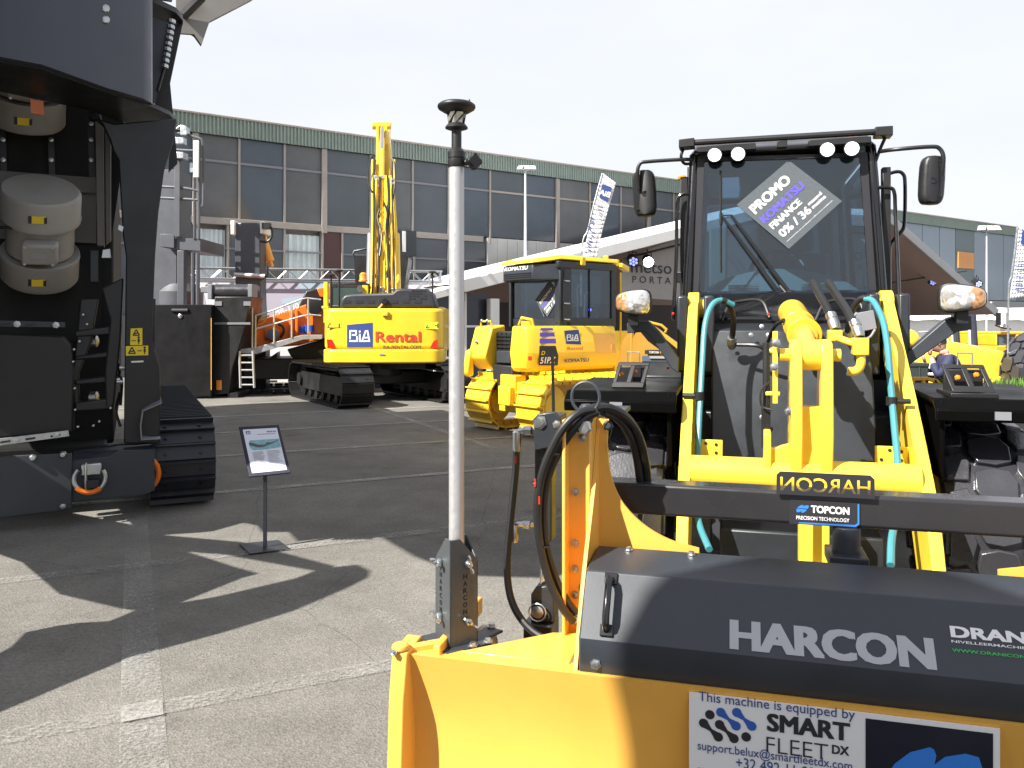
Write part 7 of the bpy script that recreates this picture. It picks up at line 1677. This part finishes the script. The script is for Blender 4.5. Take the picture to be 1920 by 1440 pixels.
# grass bank
gm_ = mat('grass_blade', (.10,.20,.03), .6, var=.4, vs=5)
rg = random.Random(8); b = B(); c0 = at(1905,738,6.6)
for i in range(1500):
    x = c0.x+rg.uniform(-.25,.9); y = c0.y+rg.uniform(-.3,.8); z = c0.z-.02; h = rg.uniform(.05,.13); a = rg.uniform(0,6.28); w = .006
    d = V((math.cos(a)*w, math.sin(a)*w,0)); tip = V((x+rg.uniform(-.05,.05),y+rg.uniform(-.05,.05),z+h)); p0 = V((x,y,z)); m1 = p0.lerp(tip,.5)+V((0,0,.015))
    b._add([p0-d,p0+d,m1+d*.7,m1-d*.7,tip],[(0,1,2,3),(3,2,4)])
gr = b.build('grass', gm_, smooth=False); gr['kind'] = 'stuff'; gr['label'] = 'tuft of bright green grass on the planter at the right edge'
pt_ = thing('planter', 'grass topped dark planter box behind the right loader tyre', 'planter', loc=(c0.x+.3,c0.y+.25,0))
b = B(); b.box(-.6,.7,-.6,.6,0,c0.z-.02); b.build('box', mat('planter_dark', (.03,.03,.03), .6), pt_, bevel=.01); b = B(); b.box(-.57,.67,-.57,.57,c0.z-.06,c0.z-.01); b.build('soil', mat('soil', (.05,.06,.02), .9, bump=.5, bs=20), pt_)

# ================================================================== person
def skin(verts, edges, name, m, parent, sub=2):
    me = bpy.data.meshes.new(name); me.from_pydata([v[:3] for v in verts], edges, []); o = bpy.data.objects.new(name, me); COL.objects.link(o)
    sm = o.modifiers.new('skin','SKIN'); sm.use_smooth_shade = True
    for i, v in enumerate(verts):
        sv = me.skin_vertices[0].data[i]; r = v[3]; sv.radius = r if isinstance(r, tuple) else (r, r); sv.use_root = (i == 0)
    sb = o.modifiers.new('sub','SUBSURF'); sb.levels = sub; sb.render_levels = sub
    dg = bpy.context.evaluated_depsgraph_get(); dg.update(); nm = bpy.data.meshes.new_from_object(o.evaluated_get(dg)); bpy.data.objects.remove(o)
    nm.name = name; nm.materials.clear(); nm.materials.append(m); no = bpy.data.objects.new(name, nm); COL.objects.link(no); no.parent = parent
    for p_ in nm.polygons: p_.use_smooth = True
    return no
SKN = mat('skin', (.52,.30,.22), .5, var=.08, vs=15); NAVJ = mat('navy_jacket', (.022,.028,.07), .75, var=.15, vs=10, bump=.2, bs=30); NAVT = mat('navy_trousers', (.018,.022,.05), .8, var=.15, bump=.2, bs=30); HAIR = mat('dark_hair', (.03,.024,.02), .7, var=.3, vs=60, bump=.5, bs=120)
w = at(1776,700,9.0)
ps = thing('person', 'person in navy work jacket bowing the head with both hands near the face', 'person', loc=(w.x,w.y,0), rot=R_(-18))
# faces -x ; y- is towards the viewer
J = [(.02,0,.92,(.15,.12)),(.02,0,1.08,(.15,.125)),(.0,0,1.22,(.17,.12)),(-.02,0,1.325,(.09,.08)),(-.06,0,1.39,(.055,.055)),
     (0,-.17,1.27,.062),(-.12,-.22,1.08,.047),(-.17,-.10,1.26,.036),(-.175,-.085,1.30,.030),
     (0,.17,1.27,.062),(-.13,.20,1.06,.047),(-.22,.05,1.20,.036),(-.225,.03,1.24,.030),
     (.02,-.09,.86,.09),(.0,-.10,.48,.062),(.03,-.10,.09,.045),(-.10,-.11,.035,.04),
     (.02,.09,.86,.09),(.02,.10,.48,.062),(.05,.10,.09,.045),(-.08,.11,.035,.04)]
E = [(0,1),(1,2),(2,3),(3,4),(2,5),(5,6),(6,7),(7,8),(2,9),(9,10),(10,11),(11,12),(0,13),(13,14),(14,15),(15,16),(0,17),(17,18),(18,19),(19,20)]
body = skin([(x,y,z,(tuple(q*.86 for q in r) if isinstance(r,tuple) else r*.86)) for x,y,z,r in J], E, 'body', SKN, ps)
# head and hands join the body mesh
bm = bmesh.new(); bm.from_mesh(body.data)
hc = V((-.11,-.0,1.455)); tilt = Matrix.Rotation(R_(-34),3,'Y')
r0 = bmesh.ops.create_uvsphere(bm, u_segments=28, v_segments=20, radius=1)
for v in r0['verts']:
    p_ = v.co.copy(); x,y,z = p_
    q = V((x*.098, y*.076, z*.118))
    if x < 0:                                                        # face side: jaw, nose, brow, mouth, eye sockets
        if z < -.1: q.y *= 1-.30*min(1,(-z-.1)); q.x *= 1-.10*(-z-.1)
        nz_ = math.exp(-((y/.16)**2))*math.exp(-(((z+.12)/.26)**2)); q.x -= .020*nz_*(1 if z < .1 else .5)
        q.x += .008*math.exp(-(((abs(y)-.36)/.16)**2))*math.exp(-(((z-.08)/.13)**2))
        q.x -= .004*math.exp(-((y/.3)**2))*math.exp(-(((z+.48)/.08)**2)); q.x += .004*math.exp(-((y/.28)**2))*math.exp(-(((z+.42)/.03)**2))
    v.co = hc + tilt @ q
def hand(palm, fwd, nrm, thumb_side):
    palm, fwd, nrm = V(palm), V(fwd).normalized(), V(nrm); nrm = (nrm-fwd*nrm.dot(fwd)).normalized(); sd = fwd.cross(nrm)
    pb = B(); pb.obox(palm, fwd*.045, sd*.040, nrm*.014)
    for k in range(4):
        o = palm+fwd*.043+sd*(.030-.020*k); L = (.068,.078,.072,.056)[k]; c = .55+.12*k
        p1 = o+fwd*L*.42+nrm*L*.08*c; p2 = p1+(fwd*.75+nrm*.66*c).normalized()*L*.33; p3 = p2+(fwd*.35+nrm*c).normalized()*L*.27
        pb.tube([o-fwd*.01,o,p1,p2,p3], [.0095,.0095,.009,.008,.006], 8)
    o = palm-fwd*.025+sd*(.036*thumb_side); p1 = o+(fwd*.5+sd*thumb_side*.6+nrm*.3).normalized()*.04; p2 = p1+(fwd*.9+nrm*.4).normalized()*.032
    pb.tube([o-sd*thumb_side*.012,o,p1,p2],[.012,.0115,.010,.007],8)
    return pb
for pb in (hand((-.185,-.055,1.365),(-.08,.35,.93),(.9,.1,.25),-1), hand((-.24,.0,1.285),(-.25,-.35,.9),(.85,-.1,.35),1)):
    vs = [bm.verts.new(v) for v in pb.v]
    for fc in pb.f:
        try: bm.faces.new([vs[i] for i in fc])
        except ValueError: pass
bm.to_mesh(body.data); bm.free()
for p_ in body.data.polygons: p_.use_smooth = True
b = B(); vs=[]; fs=[]; NU, NV = 24, 12
for j in range(NV+1):
    for i in range(NU):
        th = 2*math.pi*i/NU; ph = math.pi*.56*j/NV; x,y,z = math.sin(ph)*math.cos(th), math.sin(ph)*math.sin(th), math.cos(ph)
        fr = 1.06 if not (x < -.45 and z < .55) else .97
        vs.append(hc + tilt @ (Matrix.Rotation(R_(28),3,'Y') @ V((x*.100*fr, y*.079*fr, z*.119*fr)) + V((.004,0,.003))))
for j in range(NV):
    for i in range(NU): fs.append((j*NU+i,j*NU+(i+1)%NU,(j+1)*NU+(i+1)%NU,(j+1)*NU+i))
b._add(vs,fs); b.build('hair', HAIR, ps, ang=80)
b = B()
for s in (-1,1): 
    c = hc + tilt @ V((.008,s*.078,-.005)); b.lathe([(.012,-.006),(.026,0),(.022,.008),(.008,.01)],c,(.2,s,0),12)
b.each('ear', SKN, body)
jk = [(.02,0,.80,(.165,.14)),(.02,0,.98,(.165,.138)),(.02,0,1.10,(.165,.138)),(.0,0,1.22,(.185,.135)),(-.015,0,1.30,(.12,.10)),
     (0,-.18,1.27,.075),(-.12,-.225,1.08,.060),(-.165,-.115,1.23,.050),(0,.18,1.27,.075),(-.13,.205,1.06,.060),(-.21,.065,1.17,.050)]
skin(jk, [(0,1),(1,2),(2,3),(3,4),(3,5),(5,6),(6,7),(3,8),(8,9),(9,10)], 'jacket', NAVJ, ps)
skin([(.02,0,.90,(.15,.125)),(.02,-.09,.84,.10),(.0,-.10,.48,.078),(.03,-.10,.10,.065),(.02,.09,.84,.10),(.02,.10,.48,.078),(.05,.10,.10,.065)], [(0,1),(1,2),(2,3),(0,4),(4,5),(5,6)], 'trousers', NAVT, ps)
skin([(.06,-.10,.05,.045),(-.04,-.105,.05,.045),(-.13,-.11,.04,.035)], [(0,1),(1,2)], 'shoe', BLK, ps, 1); skin([(.08,.10,.05,.045),(-.02,.105,.05,.045),(-.11,.11,.04,.035)], [(0,1),(1,2)], 'shoe', BLK, ps, 1)
b = B(); b.prism([(-.155,-.06,1.30),(-.185,-.015,1.16),(-.19,.02,1.16),(-.15,.04,1.30)],(.03,0,0)); b.build('white_collar', WTX, ps, bevel=.006)
b = B(); b.tube(smooth_path([(-.185,-.02,1.10),(-.17,-.10,1.105),(-.10,-.15,1.11),(.02,-.155,1.11)],4),.018,6); b.build('white_stripe', WTX, ps)
